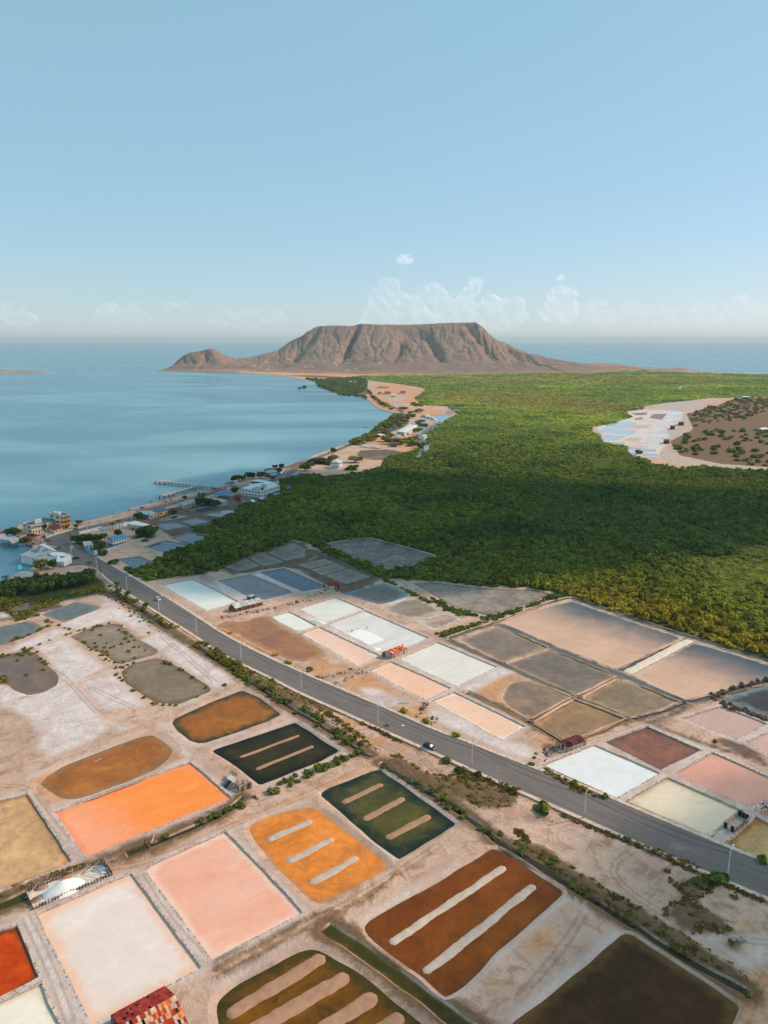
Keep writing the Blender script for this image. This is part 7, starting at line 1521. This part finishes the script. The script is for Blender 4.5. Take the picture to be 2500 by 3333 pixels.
LB = [((2367,2861),'street lamp with ochre base nearest the viewer, by the big feathery shrub'), ((1902,2662),'street lamp with ochre base below the greenish cream pan and near the broad bush'), ((1535,2500),'street lamp with ochre base just right of the black car'),
      ((1230,2367),'street lamp with ochre base beside the motorcycle'), ((981,2254),'street lamp with ochre base opposite the orange track to the rust roofed shed'), ((785,2155),'street lamp with ochre base across from the wet brown bed'),
      ((640,2069),'street lamp with ochre base across from the long tin roofed shed'), ((518,1993),'street lamp with ochre base standing before the white car'), ((414,1926),'street lamp with ochre base across from the ice white pan'),
      ((316,1856),'street lamp at the road bend across from the deep blue pond'), ((233,1806),'street lamp with a yellow green banner at the junction by the restaurant')]
rdv = np.array(G(1902,2662))-np.array(G(2367,2861)); ra = math.atan2(rdv[1], rdv[0])-math.pi/2
LAMPS = [lamp(lb, G(*p_), ra) for p_, lb in LB]
MB().obox((.2,-.05,4.2), (1.3,0,0), (0,.08,0), (0,0,2.0)).build('banner', M('lime_banner', sc(196,204,92), .1, 1, .8), LAMPS[-1], True)
for i in range(len(LAMPS)-1):
    a, b = LAMPS[i].location+Vector((0,0,8.7)), LAMPS[i+1].location+Vector((0,0,8.7)); n_ = 14
    def cat_(off, sag): return [a.lerp(b, k/n_)+Vector((off[0], off[1], off[2]-sag*4*(k/n_)*(1-k/n_))) for k in range(n_+1)]
    names = ('nearest the viewer', 'past the broad bush', 'over the black car', 'past the motorcycle', 'beside the orange track', 'beside the wet brown bed', 'across from the tin roofed shed', 'at the white car', 'at the road bend', 'at the junction')
    t = thing('power_cable', 'thin black cables sagging between the street lamps, span %s' % names[i], 'cable', tuple(a), 0, 'cables between the street lamps')
    MB().path(cat_((0,0,-1.2), 1.5), .055, 4).build('cable', MAT_CABLE, t); MB().path(cat_((0,0,0), 1.0), .03, 4).build('cable', MAT_CABLE, t); MB().path(cat_((.3,.3,0), 1.0), .03, 4).build('cable', MAT_CABLE, t)
LU = 'bare grey utility pole in the village'
for lb, t_, x, y, h_ in (('tall grey utility pole at the hotel gate corner','j',515,470,9), ('dark utility pole with a transformer on the junction corner','q',62,640,9), ('white utility pole in front of the coast road wall','q',388,410,9), ('grey utility pole by the white warehouse','q',1232,210,11),
    ('tall white pole beside the concrete hall','v',590,850,10), ('slim white pole left of the concrete hall','v',352,860,9), ('dark pole near the lamp at the road bend','j',1090,830,8), ('white pole by the thatched pavilion','r',655,540,10), ('white pole on the square before the teal house','r',940,440,9), ('grey pole at the coast road end of the village','r',1460,395,10), ('flagpole beside the piers','r',178,605,14),
    ('pole on the bay road, first beyond the village','l',290,825,12), ('pole on the bay road, second beyond the village','l',412,775,12), ('pole on the bay road, third beyond the village','l',488,745,12), ('pole on the bay road, fourth beyond the village','l',520,730,12)):
    a = W1(t_, x, y); t = thing('utility_pole', lb, 'utility pole', (*a, 0)); MB().tube((0,0,-.3), (0,0,h_), .2, .13, 8).build('pole', MAT_POLE if 'dark' not in lb else MAT_PLANKS[3], t, True); MB().obox((-.8,-.06,h_-.7), (1.6,0,0), (0,.12,0), (0,0,.12)).build('crossarm', MAT_PLANKS[0], t, True)
    if 'transformer' in lb: MB().tube((.45,0,h_-3), (.45,0,h_-1.8), .35, .35, 10).build('transformer', dark_r, t, True)
for lb, t_, x, y in (('dark promenade lamp post at the left end of the bay walk','q',415,290), ('dark promenade lamp post beside the red mural patch','q',640,255), ('dark promenade lamp post near the warehouse','q',875,165), ('dark promenade lamp post by the playground','v',165,830), ('dark promenade lamp post behind the concrete hall','v',700,730), ('dark promenade lamp post beside the side pier','v',1222,500), ('dark promenade lamp post at the long pier','v',1390,480)):
    a = W1(t_, x, y); t = thing('lamp_post', lb, 'lamp post', (*a, .1)); MB().tube((0,0,0), (0,0,6), .1, .07, 6).build('pole', MAT_PLANKS[3], t, True); MB().box((.4,0,5.9), 1.1, .3, .14).build('lamp_head', MAT_PLANKS[3], t, True)
# ================================================================== vehicles
MAT_TYRE = M('tyre', (.02,.02,.021), .2, 4, .9); MAT_RIM = M('wheel_rim', sc(170,172,174), .05, 2, .3, .5, .6); MAT_RED = M('tail_lamp', sc(170,30,26), .05, 2, .3); MAT_HEAD = M('head_lamp', sc(232,232,226), .03, 2, .15, .5)
def car(label, cat, loc, ang, col, L=4.5, Wd=1.85, Ht=1.7, kind='suv', name='parked_car'):
    t = thing(name, label, cat, (*loc, .02), ang); paint = M('paint_'+'_'.join('%03d' % int(c*999) for c in col), col, .03, .5, .3, .5)
    prof = [(-.5,.32),(-.5,.62),(-.49,.86),(-.18,.92),(.18,.93),(.34,.88),(.47,.78),(.5,.62),(.5,.34)]
    cab = {'suv': [(-.49,.86),(-.46,1.30),(-.40,1.62),(-.05,1.68),(.08,1.60),(.24,.93)], 'pickup': [(-.05,.9),(-.02,1.55),(.03,1.66),(.16,1.64),(.20,1.55),(.30,.92)], 'sedan': [(-.36,.9),(-.22,1.38),(-.05,1.46),(.06,1.44),(.14,1.36),(.28,.92)]}[kind]
    def ext(pr, w0, w1, zs=1.0):
        V = []; n = len(pr); zmax = max(z for _, z in pr); zmin = min(z for _, z in pr)
        for s_ in (-1, 1):
            for x, z in pr:
                f = (z-zmin)/max(.01, zmax-zmin); V.append((x*L, s_*(w0+(w1-w0)*f)/2, z*zs))
        F = [tuple(range(n)), tuple(range(2*n-1, n-1, -1))]+[(i, n+i, n+(i+1) % n, (i+1) % n) for i in range(n)]; return V, F
    k = Ht/1.7
    V, F = ext(prof, Wd*.98, Wd*.94, k); body = mesh_obj('body', V, F, paint, t, None, False, True); md = body.modifiers.new('bevel', 'BEVEL'); md.width = .09; md.segments = 2
    V, F = ext([(x, z) for x, z in cab], Wd*.93, Wd*.74, k); cb = mesh_obj('cabin', V, F, paint, t, None, False, True); md = cb.modifiers.new('bevel', 'BEVEL'); md.width = .06; md.segments = 2
    # side glass, windscreen, rear glass set proud of the cabin
    zs, zt = .97*k, (1.55 if kind != 'sedan' else 1.36)*k
    xa, xb = (cab[0][0]+.04)*L, (cab[-1][0]-.07)*L; xta, xtb = (cab[2][0]+.0)*L, (cab[-2][0]-.015)*L
    for s_ in (-1, 1):
        y0, y1 = s_*(Wd*.46), s_*(Wd*.385); V = [(xa,y0,zs),(xb,y0,zs),(xtb,y1,zt),(xta,y1,zt)]; V += [(x, y+s_*.035, z) for x, y, z in V]
        F = [(0,3,2,1),(4,5,6,7),(0,1,5,4),(1,2,6,5),(2,3,7,6),(3,0,4,7)]; mesh_obj('side_window', V, F, MAT_GLASS, t, None, False, True)
    for nm, (x0, z0), (x1, z1), sg in (('windscreen', cab[-1], cab[-2], 1), ('rear_window', cab[0], cab[1 if kind != 'suv' else 1], -1)):
        a = Vector((x0*L+(x1-x0)*L*.12, 0, (z0+(z1-z0)*.12)*k)); b = Vector((x0*L+(x1-x0)*L*.92, 0, (z0+(z1-z0)*.92)*k)); w_ = Wd*.76
        MB().obox(a-Vector((0,w_/2,0)), Vector((0,w_,0)), b-a, Vector((sg*.05,0,.03))).build(nm, MAT_GLASS, t, True)
    for x in (-.31, .32):
        for s_ in (-1, 1):
            wh = MB().tube((x*L, s_*(Wd/2-.2), .34), (x*L, s_*(Wd/2+.01), .34), .34, .34, 14).build('wheel', MAT_TYRE, t, True); MB().tube((x*L, s_*(Wd/2), .34), (x*L, s_*(Wd/2+.03), .34), .2, .2, 10).build('rim', MAT_RIM, wh, True)
    for s_ in (-1, 1):
        MB().box((.49*L, s_*Wd*.33, .66*k), .12, .38, .16).build('headlight', MAT_HEAD, t, True); MB().box((-.495*L, s_*Wd*.36, .7*k), .1, .26, .2).build('tail_lamp', MAT_RED, t, True)
        MB().box((.2*L, s_*(Wd/2+.07), .95*k), .12, .16, .12).build('mirror', paint, t, True)
    if kind == 'pickup': MB().box((-.27*L, 0, .9*k), .4*L, Wd*.82, .06).build('load_bed', M('bed_liner', (.03,.03,.03), .2, 2, .9), t, True)
    return t
rang = math.atan2(-rdv[1], -rdv[0])
car('black car driving towards the viewer beside the pavement', 'car', W1('K0',1330,1070), rang, (.018,.018,.03), 4.7, name='moving_car')
car('white car driving on the road behind a street lamp', 'car', W1('g',1068,318), math.atan2(*(np.array(G(641,2070))-np.array(G(518,1995)))[::-1]), sc(214,218,222), 4.6, name='moving_car')
car('dark pickup truck with an open bed at the side road junction', 'pickup truck', W1('p',1525,975), .55, (.03,.03,.035), 5.2, kind='pickup', name='pickup_truck')
car('white car parked beside the restaurant roof', 'car', W1('p',1065,768), .75, sc(222,224,226), 4.5)
car('dark blue car parked in the hotel yard', 'car', W1('p',885,545), 2.3, (.04,.05,.08), 4.5, kind='sedan')
car('dark vehicle parked by the grey shed in the village', 'car', W1('k',70,942), .3, (.03,.03,.03), 5)
car('small white car parked on the village square', 'car', W1('r',1445,415), .9, sc(226,226,226), 4.3)
car('white van parked on the boat yard by the far road', 'van', W1('k',1530,300), .7, sc(222,226,228), 5.2, 2.0, 2.2)
car('small dark car far out on the shore road', 'car', W1('l',695,288), 1.5, sc(214,214,216), 4.6, name='moving_car')
for lb, x, y in (('white car under the marina carport, nearest end',270,395), ('dark car under the marina carport',320,385), ('white car under the marina carport, middle',360,372), ('silver car at the marina carport, far end',430,345)):
    car(lb, 'car', W1('u',x,y), .9, sc(220,222,224) if 'dark' not in lb else (.03,.03,.03), 4.5)
# ================================================================== people
MAT_SKIN = M('skin', sc(112,72,52), .08, 2, .6); MAT_HAIR = M('hair', (.012,.01,.009), .1, 3, .8)
def person(label, loc, ang, J, shirt, trousers, scale=1.0, hat=None):
    """J: joints (pelvis, chest, neck, head, l/r shoulder elbow wrist, l/r hip knee ankle toe) -> one skinned body; clothing and hair ride on it"""
    t = thing('person', label, 'person', loc, ang); names = list(J); V = [J[n_] for n_ in names]; ix = {n_: i for i, n_ in enumerate(names)}
    E = [('pelvis','waist'),('waist','chest'),('chest','neck'),('neck','head'),('head','crown')]
    rad = {'pelvis':.13,'waist':.115,'chest':.14,'neck':.05,'head':.085,'crown':.075}
    for s_ in 'lr':
        E += [('chest',s_+'sh'),(s_+'sh',s_+'el'),(s_+'el',s_+'wr'),(s_+'wr',s_+'palm'),('pelvis',s_+'hip'),(s_+'hip',s_+'kn'),(s_+'kn',s_+'an'),(s_+'an',s_+'toe')]
        rad.update({s_+'sh':.055,s_+'el':.04,s_+'wr':.028,s_+'palm':.03,s_+'hip':.085,s_+'kn':.055,s_+'an':.04,s_+'toe':.035})
        d = (Vector(J[s_+'wr'])-Vector(J[s_+'el'])).normalized(); pl = Vector(J[s_+'wr'])+d*.07; V.append(tuple(pl)); names.append(s_+'palm'); ix[s_+'palm'] = len(V)-1
        side = d.orthogonal().normalized()
        for f in range(5):
            b_ = pl+side*(.018*(f-1.5)) if f < 4 else Vector(J[s_+'wr'])+d*.03+side*.035
            m1 = b_+d*(.04 if f < 4 else .02)+(side*.02 if f == 4 else Vector()); m2 = m1+d*(.035, .042, .04, .03, .025)[f]+d.cross(side)*.012
            for q_, nm in ((m1, 'a'), (m2, 'b')): V.append(tuple(q_)); names.append(s_+'f%d%s' % (f, nm)); ix[names[-1]] = len(V)-1; rad[names[-1]] = .009
            E += [(s_+'palm', s_+'f%da' % f), (s_+'f%da' % f, s_+'f%db' % f)]
    me = bpy.data.meshes.new('body'); me.from_pydata(V, [(ix[a], ix[b]) for a, b in E], []); o = link(bpy.data.objects.new('body', me)); o.parent = t; me.materials.append(MAT_SKIN)
    o.modifiers.new('skin', 'SKIN'); o.modifiers.new('sub', 'SUBSURF').levels = 1
    for i, n_ in enumerate(names): me.skin_vertices[0].data[i].radius = (rad[n_], rad[n_])
    me.skin_vertices[0].data[ix['pelvis']].use_root = True
    g = lambda n_: Vector(J[n_])
    mb = MB(); mb.tube(g('pelvis')-Vector((0,0,.02)), g('waist'), .165, .15, 10).tube(g('waist'), g('chest')+Vector((0,0,.06)), .15, .18, 10)
    for s_ in 'lr': mb.tube(g(s_+'sh').lerp(g('chest'), .35), g(s_+'sh'), .085, .085, 8).tube(g(s_+'sh'), g(s_+'el'), .08, .062, 8)
    mb.build('shirt', shirt, t, True); mb = MB(); mb.tube(g('pelvis')+Vector((0,0,.06)), g('pelvis')-Vector((0,0,.1)), .165, .15, 10)
    for s_ in 'lr': mb.tube(g(s_+'hip'), g(s_+'kn'), .105, .075, 8).tube(g(s_+'kn'), g(s_+'an'), .075, .06, 8)
    mb.build('trousers', trousers, t, True)
    h = g('head'); MB().tube(h+Vector((-.01,0,.03)), h+Vector((-.02,0,.13)), .108, .06, 12).build('hair', MAT_HAIR if hat is None else hat, t, True)
    f_ = MB(); f_.obox(h+Vector((.08,-.012,-.01)), (.03,0,-.01), (0,.024,0), (0,0,.035)); f_.build('nose', MAT_SKIN, t, True)
    e_ = MB()
    for s_ in (-1, 1): e_.box(tuple(h+Vector((.083, s_*.033, .02))), .012, .022, .012)
    e_.build('eyes', MAT_HAIR, t, True); MB().box(tuple(h+Vector((.085,0,-.045))), .01, .045, .01).build('mouth', M('lips', sc(120,64,54), .05, 2, .6), t, True)
    for s_ in (-1, 1): MB().box(tuple(h+Vector((0, s_*.088, -.01))), .035, .02, .06).build('ear', MAT_SKIN, t, True)
    t.scale = (scale,)*3; return t
ST = dict(pelvis=(0,0,.95), waist=(.05,0,1.12), chest=(.16,0,1.36), neck=(.2,0,1.5), head=(.25,0,1.6), crown=(.26,0,1.69), lsh=(.17,.2,1.40), lel=(.3,.24,1.14), lwr=(.52,.12,1.02), rsh=(.17,-.2,1.40), rel=(.28,-.22,1.12), rwr=(.48,-.06,.92), lhip=(0,.1,.9), lkn=(.1,.14,.48), lan=(.0,.16,.07), ltoe=(.17,.18,.04), rhip=(0,-.1,.9), rkn=(-.02,-.14,.48), ran=(-.14,-.15,.07), rtoe=(.02,-.16,.04))
BE = dict(ST, waist=(.12,0,1.08), chest=(.36,0,1.2), neck=(.5,0,1.26), head=(.6,0,1.28), crown=(.68,0,1.31), lsh=(.37,.2,1.22), lel=(.5,.22,.95), lwr=(.66,.1,.76), rsh=(.37,-.2,1.22), rel=(.48,-.2,.95), rwr=(.62,-.08,.74))
dark_c = M('dark_cloth', (.03,.03,.04), .2, 4, .9); grey_c = M('grey_cloth', sc(96,96,104), .2, 4, .9); white_c = M('white_cloth', sc(206,206,208), .1, 4, .9); blue_c = M('blue_cloth', sc(50,66,104), .2, 4, .9)
pa, pb = V3('h',1027,516,-.44), V3('h',922,536,-.44)
person('person in dark clothes standing on the raked white pan with a long rake', tuple(pa), 3.6, ST, dark_c, grey_c); person('person bending over the salt on the raked white pan, left of the other', tuple(pb), -.4, BE, grey_c, blue_c)
def rake(label, p, q):
    t = thing('salt_rake', label, 'rake', tuple(p)); MB().tube(p, q, .03, .03, 5).build('handle', MAT_PLANKS[1], t); d = (Vector(q)-Vector(p)); n_ = Vector((-d.y, d.x, 0)).normalized(); MB().obox(Vector(q)-n_*.4, n_*.8, d.normalized()*.06, UP*.12).build('head', MAT_PLANKS[2], t)
A_ = Matrix.Rotation(3.6, 3, 'Z'); rake('long salt rake held by the standing worker', pa+A_ @ Vector((.5,.03,.98)), pa+A_ @ Vector((2.0,-.1,.04)))
A_ = Matrix.Rotation(-.4, 3, 'Z'); rake('salt rake pushed by the bending worker', pb+A_ @ Vector((.66,.02,.76)), pb+A_ @ Vector((2.0,-.1,.04)))
hp_ = [V3('h',885,535), V3('h',1000,506), V3('h',1150,580), V3('h',1045,614)]
tag(water_mesh('raked_salt_patch', ccw(wobble(densify([(q_.x, q_.y) for q_ in hp_], 1.5), .5, .3)), -.43, M('fresh_salt', sc(238,238,240), .05, .8, .6)), 'rectangular patch of freshly raked white salt beside the two workers', 'salt patch')
SIT = dict(pelvis=(-.1,0,.78), waist=(-.06,0,.95), chest=(.02,0,1.2), neck=(.05,0,1.34), head=(.09,0,1.45), crown=(.1,0,1.54), lsh=(.03,.2,1.25), lel=(.2,.3,1.02), lwr=(.42,.3,.98), rsh=(.03,-.2,1.25), rel=(.2,-.3,1.02), rwr=(.42,-.3,.98), lhip=(-.08,.12,.76), lkn=(.3,.2,.66), lan=(.16,.2,.24), ltoe=(.33,.2,.2), rhip=(-.08,-.12,.76), rkn=(.3,-.2,.66), ran=(.16,-.2,.24), rtoe=(.33,-.2,.2))
mp = W1('K0',240,500); ma = math.atan2(-rdv[1], -rdv[0]); person('person in a white shirt riding the motorcycle', (*mp, .02), ma, SIT, white_c, dark_c)
t = thing('motorcycle', 'small dark motorcycle ridden along the near lane', 'motorcycle', (*mp, .02), ma)
mk = M('motorcycle_paint', (.04,.03,.035), .2, 2, .4)
for nm, x in (('front_wheel', .62), ('rear_wheel', -.6)):
    w_ = MB().tube((x,-.05,.3), (x,.05,.3), .3, .3, 16).build(nm, MAT_TYRE, t, True); MB().tube((x,-.06,.3), (x,.06,.3), .17, .17, 10).build('rim', MAT_RIM, w_, True)
MB().path([Vector((-.6,0,.3)), Vector((-.2,0,.42)), Vector((.15,0,.45)), Vector((.42,0,.8))], .06, 6).build('frame', mk, t, True)
mb = MB(); mb.obox((-.75,-.13,.68), (.75,0,0), (0,.26,0), (0,0,.09)); mb.build('seat', dark_c, t, True); MB().tube((.0,0,.74), (.36,0,.8), .14, .1, 8).build('fuel_tank', mk, t, True); MB().box((-.05,0,.28), .42, .28, .3).build('engine', MAT_RIM, t, True)
for s_ in (-1, 1): MB().tube((.62, s_*.08, .3), (.42, s_*.08, .92), .03, .03, 6).build('fork', MAT_RIM, t, True)
MB().tube((.4,-.34,.98), (.4,.34,.98), .022, .022, 6).build('handlebar', mk, t, True); MB().tube((.5,0,.85), (.58,0,.85), .09, .08, 8).build('headlight', MAT_HEAD, t, True); MB().tube((-.1,-.16,.3), (-.8,-.2,.38), .05, .06, 6).build('exhaust', MAT_RIM, t, True)
# ================================================================== boats
MAT_HULL = M('white_hull', sc(232,232,230), .06, 1, .35, .4)
def boat(name, label, loc, ang, L, B, kind, hull=None, cat='boat', z=-.8, group=None):
    t = thing(name, label, cat, (*loc, z), ang, group); hull = hull or MAT_HULL; n = 10; V = []; F = []
    for i in range(n+1):
        x = i/n; w_ = B/2*(1-max(0, (x-.45)/.55)**2.2)*(.9 if x < .05 else 1); h_ = .16*L*(.75+.45*x*x) if kind != 'skiff' else .11*L*(.8+.5*x*x)
        h_ = min(h_, 2.4)
        for y, zz in ((-w_, h_), (-w_*.82, h_*.3), (0, -.25), (w_*.82, h_*.3), (w_, h_)): V.append(((x-.5)*L, y, zz))
    for i in range(n):
        for k in range(4): F.append((5*i+k, 5*i+k+1, 5*i+6+k, 5*i+5+k))
    F.append((0, 1, 2, 3, 4)); ho = mesh_obj('hull', V, F, hull, t, None, True, True)
    inner = [(V[5*i][0], V[5*i][1]*.9, V[5*i][2]-(.28 if kind == 'skiff' else .08)) for i in range(n+1)]+[(V[5*i+4][0], V[5*i+4][1]*.9, V[5*i+4][2]-(.28 if kind == 'skiff' else .08)) for i in range(n, -1, -1)]
    mesh_obj('deck', inner, [tuple(range(len(inner)))], hull, t, None, False, True)
    hd_ = V[5*5][2]
    if kind == 'skiff':
        for x in (-.25, .0, .22): MB().box((x*L, 0, hd_-.18), .3, B*.86, .07).build('thwart', M('thwart_paint', sc(170,220,226), .1, 1, .6), t, True)
        MB().box((-.5*L-.12, 0, .2), .3, .35, .75).build('outboard', MAT_PLANKS[3], t, True)
    elif kind == 'yacht':
        MB().obox((-.22*L, -B*.36, hd_-.08), (.42*L,0,0), (0,B*.72,0), (0,0,.11*L)).build('cabin', hull, t, True); MB().obox((.2*L, -B*.3, hd_-.06), (.12*L,0,0), (0,B*.6,0), (0,0,.05*L)).build('trunk', hull, t, True)
        for s_ in (-1, 1): MB().obox((-.18*L, s_*B*.362, hd_+.04*L), (.34*L,0,0), (0,s_*.04,0), (0,0,.045*L)).build('side_window', MAT_GLASS, t, True)
        MB().obox((.2*L+.02, -B*.3, hd_+.05*L), (.03,0,0), (0,B*.6,0), (0,0,.05*L)).build('windscreen', MAT_GLASS, t, True)
        MB().obox((-.2*L, -B*.34, hd_+.18*L), (.36*L,0,0), (0,B*.68,0), (0,0,.12)).build('flybridge_roof', hull, t, True)
        for sx in (-.18, .13):
            for s_ in (-1, 1): MB().tube((sx*L, s_*B*.3, hd_+.1*L), (sx*L, s_*B*.3, hd_+.18*L), .06, .06, 5).build('post', hull, t, True)
        for s_ in (-1, 1): MB().tube((-.05*L, s_*B*.3, hd_+.1*L), (-.3*L, s_*B*.7, hd_+.55*L), .05, .03, 5).build('outrigger', hull, t, True)
    elif kind == 'sail':
        MB().obox((-.2*L, -B*.28, hd_-.06), (.42*L,0,0), (0,B*.56,0), (0,0,.05*L)).build('cabin', hull, t, True); MB().tube((.05*L,0,hd_), (.05*L,0,hd_+1.25*L), .1, .06, 6).build('mast', MAT_POLE, t, True); MB().tube((.05*L,0,hd_+.14*L), (-.38*L,0,hd_+.14*L), .1, .08, 6).build('boom', MAT_POLE, t, True)
    elif kind == 'motor':
        MB().obox((-.1*L, -B*.3, hd_-.08), (.24*L,0,0), (0,B*.6,0), (0,0,.09*L)).build('console', hull, t, True); MB().obox((.13*L, -B*.28, hd_), (.03,0,.0), (0,B*.56,0), (0,0,.09*L)).build('windscreen', MAT_GLASS, t, True); MB().obox((-.14*L, -B*.3, hd_+.16*L), (.26*L,0,0), (0,B*.6,0), (0,0,.08)).build('top', hull, t, True); MB().box((-.5*L-.2, 0, .3), .4, .6, 1.0).build('outboard', MAT_PLANKS[3], t, True)
        for sx in (-.12, .1):
            for s_ in (-1, 1): MB().tube((sx*L, s_*B*.27, hd_), (sx*L, s_*B*.27, hd_+.16*L), .04, .04, 5).build('post', MAT_RIM, t, True)
    elif kind == 'houseboat':
        for f in (0, 1):
            MB().obox((-.42*L, -B*.45, hd_+f*2.7-.05), (.8*L*(1-.1*f),0,0), (0,B*.9,0), (0,0,2.5)).build('deck_house', hull, t, True); MB().obox((-.46*L, -B*.5, hd_+f*2.7+2.452), (.88*L,0,0), (0,B,0), (0,0,.2)).build('deck_roof', hull, t, True)
            for s_ in (-1, 1):
                for k in range(4): MB().obox((-.38*L+k*.18*L, s_*B*.452, hd_+f*2.7+.9), (.11*L,0,0), (0,s_*.05,0), (0,0,1.0)).build('window', MAT_GLASS, t, True)
    return t
boat('skiff', 'turquoise open skiff floating by the restaurant', W1('t',366,832,-.8), 2.0, 10, 2.8, 'skiff', M('turquoise_hull', sc(88,202,220), .06, 1, .5))
boat('motor_boat', 'lone small white motor boat out in the bay', W1('l',693,568,-.8), .3, 9, 3, 'motor')
boat('yacht', 'large white yacht moored at the sandy point beyond the marina', W1('l',1386,458,-.5), -.2, 24, 6.5, 'yacht', z=-.5)
boat('yacht', 'smaller white yacht left of the large one at the sandy point', W1('l',1333,462,-.5), -.2, 15, 4.5, 'yacht', z=-.5)
boat('houseboat', 'white double decked houseboat in the channel by the mangroves', W1('u',935,535,-.5), 1.1, 15, 6, 'houseboat', z=-.5)
boat('motor_boat', 'white flat boat beside the houseboat', W1('u',865,520,-.5), .3, 14, 4, 'motor', z=-.5)
boat('motor_boat', 'small orange white boat at the mangrove edge past the houseboat', W1('u',990,572,-.5), -.4, 8, 3, 'motor', M('orange_hull', sc(214,130,96), .1, 1, .5), z=-.5)
LM = 'white motor boat moored in the row along the marina dock'
for i, (x, y) in enumerate(((812,450),(840,432),(858,425),(880,410),(905,395),(930,372),(955,358),(985,340),(1010,325),(1040,312),(1075,290),(1095,275),(1115,255),(1130,240),(1150,228),(1165,262))):
    boat('motor_boat', LM, W1('u',x,y+6,-.5), random.uniform(-.35,.1), random.uniform(9,13), 3.6, 'motor' if i % 3 else 'yacht', z=-.5, group='motor boats along the marina dock')
for i, (x, y) in enumerate(((945,135),(985,125),(1015,165),(1060,175),(1090,190))): boat('yacht', 'white fishing yacht with tall outriggers at the marina basin', W1('u',x,y+8,-.5), 2.3+random.uniform(-.2,.2), random.uniform(16,20), 5, 'yacht', z=-.5, group='fishing yachts at the marina basin')
for i, (x, y) in enumerate(((420,445),(450,465),(480,480),(520,475))): boat('motor_boat', 'white motor boat laid up on land beside the warehouse', W1('u',x,y), .9+random.uniform(-.3,.3), 11, 3.4, 'motor', z=.3, group='motor boats laid up by the warehouse')
for i, (x, y) in enumerate(((75,665),(110,670),(140,672))): boat('motor_boat', 'white boat parked on the bare ground by the bay road', W1('u',x,y), .4+i, 9, 3, 'motor', z=.3, group='boats parked by the bay road')
for i, (x, y) in enumerate(((672,722),(702,728))): boat('motor_boat', ('larger' if not i else 'smaller')+' white boat standing on the parking ground, left pair', W1('l',x,y), .6, 11-3*i, 3.2, 'motor', z=.3)
for lb, x, y, L_ in (('white sailing boat at the near side of the far lagoon', 1424, 440, 17), ('white sailing boat with the taller mast by the far lagoon', 1438, 432, 22), ('white sailing boat left of the yachts at the sandy point', 1336, 440, 15)): boat('sail_boat', lb, W1('l',x,y,-.5), .2, L_, 4.5, 'sail', cat='sailing boat', z=-.5)
boat('sail_boat', 'white boat with a high mast at the far marina', W1('l',508,208), .5, 20, 5, 'sail', cat='sailing boat', z=.0)
for i, (x, y) in enumerate(((525,214),(548,217),(575,219),(600,221),(625,218))): boat('motor_boat', 'white boat laid up at the far marina', W1('l',x,y), random.uniform(0,3), 16, 5, 'motor', z=.2, group='boats at the far marina')
# ================================================================== small things
t = thing('statue', 'small white statue on a dark plinth in the plaza by the restaurant', 'statue', (*W1('p',672,690), 0)); MB().box((0,0,0), 1.2, 1.2, 1.4).build('plinth', dark_r, t, True); mb = MB(); mb.tube((0,0,1.4), (0,0,2.6), .42, .26, 10).tube((0,0,2.6), (0,0,3.1), .3, .2, 10).tube((0,0,3.12), (0,0,3.5), .17, .12, 10); mb.build('figure', white, t, True)
sheet('plaza', W('p', [(500,640),(820,610),(870,660),(800,700),(700,690),(560,720)]), .02, M('brick_paving', sc(150,108,90), .25, .5, .9), 4)
for lb, x, y in (('bleached plank lying in the brown orange pond, left half', 640, 474), ('bleached plank lying in the brown orange pond, right half', 667, 462)):
    a = V3('d', x-10, y+4, -.42); b = V3('d', x+12, y-5, -.42); tag(MB().obox(a, b-a, Vector((.35,.45,0)), UP*.12).build('loose_plank', M('bleached_wood', sc(240,226,206), .1, 2, .8)), lb, 'plank')
a, b = V3('e',1062,475), V3('e',1132,445); tag(MB().obox(a+UP*.05, b-a, Vector((.5,.8,0)), UP*.25).build('culvert_slab', MAT_CURB), 'pale concrete slab over the ditch beside the dirt track', 'slab')
a, b = V3('h',1238,1020), V3('h',1308,1012); tag(MB().obox(a, b-a, Vector((.2,.7,0)), UP*.3).build('concrete_kerb', conc), 'broken white concrete kerb on the salty ground near the apricot pans', 'kerb piece')
t = thing('plank_bridge', 'ruined footbridge of poles over the ditch by the bright orange pan', 'footbridge', tuple(V3('d',1010,1010)))
for i in range(7): a = V3('d', 985+i*7, 1035-i*2); MB().tube(a+UP*.1, a+Vector((random.uniform(-.5,.8), 2.6, random.uniform(.2,.7))), .12, .1, 5).build('pole', MAT_PLANKS[random.choice((1,2))], t)
t = thing('weir', 'low timber weir across the ditch below the ruined hut', 'weir', tuple(V3('e',275,720)))
for i in range(8): a = V3('e', 255+i*6, 712+i*2.5); MB().box(tuple(a-UP*.4), .45, .4, 1.0+random.uniform(-.1,.2), .5).build('post', MAT_PLANKS[random.choice((1,2))], t)
tag(MB().box(tuple(V3('c',1525,478)-UP*.1), 1.7, 1.3, 1.0, .4).build('concrete_block', M('grey_block', sc(150,136,126), .2, 1, .9)), 'square concrete block beside a dry bush at the lower right', 'concrete block')
